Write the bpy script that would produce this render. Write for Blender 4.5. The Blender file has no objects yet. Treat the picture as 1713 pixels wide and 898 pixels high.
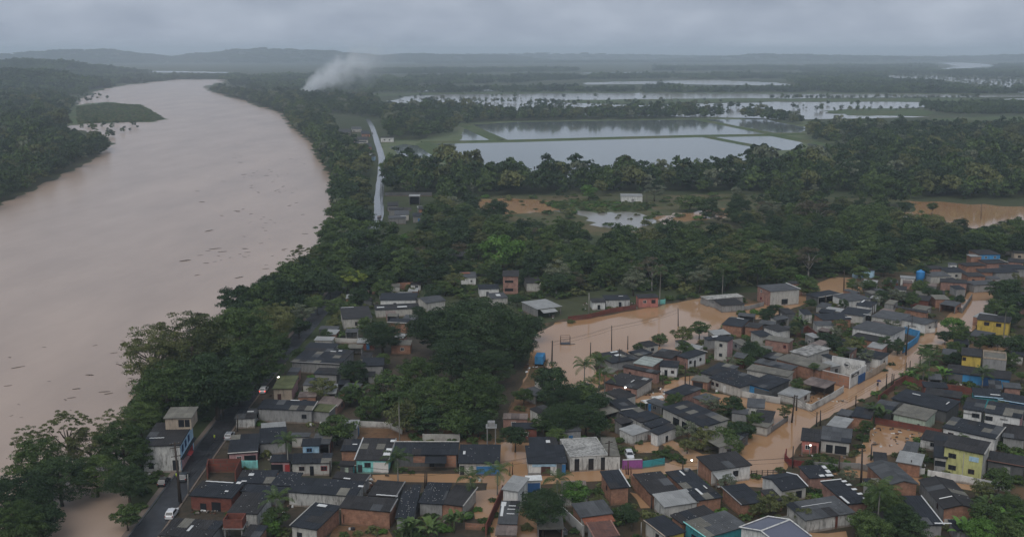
import bpy, bmesh, math, random
import numpy as np
from mathutils import Vector, Matrix

# ------------------------------------------------------------------ camera, sky, sun, exposure
SC = bpy.context.scene
COL = SC.collection
F, CX, CY, HC = 1750.0, 856.5, 449.0, 85.0
PITCH = math.atan((CY - 85.0) / F)
cam_data = bpy.data.cameras.new('camera')
cam_data.sensor_width = 36.0
cam_data.lens = 36.0 * F / 1713.0
cam_data.clip_start = 1.0
cam_data.clip_end = 60000.0
cam = bpy.data.objects.new('camera', cam_data)
cam.location = (0, 0, HC)
cam.rotation_euler = (math.pi / 2 - PITCH, 0, 0)
COL.objects.link(cam)
SC.camera = cam

SUN_EL, SUN_ROT = math.radians(50), math.radians(200)
world = bpy.data.worlds.new('World')
SC.world = world
world.use_nodes = True
wt = world.node_tree
wt.nodes.clear()
wo = wt.nodes.new('ShaderNodeOutputWorld')
bg = wt.nodes.new('ShaderNodeBackground')
bg.inputs['Strength'].default_value = 0.10
sky = wt.nodes.new('ShaderNodeTexSky')
sky.sky_type = 'NISHITA'
sky.sun_disc = False
sky.sun_elevation = SUN_EL
sky.sun_rotation = SUN_ROT
sky.air_density = 2.0
sky.dust_density = 4.0
tcw = wt.nodes.new('ShaderNodeTexCoord')
mpw = wt.nodes.new('ShaderNodeMapping')
mpw.inputs['Scale'].default_value = (4.2, 4.2, 11.0)
mpw.inputs['Location'].default_value = (1.7, 0.4, 0.2)
nzw = wt.nodes.new('ShaderNodeTexNoise')
nzw.inputs['Scale'].default_value = 2.2
nzw.inputs['Detail'].default_value = 6.0
nzw.inputs['Roughness'].default_value = 0.5
rpw = wt.nodes.new('ShaderNodeValToRGB')
rpw.color_ramp.elements[0].position = 0.34
rpw.color_ramp.elements[0].color = (3.0, 3.5, 4.4, 1)
rpw.color_ramp.elements[1].position = 0.68
rpw.color_ramp.elements[1].color = (4.5, 5.05, 6.0, 1)
mxw = wt.nodes.new('ShaderNodeMix')
mxw.data_type = 'RGBA'
mxw.inputs['Factor'].default_value = 0.93
wt.links.new(tcw.outputs['Generated'], mpw.inputs['Vector'])
wt.links.new(mpw.outputs['Vector'], nzw.inputs['Vector'])
wt.links.new(nzw.outputs['Fac'], rpw.inputs['Fac'])
wt.links.new(sky.outputs['Color'], mxw.inputs['A'])
wt.links.new(rpw.outputs['Color'], mxw.inputs['B'])
wt.links.new(mxw.outputs['Result'], bg.inputs['Color'])
wt.links.new(bg.outputs['Background'], wo.inputs['Surface'])

sun_data = bpy.data.lights.new('sun', 'SUN')
sun_data.energy = 1.5
sun_data.angle = math.radians(50)
sun_data.color = (1.0, 0.97, 0.93)
sun = bpy.data.objects.new('sun', sun_data)
sun.rotation_euler = (math.pi / 2 - SUN_EL, 0, math.radians(-20))
sun.location = (0, 0, 400)
COL.objects.link(sun)

SC.view_settings.view_transform = 'Standard'
SC.view_settings.look = 'None'
SC.view_settings.exposure = 0.12
SC.view_settings.gamma = 1.0
SC.view_settings.use_curve_mapping = False
SC.cycles.use_denoising = True
SC.cycles.max_bounces = 5
SC.cycles.diffuse_bounces = 2
SC.cycles.glossy_bounces = 2
SC.cycles.transmission_bounces = 2
SC.cycles.transparent_max_bounces = 6
SC.cycles.volume_bounces = 3
SC.cycles.volume_max_steps = 256

# ------------------------------------------------------------------ helpers
RNG = random.Random(7)
CP, SP = math.cos(PITCH), math.sin(PITCH)


def ray(x, y):
    a, b = (x - CX) / F, (CY - y) / F
    return Vector((a, CP + b * SP, -SP + b * CP))


def U(x, y, z=0.0):
    """point of the place at height z that the photograph shows at pixel x, y"""
    d = ray(x, y)
    t = (z - HC) / d.z
    return Vector((d.x * t, d.y * t, z))


ZM = {'A': (240, 740, 5.685), 'B': (480, 720, 5.046), 'C': (720, 720, 5.046), 'D': (960, 720, 5.046),
      'E': (1200, 720, 5.046), 'F': (1453, 720, 5.046), 'G': (980, 570, 5.046), 'H': (1200, 570, 5.046),
      'I': (1270, 380, 3.743), 'J': (860, 400, 3.741), 'K': (420, 400, 3.741), 'L': (1270, 600, 3.0135),
      'M': (420, 600, 3.0135), 'N': (840, 600, 3.0135), 'O': (0, 600, 3.0135), 'P': (0, 0, 1.0),
      'Q': (1440, 520, 6.417), 'R': (230, 660, 6.908), 'S': (600, 180, 4.08)}


def Z(k, x, y):
    o = ZM[k]
    return (o[0] + x / o[2], o[1] + y / o[2])


def UZ(k, x, y, z=0.0):
    px = Z(k, x, y)
    return U(px[0], px[1], z)


def tag(o, label=None, cat=None, group=None, kind=None):
    if label:
        o['label'] = label
    if cat:
        o['category'] = cat
    if group:
        o['group'] = group
    if kind:
        o['kind'] = kind
    return o


def empty(name, loc, rz=0.0):
    o = bpy.data.objects.new(name, None)
    o.empty_display_size = 0.5
    o.location = loc
    o.rotation_euler = (0, 0, rz)
    COL.objects.link(o)
    return o


def link(name, me, parent=None, mat=None, M=None):
    o = bpy.data.objects.new(name, me)
    if mat is not None and not me.materials:
        me.materials.append(mat)
    COL.objects.link(o)
    if parent is not None:
        o.parent = parent
    if M is not None:
        o.matrix_local = M
    return o


def pydata(name, vs, fs, mat=None):
    me = bpy.data.meshes.new(name)
    me.from_pydata([tuple(v) for v in vs], [], fs)
    if mat is not None:
        me.materials.append(mat)
    me.update()
    return me


class MB:
    """collects shapes of one part"""

    def __init__(self):
        self.v, self.f = [], []

    def add(self, vs, fs):
        n = len(self.v)
        self.v += [Vector(p) for p in vs]
        self.f += [tuple(i + n for i in f) for f in fs]
        return self

    def box(self, c, s, rz=0.0, M=None):
        x, y, z = s[0] / 2, s[1] / 2, s[2] / 2
        vs = [Vector((a * x, b * y, e * z)) for e in (-1, 1) for a, b in ((-1, -1), (1, -1), (1, 1), (-1, 1))]
        if rz:
            R = Matrix.Rotation(rz, 3, 'Z')
            vs = [R @ p for p in vs]
        if M is not None:
            vs = [M @ p for p in vs]
        c = Vector(c)
        return self.add([p + c for p in vs], [(3, 2, 1, 0), (4, 5, 6, 7), (0, 1, 5, 4), (1, 2, 6, 5), (2, 3, 7, 6), (3, 0, 4, 7)])

    def tube(self, pts, rads, n=6, cap=True):
        pts = [Vector(p) for p in pts]
        vs, fs = [], []
        for i, p in enumerate(pts):
            d = (pts[min(i + 1, len(pts) - 1)] - pts[max(i - 1, 0)]).normalized()
            a = d.cross(Vector((0, 0, 1)))
            if a.length < 1e-3:
                a = Vector((1, 0, 0))
            a.normalize()
            b = d.cross(a).normalized()
            r = rads[i] if hasattr(rads, '__len__') else rads
            for k in range(n):
                t = 2 * math.pi * k / n
                vs.append(p + a * (math.cos(t) * r) + b * (math.sin(t) * r))
        for i in range(len(pts) - 1):
            for k in range(n):
                k2 = (k + 1) % n
                fs.append((i * n + k, i * n + k2, (i + 1) * n + k2, (i + 1) * n + k))
        if cap:
            fs.append(tuple(range(n - 1, -1, -1)))
            fs.append(tuple((len(pts) - 1) * n + k for k in range(n)))
        return self.add(vs, fs)

    def lathe(self, prof, n=10, c=(0, 0, 0)):
        vs, fs = [], []
        for r, z in prof:
            for k in range(n):
                t = 2 * math.pi * k / n
                vs.append((c[0] + r * math.cos(t), c[1] + r * math.sin(t), c[2] + z))
        for i in range(len(prof) - 1):
            for k in range(n):
                k2 = (k + 1) % n
                fs.append((i * n + k, i * n + k2, (i + 1) * n + k2, (i + 1) * n + k))
        fs.append(tuple(range(n - 1, -1, -1)))
        fs.append(tuple((len(prof) - 1) * n + k for k in range(n)))
        return self.add(vs, fs)

    def mesh(self, name, mat=None, smooth=False):
        me = pydata(name, self.v, self.f, mat)
        if smooth:
            me.polygons.foreach_set('use_smooth', [True] * len(me.polygons))
        return me

    def build(self, name, mat=None, parent=None, smooth=False, M=None):
        return link(name, self.mesh(name, mat, smooth), parent, None, M)


# ------------------------------------------------------------------ materials
MATS = {}


def newmat(name):
    m = bpy.data.materials.new(name)
    m.use_nodes = True
    nt = m.node_tree
    b = nt.nodes['Principled BSDF']
    return m, nt, b


def N(nt, t, **kw):
    n = nt.nodes.new(t)
    for k, v in kw.items():
        n.inputs[k].default_value = v
    return n


def mixc(nt, fac, a, b, blend='MIX'):
    n = nt.nodes.new('ShaderNodeMix')
    n.data_type = 'RGBA'
    n.blend_type = blend
    for s, v in (('Factor', fac), ('A', a), ('B', b)):
        if isinstance(v, (int, float)):
            n.inputs[s].default_value = v
        elif isinstance(v, tuple):
            n.inputs[s].default_value = v if len(v) == 4 else v + (1,)
        else:
            nt.links.new(v, n.inputs[s])
    return n.outputs['Result']


def ramp(nt, fac, p0, p1, c0=(0, 0, 0, 1), c1=(1, 1, 1, 1)):
    n = nt.nodes.new('ShaderNodeValToRGB')
    e = n.color_ramp.elements
    e[0].position, e[0].color = p0, c0
    e[1].position, e[1].color = p1, c1
    nt.links.new(fac, n.inputs['Fac'])
    return n.outputs['Color']


def randvec(nt, scale=(1, 1, 1), coord='Object'):
    """object coordinates shifted by a per-object random amount, so no two alike pieces repeat"""
    tc = nt.nodes.new('ShaderNodeTexCoord')
    oi = nt.nodes.new('ShaderNodeObjectInfo')
    mul = nt.nodes.new('ShaderNodeMath')
    mul.operation = 'MULTIPLY'
    mul.inputs[1].default_value = 91.7
    nt.links.new(oi.outputs['Random'], mul.inputs[0])
    add = nt.nodes.new('ShaderNodeVectorMath')
    add.operation = 'ADD'
    nt.links.new(tc.outputs[coord], add.inputs[0])
    nt.links.new(mul.outputs[0], add.inputs[1])
    mp = nt.nodes.new('ShaderNodeMapping')
    mp.inputs['Scale'].default_value = scale
    nt.links.new(add.outputs[0], mp.inputs['Vector'])
    return mp.outputs['Vector'], oi.outputs['Random']


def noise(nt, vec, scale, detail=4.0, rough=0.6):
    n = N(nt, 'ShaderNodeTexNoise', Scale=scale, Detail=detail, Roughness=rough)
    nt.links.new(vec, n.inputs['Vector'])
    return n.outputs['Fac']


def mudline(nt, c):
    """silt left on walls by the flood, up to an uneven line a little above the water"""
    ge = nt.nodes.new('ShaderNodeNewGeometry')
    sz = nt.nodes.new('ShaderNodeSeparateXYZ')
    nt.links.new(ge.outputs['Position'], sz.inputs[0])
    f = noise(nt, ge.outputs['Position'], 0.5, 4.0, 0.6)
    ad = nt.nodes.new('ShaderNodeMath')
    ad.operation = 'ADD'
    nt.links.new(sz.outputs['Z'], ad.inputs[0])
    nt.links.new(f, ad.inputs[1])
    k = ramp(nt, ad.outputs[0], 0.75, 1.0, (0.62, 0.62, 0.62, 1), (0, 0, 0, 1))
    return mixc(nt, k, c, (0.15, 0.095, 0.06))


def surf(name, col, rough=0.8, var=0.35, scale=0.6, spec=0.3, bump=0.0, stain=None, stain_amt=0.5, piece=0.0, metal=0.0, mud=False):
    """weathered surface: base colour broken by noise, optional stains, optional per-piece brightness"""
    m, nt, b = newmat(name)
    v, rnd = randvec(nt)
    f = noise(nt, v, scale)
    lo = tuple(max(0.0, c * (1 - var)) for c in col)
    hi = tuple(min(1.0, c * (1 + var)) for c in col)
    c = mixc(nt, ramp(nt, f, 0.25, 0.75), lo, hi)
    f2 = noise(nt, v, scale * 7, 5.0, 0.7)
    c = mixc(nt, ramp(nt, f2, 0.45, 0.75, (0, 0, 0, 1), (0.45, 0.45, 0.45, 1)), c, lo)
    if stain is not None:
        v2, _ = randvec(nt, (1.6, 1.6, 0.35))
        f3 = noise(nt, v2, 1.1, 6.0, 0.7)
        k = stain_amt
        c = mixc(nt, ramp(nt, f3, 0.48, 0.68, (0, 0, 0, 1), (k, k, k, 1)), c, stain)
    if mud:
        c = mudline(nt, c)
    if piece > 0:
        rr = ramp(nt, rnd, 0.0, 1.0, (1 - piece, 1 - piece, 1 - piece, 1), (1 + piece, 1 + piece, 1 + piece * 0.9, 1))
        c = mixc(nt, 1.0, c, rr, 'MULTIPLY')
    nt.links.new(c, b.inputs['Base Color'])
    b.inputs['Roughness'].default_value = rough
    b.inputs['Specular IOR Level'].default_value = spec
    b.inputs['Metallic'].default_value = metal
    if bump > 0:
        bp = N(nt, 'ShaderNodeBump', Strength=bump, Distance=0.05)
        nt.links.new(f2, bp.inputs['Height'])
        nt.links.new(bp.outputs['Normal'], b.inputs['Normal'])
    MATS[name] = m
    return m


def brickmat(name, c1, c2, mortar, stain=(0.08, 0.06, 0.05), amt=0.45):
    m, nt, b = newmat(name)
    v, rnd = randvec(nt)
    # blocks laid along the wall: the wall's own length is its local x
    tc = nt.nodes.new('ShaderNodeTexCoord')
    sx = nt.nodes.new('ShaderNodeSeparateXYZ')
    nt.links.new(tc.outputs['Object'], sx.inputs[0])
    cx = nt.nodes.new('ShaderNodeCombineXYZ')
    ad = nt.nodes.new('ShaderNodeMath')
    ad.operation = 'ADD'
    nt.links.new(sx.outputs['X'], ad.inputs[0])
    nt.links.new(sx.outputs['Y'], ad.inputs[1])
    nt.links.new(ad.outputs[0], cx.inputs['X'])
    nt.links.new(sx.outputs['Z'], cx.inputs['Y'])
    bt = nt.nodes.new('ShaderNodeTexBrick')
    bt.inputs['Color1'].default_value = c1 + (1,)
    bt.inputs['Color2'].default_value = c2 + (1,)
    bt.inputs['Mortar'].default_value = mortar + (1,)
    bt.inputs['Scale'].default_value = 1.0
    bt.inputs['Brick Width'].default_value = 0.42
    bt.inputs['Row Height'].default_value = 0.22
    bt.inputs['Mortar Size'].default_value = 0.016
    nt.links.new(cx.outputs[0], bt.inputs['Vector'])
    f = noise(nt, v, 0.9, 6.0, 0.65)
    c = mixc(nt, ramp(nt, f, 0.3, 0.72, (0.55, 0.55, 0.55, 1), (1.2, 1.2, 1.2, 1)), bt.outputs['Color'], bt.outputs['Color'])
    c = mixc(nt, 1.0, bt.outputs['Color'], ramp(nt, f, 0.3, 0.72, (0.6, 0.58, 0.57, 1), (1.2, 1.18, 1.15, 1)), 'MULTIPLY')
    v2, _ = randvec(nt, (1.2, 1.2, 0.4))
    f3 = noise(nt, v2, 0.9, 6.0, 0.7)
    c = mixc(nt, ramp(nt, f3, 0.5, 0.7, (0, 0, 0, 1), (amt, amt, amt, 1)), c, stain)
    c = mudline(nt, c)
    nt.links.new(c, b.inputs['Base Color'])
    b.inputs['Roughness'].default_value = 0.9
    b.inputs['Specular IOR Level'].default_value = 0.15
    MATS[name] = m


DIRT = (0.07, 0.06, 0.05)
# roofs
surf('dark', (0.023, 0.0255, 0.031), 0.7, 0.3, 0.35, 0.16, 0.15, (0.014, 0.016, 0.016), 0.5, piece=0.12)
surf('dark_brown', (0.032, 0.030, 0.030), 0.7, 0.35, 0.4, 0.16, 0.15, (0.018, 0.016, 0.015), 0.5, piece=0.14)
surf('grey_roof', (0.075, 0.077, 0.080), 0.7, 0.35, 0.5, 0.18, 0.15, (0.04, 0.04, 0.038), 0.5, piece=0.15)
surf('light_roof', (0.27, 0.27, 0.26), 0.6, 0.22, 0.5, 0.3, 0.1, (0.12, 0.12, 0.11), 0.35, piece=0.08)
surf('pale_green_roof', (0.30, 0.33, 0.30), 0.6, 0.2, 0.5, 0.3, 0.1, (0.15, 0.15, 0.14), 0.35, piece=0.07)
surf('beige_roof', (0.15, 0.14, 0.115), 0.7, 0.3, 0.6, 0.25, 0.15, (0.07, 0.065, 0.055), 0.5, piece=0.15)
surf('stained_roof', (0.30, 0.29, 0.27), 0.75, 0.5, 0.25, 0.25, 0.15, (0.035, 0.033, 0.03), 0.95, piece=0.2)
surf('rust_roof', (0.13, 0.065, 0.05), 0.8, 0.35, 0.6, 0.2, 0.2, (0.05, 0.04, 0.04), 0.6, piece=0.15)
surf('rust_grey_roof', (0.16, 0.125, 0.11), 0.75, 0.4, 0.7, 0.25, 0.2, (0.07, 0.05, 0.045), 0.7, piece=0.25)
surf('tile_roof', (0.24, 0.085, 0.05), 0.8, 0.3, 1.0, 0.2, 0.2, (0.09, 0.05, 0.04), 0.5, piece=0.12)
surf('mossy_roof', (0.105, 0.115, 0.055), 0.85, 0.3, 0.6, 0.15, 0.2, (0.05, 0.06, 0.03), 0.5, piece=0.12)
surf('blue_grey_metal', (0.105, 0.11, 0.145), 0.45, 0.08, 0.3, 0.4, 0.0)
surf('white_sheet', (0.62, 0.62, 0.60), 0.6, 0.15, 0.8, 0.3, 0.0, (0.35, 0.34, 0.32), 0.4)
# walls
brickmat('brick', (0.36, 0.185, 0.115), (0.29, 0.14, 0.09), (0.25, 0.19, 0.155))
brickmat('brick_red', (0.20, 0.062, 0.044), (0.155, 0.05, 0.038), (0.12, 0.08, 0.065))
brickmat('brick_pink', (0.36, 0.20, 0.155), (0.30, 0.16, 0.13), (0.27, 0.22, 0.19))
for _n, _c in (('white', (0.58, 0.57, 0.54)), ('off_white', (0.42, 0.40, 0.36)), ('grey', (0.25, 0.245, 0.235)),
               ('dark_grey', (0.10, 0.10, 0.098)), ('concrete', (0.20, 0.195, 0.185)), ('beige', (0.37, 0.30, 0.23)),
               ('pink', (0.42, 0.24, 0.235)), ('salmon', (0.40, 0.155, 0.125)), ('turquoise', (0.24, 0.60, 0.56)), ('aqua', (0.16, 0.45, 0.40)),
               ('blue', (0.045, 0.16, 0.33)), ('bright_blue', (0.055, 0.24, 0.46)), ('light_blue', (0.36, 0.52, 0.63)),
               ('deep_blue', (0.03, 0.09, 0.22)), ('yellow', (0.50, 0.36, 0.075)), ('lime', (0.46, 0.45, 0.19)), ('cream', (0.55, 0.45, 0.30)),
               ('purple', (0.28, 0.085, 0.27)), ('teal', (0.05, 0.27, 0.29)), ('red', (0.28, 0.035, 0.035)), ('red_paint', (0.17, 0.032, 0.028)),
               ('pale_green', (0.40, 0.47, 0.37)), ('brown', (0.075, 0.032, 0.026))):
    surf(_n, _c, 0.85, 0.16, 0.5, 0.2, 0.0, tuple(0.3 * c + 0.02 for c in _c), 0.7, mud=True)
surf('stained_white', (0.46, 0.45, 0.42), 0.9, 0.25, 0.7, 0.15, 0.05, (0.06, 0.055, 0.05), 0.85, mud=True)
surf('wood', (0.06, 0.045, 0.035), 0.9, 0.3, 2.0, 0.15)
surf('pole', (0.055, 0.043, 0.036), 0.9, 0.25, 1.0, 0.15)
surf('pale_pole', (0.24, 0.23, 0.21), 0.9, 0.2, 1.0, 0.15)
surf('bark', (0.075, 0.062, 0.048), 0.95, 0.35, 2.0, 0.1)
surf('pale_bark', (0.22, 0.205, 0.18), 0.95, 0.3, 1.5, 0.1)
surf('stem_green', (0.075, 0.095, 0.04), 0.8, 0.3, 2.0, 0.15)
surf('rubber', (0.012, 0.012, 0.013), 0.8, 0.1, 2.0, 0.2)
surf('rusty_metal', (0.11, 0.055, 0.035), 0.7, 0.35, 2.0, 0.3)
surf('grey_metal', (0.20, 0.205, 0.21), 0.4, 0.15, 1.0, 0.5, metal=0.5)
surf('dark_metal', (0.035, 0.035, 0.038), 0.5, 0.2, 1.0, 0.4)
surf('rubble', (0.22, 0.19, 0.165), 0.95, 0.5, 1.5, 0.1)
surf('driftwood', (0.035, 0.028, 0.022), 0.9, 0.4, 2.0, 0.15)
surf('tank_blue', (0.03, 0.20, 0.46), 0.5, 0.1, 0.5, 0.4)
surf('skin', (0.22, 0.12, 0.08), 0.6, 0.05, 2.0, 0.3)
surf('cloth_dark', (0.03, 0.03, 0.045), 0.9, 0.2, 3.0, 0.1)
surf('hi_vis', (0.55, 0.75, 0.05), 0.8, 0.1, 3.0, 0.2)
surf('umbrella_cloth', (0.05, 0.045, 0.10), 0.8, 0.1, 3.0, 0.2)


def paint(name, col, rough=0.3):
    m, nt, b = newmat(name)
    v, _ = randvec(nt)
    f = noise(nt, v, 3.0)
    c = mixc(nt, ramp(nt, f, 0.3, 0.8), col, tuple(0.8 * k for k in col))
    nt.links.new(c, b.inputs['Base Color'])
    b.inputs['Roughness'].default_value = rough
    b.inputs['Coat Weight'].default_value = 0.5
    MATS[name] = m


paint('car_white', (0.62, 0.62, 0.62))
paint('car_silver', (0.33, 0.34, 0.35))
paint('car_black', (0.015, 0.015, 0.017))
paint('car_dark', (0.04, 0.045, 0.05))
m, nt, b = newmat('glass')
b.inputs['Base Color'].default_value = (0.018, 0.02, 0.024, 1)
b.inputs['Roughness'].default_value = 0.12
MATS['glass'] = m


def emit(name, col, s):
    m, nt, b = newmat(name)
    b.inputs['Base Color'].default_value = col + (1,)
    b.inputs['Emission Color'].default_value = col + (1,)
    b.inputs['Emission Strength'].default_value = s
    MATS[name] = m


emit('lamp_white', (1.0, 0.93, 0.82), 9.0)
emit('lamp_red', (1.0, 0.06, 0.03), 2.5)


def watermat(name, col, col2, rough, scale, bump, bscale, blend=(0.35, 0.65)):
    m, nt, b = newmat(name)
    tc = nt.nodes.new('ShaderNodeTexCoord')
    mp = nt.nodes.new('ShaderNodeMapping')
    mp.inputs['Rotation'].default_value = (0, 0, 0.35)
    mp.inputs['Scale'].default_value = (1.0, 0.35, 1.0)
    nt.links.new(tc.outputs['Object'], mp.inputs['Vector'])
    f = noise(nt, mp.outputs['Vector'], scale, 5.0, 0.6)
    c = mixc(nt, ramp(nt, f, blend[0], blend[1]), col, col2)
    nt.links.new(c, b.inputs['Base Color'])
    b.inputs['Roughness'].default_value = rough
    b.inputs['IOR'].default_value = 1.33
    b.inputs['Specular IOR Level'].default_value = 0.5
    f2 = noise(nt, tc.outputs['Object'], bscale, 3.0, 0.55)
    bp = N(nt, 'ShaderNodeBump', Strength=bump, Distance=0.2)
    nt.links.new(f2, bp.inputs['Height'])
    nt.links.new(bp.outputs['Normal'], b.inputs['Normal'])
    MATS[name] = m


watermat('river_water', (0.330, 0.242, 0.184), (0.410, 0.302, 0.230), 0.26, 0.03, 0.16, 0.5)
watermat('flood_water', (0.325, 0.180, 0.086), (0.385, 0.238, 0.135), 0.07, 0.02, 0.05, 0.6)
watermat('pond_water', (0.105, 0.125, 0.12), (0.13, 0.145, 0.135), 0.08, 0.01, 0.05, 0.5)
watermat('field_water', (0.22, 0.21, 0.19), (0.27, 0.25, 0.22), 0.12, 0.005, 0.08, 0.3)


def groundmat(name, cols, scale, rough=0.95):
    m, nt, b = newmat(name)
    tc = nt.nodes.new('ShaderNodeTexCoord')
    v = tc.outputs['Object']
    f1 = noise(nt, v, scale, 6.0, 0.65)
    f2 = noise(nt, v, scale * 6.3, 6.0, 0.7)
    f3 = noise(nt, v, scale * 0.23, 3.0, 0.6)
    c = mixc(nt, ramp(nt, f1, 0.4, 0.62), cols[0], cols[1])
    c = mixc(nt, ramp(nt, f2, 0.45, 0.7), c, cols[2])
    c = mixc(nt, ramp(nt, f3, 0.52, 0.62, (0, 0, 0, 1), (0.7, 0.7, 0.7, 1)), c, cols[3])
    nt.links.new(c, b.inputs['Base Color'])
    b.inputs['Roughness'].default_value = rough
    b.inputs['Specular IOR Level'].default_value = 0.1
    MATS[name] = m


groundmat('ground', ((0.045, 0.060, 0.026), (0.062, 0.070, 0.034), (0.035, 0.045, 0.022), (0.075, 0.075, 0.042)), 0.02)
groundmat('soil', ((0.055, 0.045, 0.034), (0.085, 0.064, 0.045), (0.035, 0.036, 0.026), (0.05, 0.055, 0.03)), 0.12)
groundmat('town_ground', ((0.060, 0.046, 0.032), (0.040, 0.046, 0.024), (0.085, 0.058, 0.038), (0.15, 0.09, 0.05)), 0.22)
groundmat('wet_soil', ((0.16, 0.088, 0.048), (0.20, 0.12, 0.07), (0.10, 0.065, 0.04), (0.06, 0.06, 0.03)), 0.15)
groundmat('grass', ((0.060, 0.090, 0.034), (0.085, 0.110, 0.045), (0.045, 0.066, 0.026), (0.10, 0.10, 0.05)), 0.08)
groundmat('pale_grass', ((0.10, 0.125, 0.06), (0.125, 0.145, 0.075), (0.08, 0.10, 0.05), (0.12, 0.125, 0.075)), 0.05)
groundmat('marsh', ((0.070, 0.080, 0.036), (0.11, 0.10, 0.052), (0.045, 0.055, 0.026), (0.13, 0.10, 0.055)), 0.1)
groundmat('hill_woods', ((0.030, 0.042, 0.022), (0.045, 0.058, 0.028), (0.020, 0.030, 0.016), (0.055, 0.062, 0.034)), 0.01)
m, nt, b = newmat('asphalt')
tc = nt.nodes.new('ShaderNodeTexCoord')
f = noise(nt, tc.outputs['Object'], 0.25, 5.0, 0.6)
nt.links.new(mixc(nt, ramp(nt, f, 0.3, 0.7), (0.016, 0.016, 0.018), (0.032, 0.032, 0.034)), b.inputs['Base Color'])
nt.links.new(ramp(nt, f, 0.35, 0.65, (0.3, 0.3, 0.3, 1), (0.7, 0.7, 0.7, 1)), b.inputs['Roughness'])
MATS['asphalt'] = m
m, nt, b = newmat('wet_road')
f = noise(nt, nt.nodes.new('ShaderNodeTexCoord').outputs['Object'], 0.1, 4.0, 0.6)
nt.links.new(mixc(nt, ramp(nt, f, 0.3, 0.7), (0.085, 0.085, 0.088), (0.14, 0.14, 0.145)), b.inputs['Base Color'])
b.inputs['Roughness'].default_value = 0.14
MATS['wet_road'] = m


def leafmat(name, c_lo, c_hi, vary=0.25):
    m, nt, b = newmat(name)
    at = nt.nodes.new('ShaderNodeAttribute')
    at.attribute_name = 'tint'
    oi = nt.nodes.new('ShaderNodeObjectInfo')
    c = mixc(nt, at.outputs['Fac'], c_lo, c_hi)
    r = ramp(nt, oi.outputs['Random'], 0.0, 1.0, (1 - vary, 1 - vary * 0.8, 1 - vary, 1), (1 + vary * 1.1, 1 + vary, 1 + vary * 0.5, 1))
    c = mixc(nt, 1.0, c, r, 'MULTIPLY')
    nt.links.new(c, b.inputs['Base Color'])
    b.inputs['Roughness'].default_value = 0.55
    b.inputs['Specular IOR Level'].default_value = 0.12
    MATS[name] = m


leafmat('leaf_dark', (0.017, 0.032, 0.015), (0.044, 0.072, 0.030))
leafmat('leaf_mid', (0.030, 0.052, 0.018), (0.078, 0.114, 0.038), 0.32)
leafmat('leaf_olive', (0.052, 0.063, 0.025), (0.125, 0.134, 0.056), 0.3)
leafmat('leaf_bright', (0.045, 0.098, 0.018), (0.100, 0.185, 0.040), 0.12)
leafmat('leaf_pale', (0.080, 0.095, 0.058), (0.160, 0.175, 0.118), 0.15)
leafmat('leaf_brown', (0.055, 0.047, 0.032), (0.100, 0.086, 0.058), 0.2)
leafmat('leaf_lime', (0.10, 0.135, 0.022), (0.23, 0.27, 0.05), 0.1)

# ------------------------------------------------------------------ setting: ground, water, roads
def ngon(name, pts, z, mat, kind='structure', jit=0.0, step=6.0, seed=1, parent=None):
    """flat sheet with an uneven natural edge"""
    rg = random.Random(seed)
    out = []
    n = len(pts)
    for i in range(n):
        a, b = Vector(pts[i][:2]), Vector(pts[(i + 1) % n][:2])
        L = (b - a).length
        dist = max(60.0, (a + b).length / 2)
        st = max(step, dist * 0.01)
        k = max(1, min(60, int(L / st)))
        nr = Vector((-(b - a).y, (b - a).x)).normalized() if L > 0 else Vector((0, 0))
        for j in range(k):
            t = j / k
            p = a.lerp(b, t)
            if jit > 0:
                p = p + nr * rg.uniform(-jit, jit) * max(1.0, dist / 300.0)
            out.append((p.x, p.y, z))
    me = pydata(name, out, [tuple(range(len(out)))], MATS[mat])
    if me.polygons[0].normal.z < 0:
        me.flip_normals()
    o = link(name, me, parent)
    if kind:
        tag(o, kind=kind)
    return o


def pxpoly(pts, k='P'):
    return [UZ(k, x, y) for x, y in pts]


G0 = pydata('ground', [(-16000, -300, 0), (16000, -300, 0), (16000, 30000, 0), (-16000, 30000, 0)], [(0, 1, 2, 3)], MATS['ground'])
tag(link('ground', G0), kind='structure')

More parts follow.
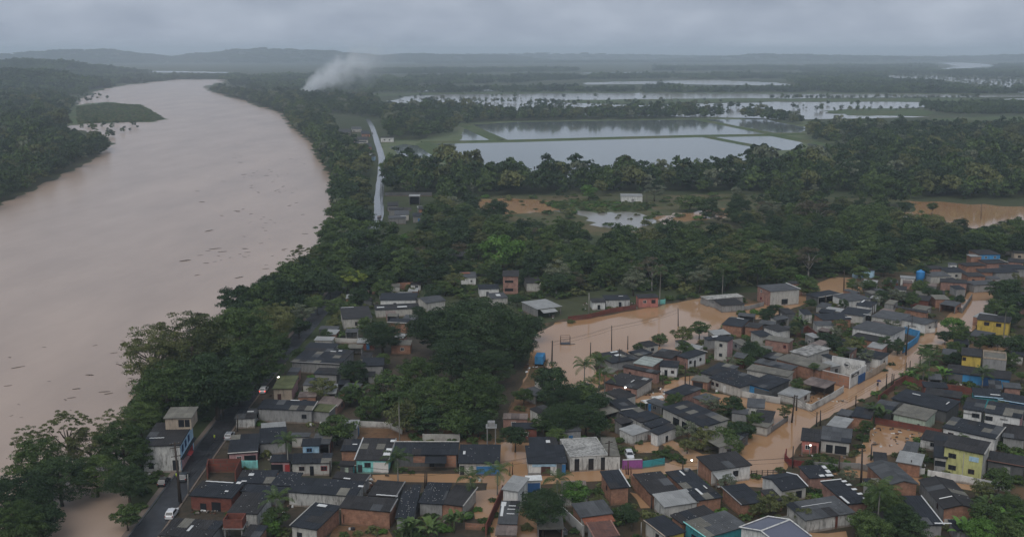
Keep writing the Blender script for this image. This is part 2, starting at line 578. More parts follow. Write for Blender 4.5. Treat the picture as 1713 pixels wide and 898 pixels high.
RIVER = pxpoly([(-900, 990), (185, 990), (212, 900), (222, 840), (205, 760), (215, 690), (240, 620),
                (330, 560), (400, 500), (470, 450), (560, 400), (566, 330), (556, 300), (530, 265), (520, 240), (485, 212), (470, 190),
                (405, 168), (346, 151), (345, 144), (380, 133.5), (300, 133.5), (215, 142), (162, 152), (136, 168), (120, 178), (122, 206), (110, 214), (150, 222), (190, 240),
                (186, 246), (150, 270), (100, 295), (50, 320), (-5, 346), (-300, 470), (-700, 600)])
ngon('river', RIVER, 0.03, 'river_water', jit=1.2, seed=3)
ngon('town_soil', pxpoly([(835, 920), (840, 700), (880, 610), (895, 545), (930, 535), (1010, 524), (1100, 508), (1175, 494), (1290, 488), (1400, 455), (1470, 455), (1560, 455), (1720, 445), (2000, 460), (2300, 960)]), 0.014, 'town_ground', jit=0.6, seed=4)
FLOODS = [
    [(872, 655), (888, 600), (895, 560), (930, 540), (1010, 528), (1100, 512), (1175, 498), (1215, 512), (1300, 505), (1330, 490), (1395, 464), (1450, 466), (1452, 488), (1400, 494), (1345, 508), (1290, 530), (1215, 542), (1190, 562), (1125, 596), (1085, 586), (1050, 596), (1010, 606), (990, 612), (1008, 640), (985, 665), (955, 650), (920, 650)],
    [(1225, 812), (1250, 770), (1275, 735), (1330, 690), (1350, 700), (1345, 735), (1318, 770), (1308, 815)],
    [(1428, 790), (1434, 760), (1452, 730), (1470, 705), (1520, 710), (1575, 728), (1570, 742), (1520, 745), (1500, 758), (1470, 765), (1455, 790)],
    [(1420, 782), (1460, 786), (1545, 800), (1640, 812), (1640, 822), (1540, 812), (1450, 800), (1390, 792)],
    [(795, 822), (828, 818), (830, 866), (792, 868)],
    [(1604, 573), (1640, 576), (1682, 582), (1680, 592), (1640, 586), (1604, 582)],
    [(1352, 892), (1412, 888), (1420, 905), (1350, 905)],
    [(1055, 822), (1078, 828), (1090, 848), (1072, 850)],
    [(1060, 742), (1098, 738), (1100, 756), (1065, 758)],
    [(1640, 480), (1672, 478), (1668, 520), (1625, 545), (1600, 548), (1612, 520)],
    [(1200, 668), (1262, 680), (1330, 692), (1318, 702), (1258, 692), (1195, 678)]]
for i, p in enumerate(FLOODS):
    ngon('flood_water' if i == 0 else 'flooded_yard', pxpoly(p), 0.05 + 0.002 * i, 'flood_water', jit=0.5, seed=80 + i, step=3.0)
ngon('flood_street', pxpoly([(590, 796), (700, 792), (835, 792), (835, 808), (700, 806), (650, 806), (600, 806)]), 0.06, 'flood_water', jit=0.2, seed=6)
ngon('garden_soil', pxpoly([(596, 712), (700, 716), (835, 716), (838, 748), (760, 752), (640, 748), (590, 735)]), 0.02, 'wet_soil', jit=0.6, seed=7)
ngon('back_yard', pxpoly([(545, 905), (560, 880), (650, 880), (662, 905)]), 0.024, 'wet_soil', jit=0.5, seed=8)
ngon('town_soil', pxpoly([(210, 920), (300, 800), (420, 660), (560, 560), (720, 560), (900, 600), (880, 700), (838, 800), (830, 920)]), 0.012, 'soil', jit=1.0, seed=9)
ngon('muddy_track', pxpoly([(838, 800), (842, 720), (862, 660), (890, 615), (915, 600), (918, 625), (895, 680), (880, 740), (872, 800)]), 0.062, 'wet_soil', jit=0.5, seed=10)

# ponds with grassed banks
ngon('pond_meadow', pxpoly([(640, 236), (700, 236), (760, 208), (800, 204), (1200, 196), (1360, 204), (1360, 225), (1440, 252), (1420, 275), (1200, 285), (850, 300), (640, 262)]), 0.02, 'pale_grass', jit=1.0, seed=11)
for i, p in enumerate((
        [(792, 209), (860, 204.5), (1000, 202.5), (1162, 200.5), (1282, 222.5), (1288, 225), (1160, 227), (1000, 231), (840, 235)],
        [(1176, 200), (1280, 200.5), (1352, 214), (1338, 222), (1296, 222.5)],
        [(727, 241), (860, 238), (1000, 233.5), (1180, 229.5), (1238, 240), (1300, 250), (1300, 290), (850, 300), (768, 272)],
        [(1186, 229), (1290, 227.5), (1342, 237), (1342, 250), (1300, 252), (1246, 241)],
        [(1352, 240), (1438, 254), (1410, 268), (1350, 252)],
        [(775, 216), (790, 217), (822, 234), (770, 237)],
        [(652, 246), (676, 241), (700, 244), (724, 262), (690, 266), (668, 258)])):
    ngon('pond', pxpoly(p), 0.05, 'pond_water', jit=0.5, seed=20 + i)
# flooded farmland
for i, p in enumerate((
        [(560, 176), (640, 172), (690, 160), (860, 155.5), (1100, 154.5), (1400, 157), (1600, 158), (1595, 163), (1420, 163.5), (1250, 166), (1000, 168), (940, 172), (1060, 176), (1300, 171), (1560, 171), (1545, 180), (1440, 184), (1380, 190), (1560, 196), (1350, 200), (1200, 197), (1000, 192), (860, 190), (720, 187), (600, 186)],
        [(980, 138), (1090, 136), (1200, 134), (1300, 139), (1340, 144), (1200, 142), (1070, 141), (980, 142)],
        [(690, 151), (830, 150), (830, 152), (690, 153.5)],
        [(975, 122), (1090, 121), (1090, 122.6), (975, 123)],
        [(1470, 126), (1560, 124), (1600, 130), (1660, 131), (1713, 134), (1760, 160), (1700, 158), (1650, 142), (1560, 133), (1480, 130)],
        [(1570, 101), (1670, 110), (1640, 113), (1575, 117), (1600, 111), (1572, 105)],
        [(135, 116), (200, 118), (390, 121), (380, 123), (210, 121), (150, 120)],
        [(0, 181), (70, 180), (75, 186), (0, 196)],
        [(1330, 178), (1450, 174), (1560, 172), (1640, 167), (1740, 164), (1740, 169), (1640, 173), (1590, 178), (1480, 181), (1400, 186), (1340, 186)],
        [(1400, 160), (1600, 159), (1740, 158.5), (1740, 162), (1600, 163), (1420, 164)],
        [(1655, 236), (1720, 232), (1760, 246), (1690, 252)])):
    ngon('flooded_field', pxpoly(p), 0.04 + 0.002 * i, 'field_water', jit=1.5, seed=40 + i)
for i, (p, mt) in enumerate((
        ([(790, 334), (860, 332), (935, 340), (950, 352), (880, 358), (800, 356), (785, 345)], 'flood_water'),
        ([(925, 352), (985, 350), (1070, 356), (1100, 366), (1060, 388), (1000, 380), (985, 362)], 'field_water'),
        ([(1100, 362), (1150, 356), (1230, 346), (1220, 362), (1150, 372), (1110, 376)], 'flood_water'),
        ([(1520, 336), (1600, 340), (1720, 346), (1760, 385), (1720, 392), (1640, 384), (1560, 368), (1500, 366), (1530, 352)], 'flood_water'),
        ([(1400, 372), (1430, 370), (1430, 380), (1405, 382)], 'field_water'),
        ([(1515, 380), (1560, 378), (1565, 392), (1520, 394)], 'field_water'),
        ([(1640, 410), (1720, 400), (1740, 425), (1690, 430), (1640, 425)], 'field_water'),
        ([(1455, 425), (1495, 425), (1495, 440), (1460, 440)], 'field_water'))):
    ngon('flooded_meadow', pxpoly(p), 0.045, mt, jit=2.0, seed=60 + i)
ngon('marsh', pxpoly([(780, 332), (900, 326), (1200, 326), (1520, 332), (1530, 360), (1400, 395), (1200, 400), (1000, 395), (800, 365)]), 0.02, 'marsh', jit=2.0, seed=71)
ngon('meadow', pxpoly([(905, 338), (1000, 334), (1080, 340), (1095, 352), (1000, 356), (930, 350)]), 0.052, 'grass', jit=1.0, seed=72)
for i, p in enumerate(([(960, 167.5), (1230, 164.5), (1360, 165.5), (1640, 164), (1640, 170), (1300, 170), (1000, 173.5), (935, 171)],
                       [(1370, 186), (1440, 182), (1540, 182), (1560, 186), (1560, 194), (1430, 194)],
                       [(590, 158), (830, 154), (1713, 156.5), (1713, 158.5), (1000, 156), (690, 158.6), (600, 163)],
                       [(1560, 198), (1720, 194), (1720, 200), (1570, 203)])):
    ngon('meadow', pxpoly(p), 0.064, 'grass', jit=1.5, seed=74 + i)
ngon('river_island', pxpoly([(70, 178), (128, 176), (150, 173), (180, 171), (212, 174), (235, 175), (248, 182), (262, 190), (278, 200), (250, 205), (215, 204), (180, 207), (150, 206), (130, 210), (70, 212)]), 0.10, 'grass', jit=1.0, seed=79)


def strip(name, pts, w, z, mat, wave=0.0):
    """road or bank along a centre line of ground points"""
    P = [Vector((p[0], p[1], 0)) for p in pts]
    dense = []
    for i in range(len(P) - 1):
        p0, p1, p2, p3 = P[max(i - 1, 0)], P[i], P[i + 1], P[min(i + 2, len(P) - 1)]
        for j in range(6):
            t = j / 6
            dense.append(0.5 * ((2 * p1) + (p2 - p0) * t + (2 * p0 - 5 * p1 + 4 * p2 - p3) * t * t + (3 * p1 - p0 - 3 * p2 + p3) * t ** 3))
    dense.append(P[-1])
    rg = random.Random(5)
    vs, fs = [], []
    for i, p in enumerate(dense):
        d = (dense[min(i + 1, len(dense) - 1)] - dense[max(i - 1, 0)]).normalized()
        n = Vector((-d.y, d.x, 0))
        vs += [p + n * (w / 2 + rg.uniform(-wave, wave)) + Vector((0, 0, z)), p - n * (w / 2 + rg.uniform(-wave, wave)) + Vector((0, 0, z))]
    for i in range(len(dense) - 1):
        fs.append((2 * i, 2 * i + 1, 2 * i + 3, 2 * i + 2))
    return link(name, pydata(name, vs, fs, MATS[mat])), dense


ROAD = [U(x, y) for x, y in ((215, 930), (262, 868), (318, 790), (368, 722), (420, 655), (470, 598), (522, 540), (560, 492), (590, 440), (622, 385))]
o, RD = strip('road', ROAD, 4.9, 0.055, 'asphalt', 0.1)
tag(o, kind='structure')
o, RD2 = strip('wet_road', [U(x, y) for x, y in ((622, 385), (633, 362), (634, 330), (638, 290), (638, 262), (630, 235), (622, 212), (615, 200))], 5.4, 0.055, 'wet_road', 0.2)
tag(o, kind='structure')


def side_strip(name, dense, off, w, h, mat, a=0, b=None):
    b = b or len(dense)
    m = MB()
    vs, fs = [], []
    for i in range(a, b):
        p = dense[i]
        d = (dense[min(i + 1, len(dense) - 1)] - dense[max(i - 1, 0)]).normalized()
        n = Vector((-d.y, d.x, 0))
        for o_, z_ in ((off, 0.0), (off, h), (off + w, h), (off + w, 0.0)):
            vs.append(p + n * o_ + Vector((0, 0, z_)))
    k = b - a
    for i in range(k - 1):
        for j in range(3):
            fs.append((4 * i + j, 4 * i + j + 1, 4 * i + 5 + j, 4 * i + 4 + j))
    fs.append((0, 1, 2, 3))
    fs.append((4 * k - 4, 4 * k - 3, 4 * k - 2, 4 * k - 1))
    return tag(m.add(vs, fs).build(name, MATS[mat]), kind='structure')


side_strip('kerb', RD, 2.55, 0.35, 0.16, 'grey_roof', 0, 44)
side_strip('pavement', RD, 2.91, 1.0, 0.13, 'concrete', 0, 44)
side_strip('kerb', RD, -2.9, 0.35, 0.16, 'concrete', 0, 30)

LANES = [([(1238, 800), (1282, 745), (1338, 697), (1420, 655), (1490, 615), (1545, 580), (1600, 545), (1640, 500), (1655, 480)], 5.2),
         ([(1340, 700), (1290, 678), (1220, 668), (1130, 655)], 2.8), ([(835, 802), (1000, 795), (1120, 784), (1170, 770), (1240, 775)], 3.2), ([(1170, 768), (1110, 735), (1060, 712), (1000, 684)], 1.8),
         ([(1000, 655), (1060, 668), (1110, 662), (1135, 645), (1160, 634), (1195, 640)], 3.0), ([(862, 905), (850, 800), (858, 740)], 4.0)]
for i, (pts_, w_) in enumerate(LANES):
    o, _ = strip('flooded_street', [U(x, y) for x, y in pts_], 2 * w_, 0.075 + 0.002 * i, 'flood_water', 0.5)
    tag(o, kind='structure')

# grassed banks between the ponds
for i, (pts, w, h) in enumerate((
        (((705, 239), (860, 236.2), (1000, 232.2), (1160, 228.2), (1290, 226.2), (1345, 225)), 6, 1.2),
        (((1165, 200), (1225, 211.5), (1290, 224.5)), 5, 1.1),
        (((1178, 228.5), (1240, 240.5), (1300, 251)), 5, 1.1),
        (((712, 241), (738, 257), (766, 274)), 10, 1.6),
        (((776, 208), (806, 222), (838, 236)), 9, 1.4),
        (((1290, 225), (1350, 237), (1440, 251)), 9, 1.3))):
    D = [U(x, y) for x, y in pts]
    vs, fs = [], []
    for j, p in enumerate(D):
        d = (D[min(j + 1, len(D) - 1)] - D[max(j - 1, 0)]).normalized()
        n = Vector((-d.y, d.x, 0))
        for q, z in ((-w, 0.0), (-w * 0.3, h), (w * 0.3, h), (w, 0.0)):
            vs.append(p + n * q + Vector((0, 0, z)))
    for j in range(len(D) - 1):
        for q in range(3):
            fs.append((4 * j + q, 4 * j + q + 1, 4 * j + 5 + q, 4 * j + 4 + q))
    tag(link('pond_bank', pydata('pond_bank', vs, fs, MATS['grass'])), kind='structure')

# ------------------------------------------------------------------ hills
def hill(cx, cy, rx, ry, h, seed, n=36):
    rg = np.random.RandomState(seed)
    ph = rg.uniform(0, 6.28, (6, 2))
    vs, fs = [], []
    for j in range(n + 1):
        for i in range(n + 1):
            a, b_ = 2 * i / n - 1, 2 * j / n - 1
            rr = a * a + b_ * b_
            z = max(0.0, 1 - rr) ** 1.4
            z *= 1 + 0.28 * math.sin(a * 5 + ph[0, 0]) * math.sin(b_ * 4 + ph[0, 1]) + 0.12 * math.sin(a * 13 + ph[1, 0]) * math.sin(b_ * 11 + ph[1, 1]) + 0.05 * math.sin(a * 29 + ph[2, 0])
            vs.append((cx + a * rx, cy + b_ * ry, z * h - 0.5))
    for j in range(n):
        for i in range(n):
            fs.append((j * (n + 1) + i, j * (n + 1) + i + 1, (j + 1) * (n + 1) + i + 1, (j + 1) * (n + 1) + i))
    o = link('hill', pydata('hill', vs, fs, MATS['hill_woods']))
    o.data.polygons.foreach_set('use_smooth', [True] * len(fs))
    return tag(o, kind='structure'), np.array(vs)


HILLS = []
for args in ((-1190, 2420, 250, 330, 30, 1), (-1700, 3700, 420, 420, 44, 2), (-3300, 7800, 1250, 900, 70, 3), (-1750, 8100, 1200, 900, 82, 4),
             (-4300, 6200, 1100, 700, 72, 5), (2600, 8800, 1600, 900, 44, 7), (4600, 9200, 1500, 900, 40, 8), (-5600, 8200, 1700, 900, 72, 10), (300, 10500, 2600, 900, 46, 11), (-520, 8600, 900, 700, 52, 12)):
    HILLS.append(hill(*args)[1])

# ------------------------------------------------------------------ foliage meshes
def leaf_arrays(cen, nor, size, rg, tint, aspect=0.6):
    """one pointed quad per leaf spray"""
    n = len(cen)
    nor = nor / np.linalg.norm(nor, axis=1, keepdims=True)
    ref = rg.normal(size=(n, 3))
    t = np.cross(nor, ref)
    t /= np.linalg.norm(t, axis=1, keepdims=True) + 1e-9
    b = np.cross(nor, t)
    s = size[:, None]
    v = np.stack([cen - t * s, cen - b * s * aspect + nor * s * 0.12, cen + t * s, cen + b * s * aspect + nor * s * 0.12], axis=1).reshape(-1, 3)
    return v, np.asarray(tint)


def quads_mesh(name, v, tint, mat):
    n = len(v) // 4
    me = bpy.data.meshes.new(name)
    me.vertices.add(4 * n)
    me.vertices.foreach_set('co', v.astype(np.float32).ravel())
    me.loops.add(4 * n)
    me.loops.foreach_set('vertex_index', np.arange(4 * n, dtype=np.int32))
    me.polygons.add(n)
    me.polygons.foreach_set('loop_start', np.arange(0, 4 * n, 4, dtype=np.int32))
    me.polygons.foreach_set('loop_total', np.full(n, 4, dtype=np.int32))
    at = me.attributes.new('tint', 'FLOAT', 'FACE')
    at.data.foreach_set('value', tint.astype(np.float32))
    me.materials.append(MATS[mat])
    me.update()
    me.validate()
    return me


def crown_arrays(seed, clumps, leaves, leaf, flat=0.8, spread=1.0, low=-0.8, open_=0.0, rc=(0.20, 0.36)):
    rg = np.random.RandomState(seed)
    cen, nor, siz, tin = [], [], [], []
    # uneven outline: a handful of big lobes, clumps hung round them
    lobes = rg.normal(size=(6, 3))
    lobes /= np.linalg.norm(lobes, axis=1, keepdims=True)
    for c in range(clumps):
        d = rg.normal(size=3)
        d /= np.linalg.norm(d)
        d[2] = low + (1 - low) * (d[2] * 0.5 + 0.5)
        d /= np.linalg.norm(d)
        lob = np.max(lobes @ d)
        r = rg.uniform(0.45, 0.84) * (0.78 + 0.3 * lob) * spread
        p = d * r * np.array([1, 1, flat])
        q = rg.uniform(*rc) * (1 - open_ * 0.4)
        k = int(leaves * rg.uniform(0.6, 1.4))
        e = rg.normal(size=(k, 3))
        e /= np.linalg.norm(e, axis=1, keepdims=True)
        e[:, 2] = np.abs(e[:, 2]) * 0.9 - 0.25
        rad = q * rg.uniform(0.55, 1.12, (k, 1))
        pts = p + e * rad * np.array([1.1, 1.1, 0.75])
        cen.append(pts)
        nor.append(e + rg.normal(size=(k, 3)) * 0.55 + np.array([0, 0, 0.35]))
        siz.append(leaf * rg.uniform(0.6, 1.35, k))
        tin.append(np.clip(rg.uniform(0.1, 0.9) + rg.normal(size=k) * 0.22 + 0.12 * e[:, 2], 0, 1))
    return leaf_arrays(np.concatenate(cen), np.concatenate(nor), np.concatenate(siz), rg, np.concatenate(tin))


def crown(name, mat, *a, **k):
    v, t = crown_arrays(*a, **k)
    return quads_mesh(name, v, t, mat)


CROWNS = {}
for mt in ('dark', 'mid', 'olive', 'bright', 'pale', 'brown', 'lime'):
    CROWNS[mt] = []
for i in range(6):
    CROWNS['dark'].append(crown('crown', 'leaf_dark', 100 + i, 58, 105, 0.046, 0.65 + 0.13 * (i % 4), rc=(0.16, 0.34)))
    CROWNS['mid'].append(crown('crown', 'leaf_mid', 120 + i, 52, 105, 0.046, 0.62 + 0.16 * (i % 4), open_=0.12 * (i % 3), rc=(0.15, 0.34)))
for i in range(4):
    CROWNS['olive'].append(crown('crown', 'leaf_olive', 140 + i, 44, 95, 0.045, 0.65 + 0.15 * i, open_=0.3, rc=(0.14, 0.32)))
    CROWNS['pale'].append(crown('crown', 'leaf_pale', 150 + i, 36, 85, 0.042, 0.65 + 0.12 * i, open_=0.5, rc=(0.13, 0.3)))
    CROWNS['brown'].append(crown('crown', 'leaf_brown', 160 + i, 34, 70, 0.040, 0.8, open_=0.6))
for i in range(2):
    CROWNS['bright'].append(crown('crown', 'leaf_bright', 170 + i, 50, 105, 0.046, 0.8))
    CROWNS['lime'].append(crown('crown', 'leaf_lime', 180 + i, 20, 80, 0.045, 0.35, open_=0.4, rc=(0.16, 0.28)))
CROWNS['bigdark'] = [crown('crown', 'leaf_dark', 190 + i, 190, 120, 0.0215, 0.72 + 0.1 * i, rc=(0.09, 0.23)) for i in range(3)]
CROWNS['bigmid'] = [crown('crown', 'leaf_mid', 195 + i, 180, 120, 0.0215, 0.7 + 0.1 * i, open_=0.15, rc=(0.09, 0.22)) for i in range(4)]
CROWNS['bigolive'] = [crown('crown', 'leaf_olive', 199 + i, 150, 110, 0.021, 0.75 + 0.1 * i, open_=0.3, rc=(0.09, 0.22)) for i in range(3)]
CROWNS['sparse'] = [crown('crown', 'leaf_olive', 205 + i, 95, 80, 0.021, 0.9, open_=0.9, rc=(0.08, 0.18), low=-0.6) for i in range(3)]


def trunk_mesh(seed, mat):
    """tapered trunk (height 1) with limbs that spread to half the crown's radius"""
    rg = random.Random(seed)
    m = MB()
    m.tube([(0, 0, -0.05), (0.02, 0.01, 0.3), (0.0, 0.03, 0.7), (0.02, 0, 1.05)], [0.075, 0.055, 0.045, 0.02], 7)
    for i in range(6):
        a = i * 1.05 + rg.uniform(-0.3, 0.3)
        z = rg.uniform(0.45, 0.8)
        x, y = math.cos(a), math.sin(a)
        q = rg.uniform(0.35, 0.6)
        m.tube([(0, 0, z), (x * q * 0.5, y * q * 0.5, z + 0.16), (x * q, y * q, z + 0.38)], [0.032, 0.022, 0.008], 5)
    return m.mesh('trunk', MATS[mat], True)


TRUNKS = [trunk_mesh(i, 'bark') for i in range(3)]
PALE_TRUNKS = [trunk_mesh(i + 7, 'pale_bark') for i in range(2)]
TREES = []


def tree(x, y, r, label, var='mid', group=None, hk=1.0, name='tree', z0=0.0, pale=False, zs=1.0, world=None, rw=None, cat='tree', seed=None):
    """x, y, r: centre and radius of the crown as the photograph shows it, in its pixels"""
    rg = random.Random(int(x * 7 + y * 13) if seed is None else seed)
    if world is None:
        zc = 6.0
        for _ in range(6):
            p = U(x, y, zc + z0)
            R = r * (p - Vector((0, 0, HC))).length / F
            zc = hk * (R * 0.8 + 1.0)
        loc = Vector((p.x, p.y, z0))
    else:
        loc, R = Vector(world), rw
        zc = hk * (R * 0.8 + 1.0)
    t = empty(name, loc, rg.uniform(0, 6.28))
    tr = rg.choice(PALE_TRUNKS if pale else TRUNKS)
    o = link('trunk', tr, t)
    o.scale = (R, R, zc)
    cm = CROWNS[var]
    o = link('crown', cm[rg.randrange(len(cm))], t)
    o.location = (0, 0, zc)
    o.scale = (R * rg.uniform(0.95, 1.1), R * rg.uniform(0.95, 1.1), R * zs * rg.uniform(0.92, 1.08))
    o.rotation_euler = (rg.uniform(-0.08, 0.08), rg.uniform(-0.08, 0.08), 0)
    tag(t, label, cat, group)
    TREES.append((loc.x, loc.y, R))
    return t


# ---- instanced masses: far woods nobody could count
PROTO = bpy.data.collections.new('foliage_prototypes')


def proto(name, me):
    o = bpy.data.objects.new(name, me)
    PROTO.objects.link(o)
    return o


FAR_IDX = []
_far = []
for i in range(9):
    mt = ('leaf_dark', 'leaf_dark', 'leaf_mid', 'leaf_dark', 'leaf_mid', 'leaf_olive', 'leaf_dark', 'leaf_mid', 'leaf_pale')[i]
    v, t = crown_arrays(300 + i, 26, 34, 0.10, 0.75 + 0.05 * (i % 4), open_=0.1 if i < 7 else 0.4)
    v[:, 2] += 0.95
    proto('a%02d_woodland_crown' % i, quads_mesh('woodland_crown', v, t, mt))
for i in range(4):     # patches of canopy, 60 m across, for woods more than a kilometre off
    rg = np.random.RandomState(400 + i)
    V, T = [], []
    for k in range(34):
        v, t = crown_arrays(420 + i * 40 + k, 9, 12, 0.22, 0.85)
        R = rg.uniform(4.0, 8.5)
        a, q = rg.uniform(0, 6.28), 31 * math.sqrt(rg.uniform(0, 1))
        v = v * R
        v += np.array([q * math.cos(a), q * math.sin(a), R * 0.75 + rg.uniform(0, 3.0)])
        V.append(v)
        T.append(np.clip(t * 0.5 + rg.uniform(0, 0.5), 0, 1))
    proto('b%02d_woodland_patch' % i, quads_mesh('woodland_patch', np.concatenate(V), np.concatenate(T), ('leaf_dark', 'leaf_mid', 'leaf_dark', 'leaf_mid')[i]))
for i in range(3):     # low shrubs and reeds
    v, t = crown_arrays(600 + i, 16, 30, 0.13, 0.6, low=-0.1)
    v[:, 2] += 0.25
    proto('c%02d_shrub' % i, quads_mesh('shrub', v, t, ('leaf_mid', 'leaf_olive', 'leaf_bright')[i]))


for i, (k_, j_) in enumerate((('dark', 0), ('dark', 1), ('dark', 2), ('dark', 3), ('mid', 0), ('mid', 1), ('mid', 2), ('mid', 3), ('olive', 0), ('olive', 1), ('pale', 0), ('brown', 0))):
    proto('d%02d_forest_crown' % i, CROWNS[k_][j_])


def gn_tree():
    ng = bpy.data.node_groups.new('scatter', 'GeometryNodeTree')
    ng.interface.new_socket('Geometry', in_out='INPUT', socket_type='NodeSocketGeometry')
    ng.interface.new_socket('Geometry', in_out='OUTPUT', socket_type='NodeSocketGeometry')
    nd, lk = ng.nodes, ng.links
    gi, go = nd.new('NodeGroupInput'), nd.new('NodeGroupOutput')
    ip = nd.new('GeometryNodeInstanceOnPoints')
    ci = nd.new('GeometryNodeCollectionInfo')
    ci.inputs['Collection'].default_value = PROTO
    ci.inputs['Separate Children'].default_value = True
    ci.inputs['Reset Children'].default_value = True
    ip.inputs['Pick Instance'].default_value = True

    def attr(nm, ty):
        a = nd.new('GeometryNodeInputNamedAttribute')
        a.data_type = ty
        a.inputs['Name'].default_value = nm
        return a.outputs['Attribute']
    mp = nd.new('GeometryNodeMeshToPoints')
    lk.new(gi.outputs[0], mp.inputs['Mesh'])
    lk.new(mp.outputs['Points'], ip.inputs['Points'])
    lk.new(ci.outputs['Instances'], ip.inputs['Instance'])
    lk.new(attr('idx', 'INT'), ip.inputs['Instance Index'])
    lk.new(attr('rot', 'FLOAT_VECTOR'), ip.inputs['Rotation'])
    lk.new(attr('scl', 'FLOAT_VECTOR'), ip.inputs['Scale'])
    lk.new(ip.outputs['Instances'], go.inputs[0])
    return ng


GN = gn_tree()


def scatter(name, pts, idx, scl, label, cat):
    """one uncountable mass of foliage"""
    n = len(pts)
    if n == 0:
        return
    rg = np.random.RandomState(n)
    me = bpy.data.meshes.new(name)
    me.vertices.add(n)
    me.vertices.foreach_set('co', np.asarray(pts, dtype=np.float32).ravel())
    a = me.attributes.new('idx', 'INT', 'POINT')
    a.data.foreach_set('value', np.asarray(idx, dtype=np.int32))
    rot = np.zeros((n, 3), dtype=np.float32)
    rot[:, 2] = rg.uniform(0, 6.28, n)
    a = me.attributes.new('rot', 'FLOAT_VECTOR', 'POINT')
    a.data.foreach_set('vector', rot.ravel())
    a = me.attributes.new('scl', 'FLOAT_VECTOR', 'POINT')
    a.data.foreach_set('vector', np.asarray(scl, dtype=np.float32).ravel())
    me.update()
    o = link(name, me)
    md = o.modifiers.new('scatter', 'NODES')
    md.node_group = GN
    tag(o, label, cat, kind='stuff')
    return o


def in_poly(px, py, poly):
    inside = np.zeros(len(px), dtype=bool)
    n = len(poly)
    for i in range(n):
        x0, y0, x1, y1 = poly[i][0], poly[i][1], poly[(i + 1) % n][0], poly[(i + 1) % n][1]
        if y0 == y1:
            continue
        c = ((y0 > py) != (y1 > py)) & (px < (x1 - x0) * (py - y0) / (y1 - y0) + x0)
        inside ^= c
    return inside


def fill(poly_px, step, seed, holes=()):
    """jittered grid of ground points inside a region given in picture pixels (its ground outline)"""
    P = [U(x, y) for x, y in poly_px]
    x0, x1 = min(p.x for p in P), max(p.x for p in P)
    y0, y1 = min(p.y for p in P), max(p.y for p in P)
    rg = np.random.RandomState(seed)
    gx, gy = np.meshgrid(np.arange(x0, x1, step), np.arange(y0, y1, step))
    gx = gx.ravel() + rg.uniform(-0.45, 0.45, gx.size) * step
    gy = gy.ravel() + rg.uniform(-0.45, 0.45, gy.size) * step
    ok = in_poly(gx, gy, P)
    for h in holes:
        ok &= ~in_poly(gx, gy, [U(x, y) for x, y in h])
    return np.stack([gx[ok], gy[ok], np.zeros(ok.sum())], axis=1)


def masses(name, polys, label, step, kind, hrange, seed, thin=1.0, cat='woodland'):
    rg = np.random.RandomState(seed)
    pts, idx, scl = [], [], []
    for k, pl in enumerate(polys):
        holes = ()
        if isinstance(pl, tuple):
            pl, holes = pl
        p = fill(pl, step, seed + k, holes)
        p = p[rg.uniform(size=len(p)) < thin]
        n = len(p)
        pts.append(p)
        if kind == 'tree':
            idx.append(rg.choice(9, n, p=[.14, .13, .14, .11, .12, .15, .07, .07, .07]))
            r = rg.uniform(hrange[0], hrange[1], n) * np.where(rg.uniform(size=n) < 0.12, 1.35, 1.0)
            scl.append(np.stack([r, r, r * rg.uniform(1.0, 1.45, n)], 1))
        elif kind == 'patch':
            idx.append(9 + rg.randint(0, 4, n))
            r = rg.uniform(hrange[0], hrange[1], n)
            scl.append(np.stack([r, r, r * rg.uniform(0.7, 1.15, n)], 1))
        else:
            idx.append(13 + rg.choice(3, n, p=[.5, .4, .1]))
            r = rg.uniform(hrange[0], hrange[1], n)
            scl.append(np.stack([r, r, r * rg.uniform(0.6, 1.1, n)], 1))
    return scatter(name, np.concatenate(pts), np.concatenate(idx), np.concatenate(scl), label, cat)


# hills: canopy patches on the slopes
_p = []
rgh = np.random.RandomState(77)
for k, hv in enumerate(HILLS):
    n = (900, 500, 900, 900, 500, 700, 700, 600, 700, 500)[k]
    sel = hv[hv[:, 2] > 3.0]
    q = sel[rgh.randint(0, len(sel), n)].copy()
    s = (hv[:, 0].max() - hv[:, 0].min()) / 36
    # stay on the surface: move only within a fraction of a cell
    q[:, :2] += rgh.uniform(-0.3, 0.3, (n, 2)) * s
    q[:, 2] -= 2.0
    _p.append(q)
_p = np.concatenate(_p)
_r = rgh.uniform(0.7, 1.3, len(_p))
scatter('hill_woods', _p, 9 + rgh.randint(0, 4, len(_p)), np.stack([_r, _r, _r], 1), 'hazy woods covering the low hills below the cloud', 'woodland')

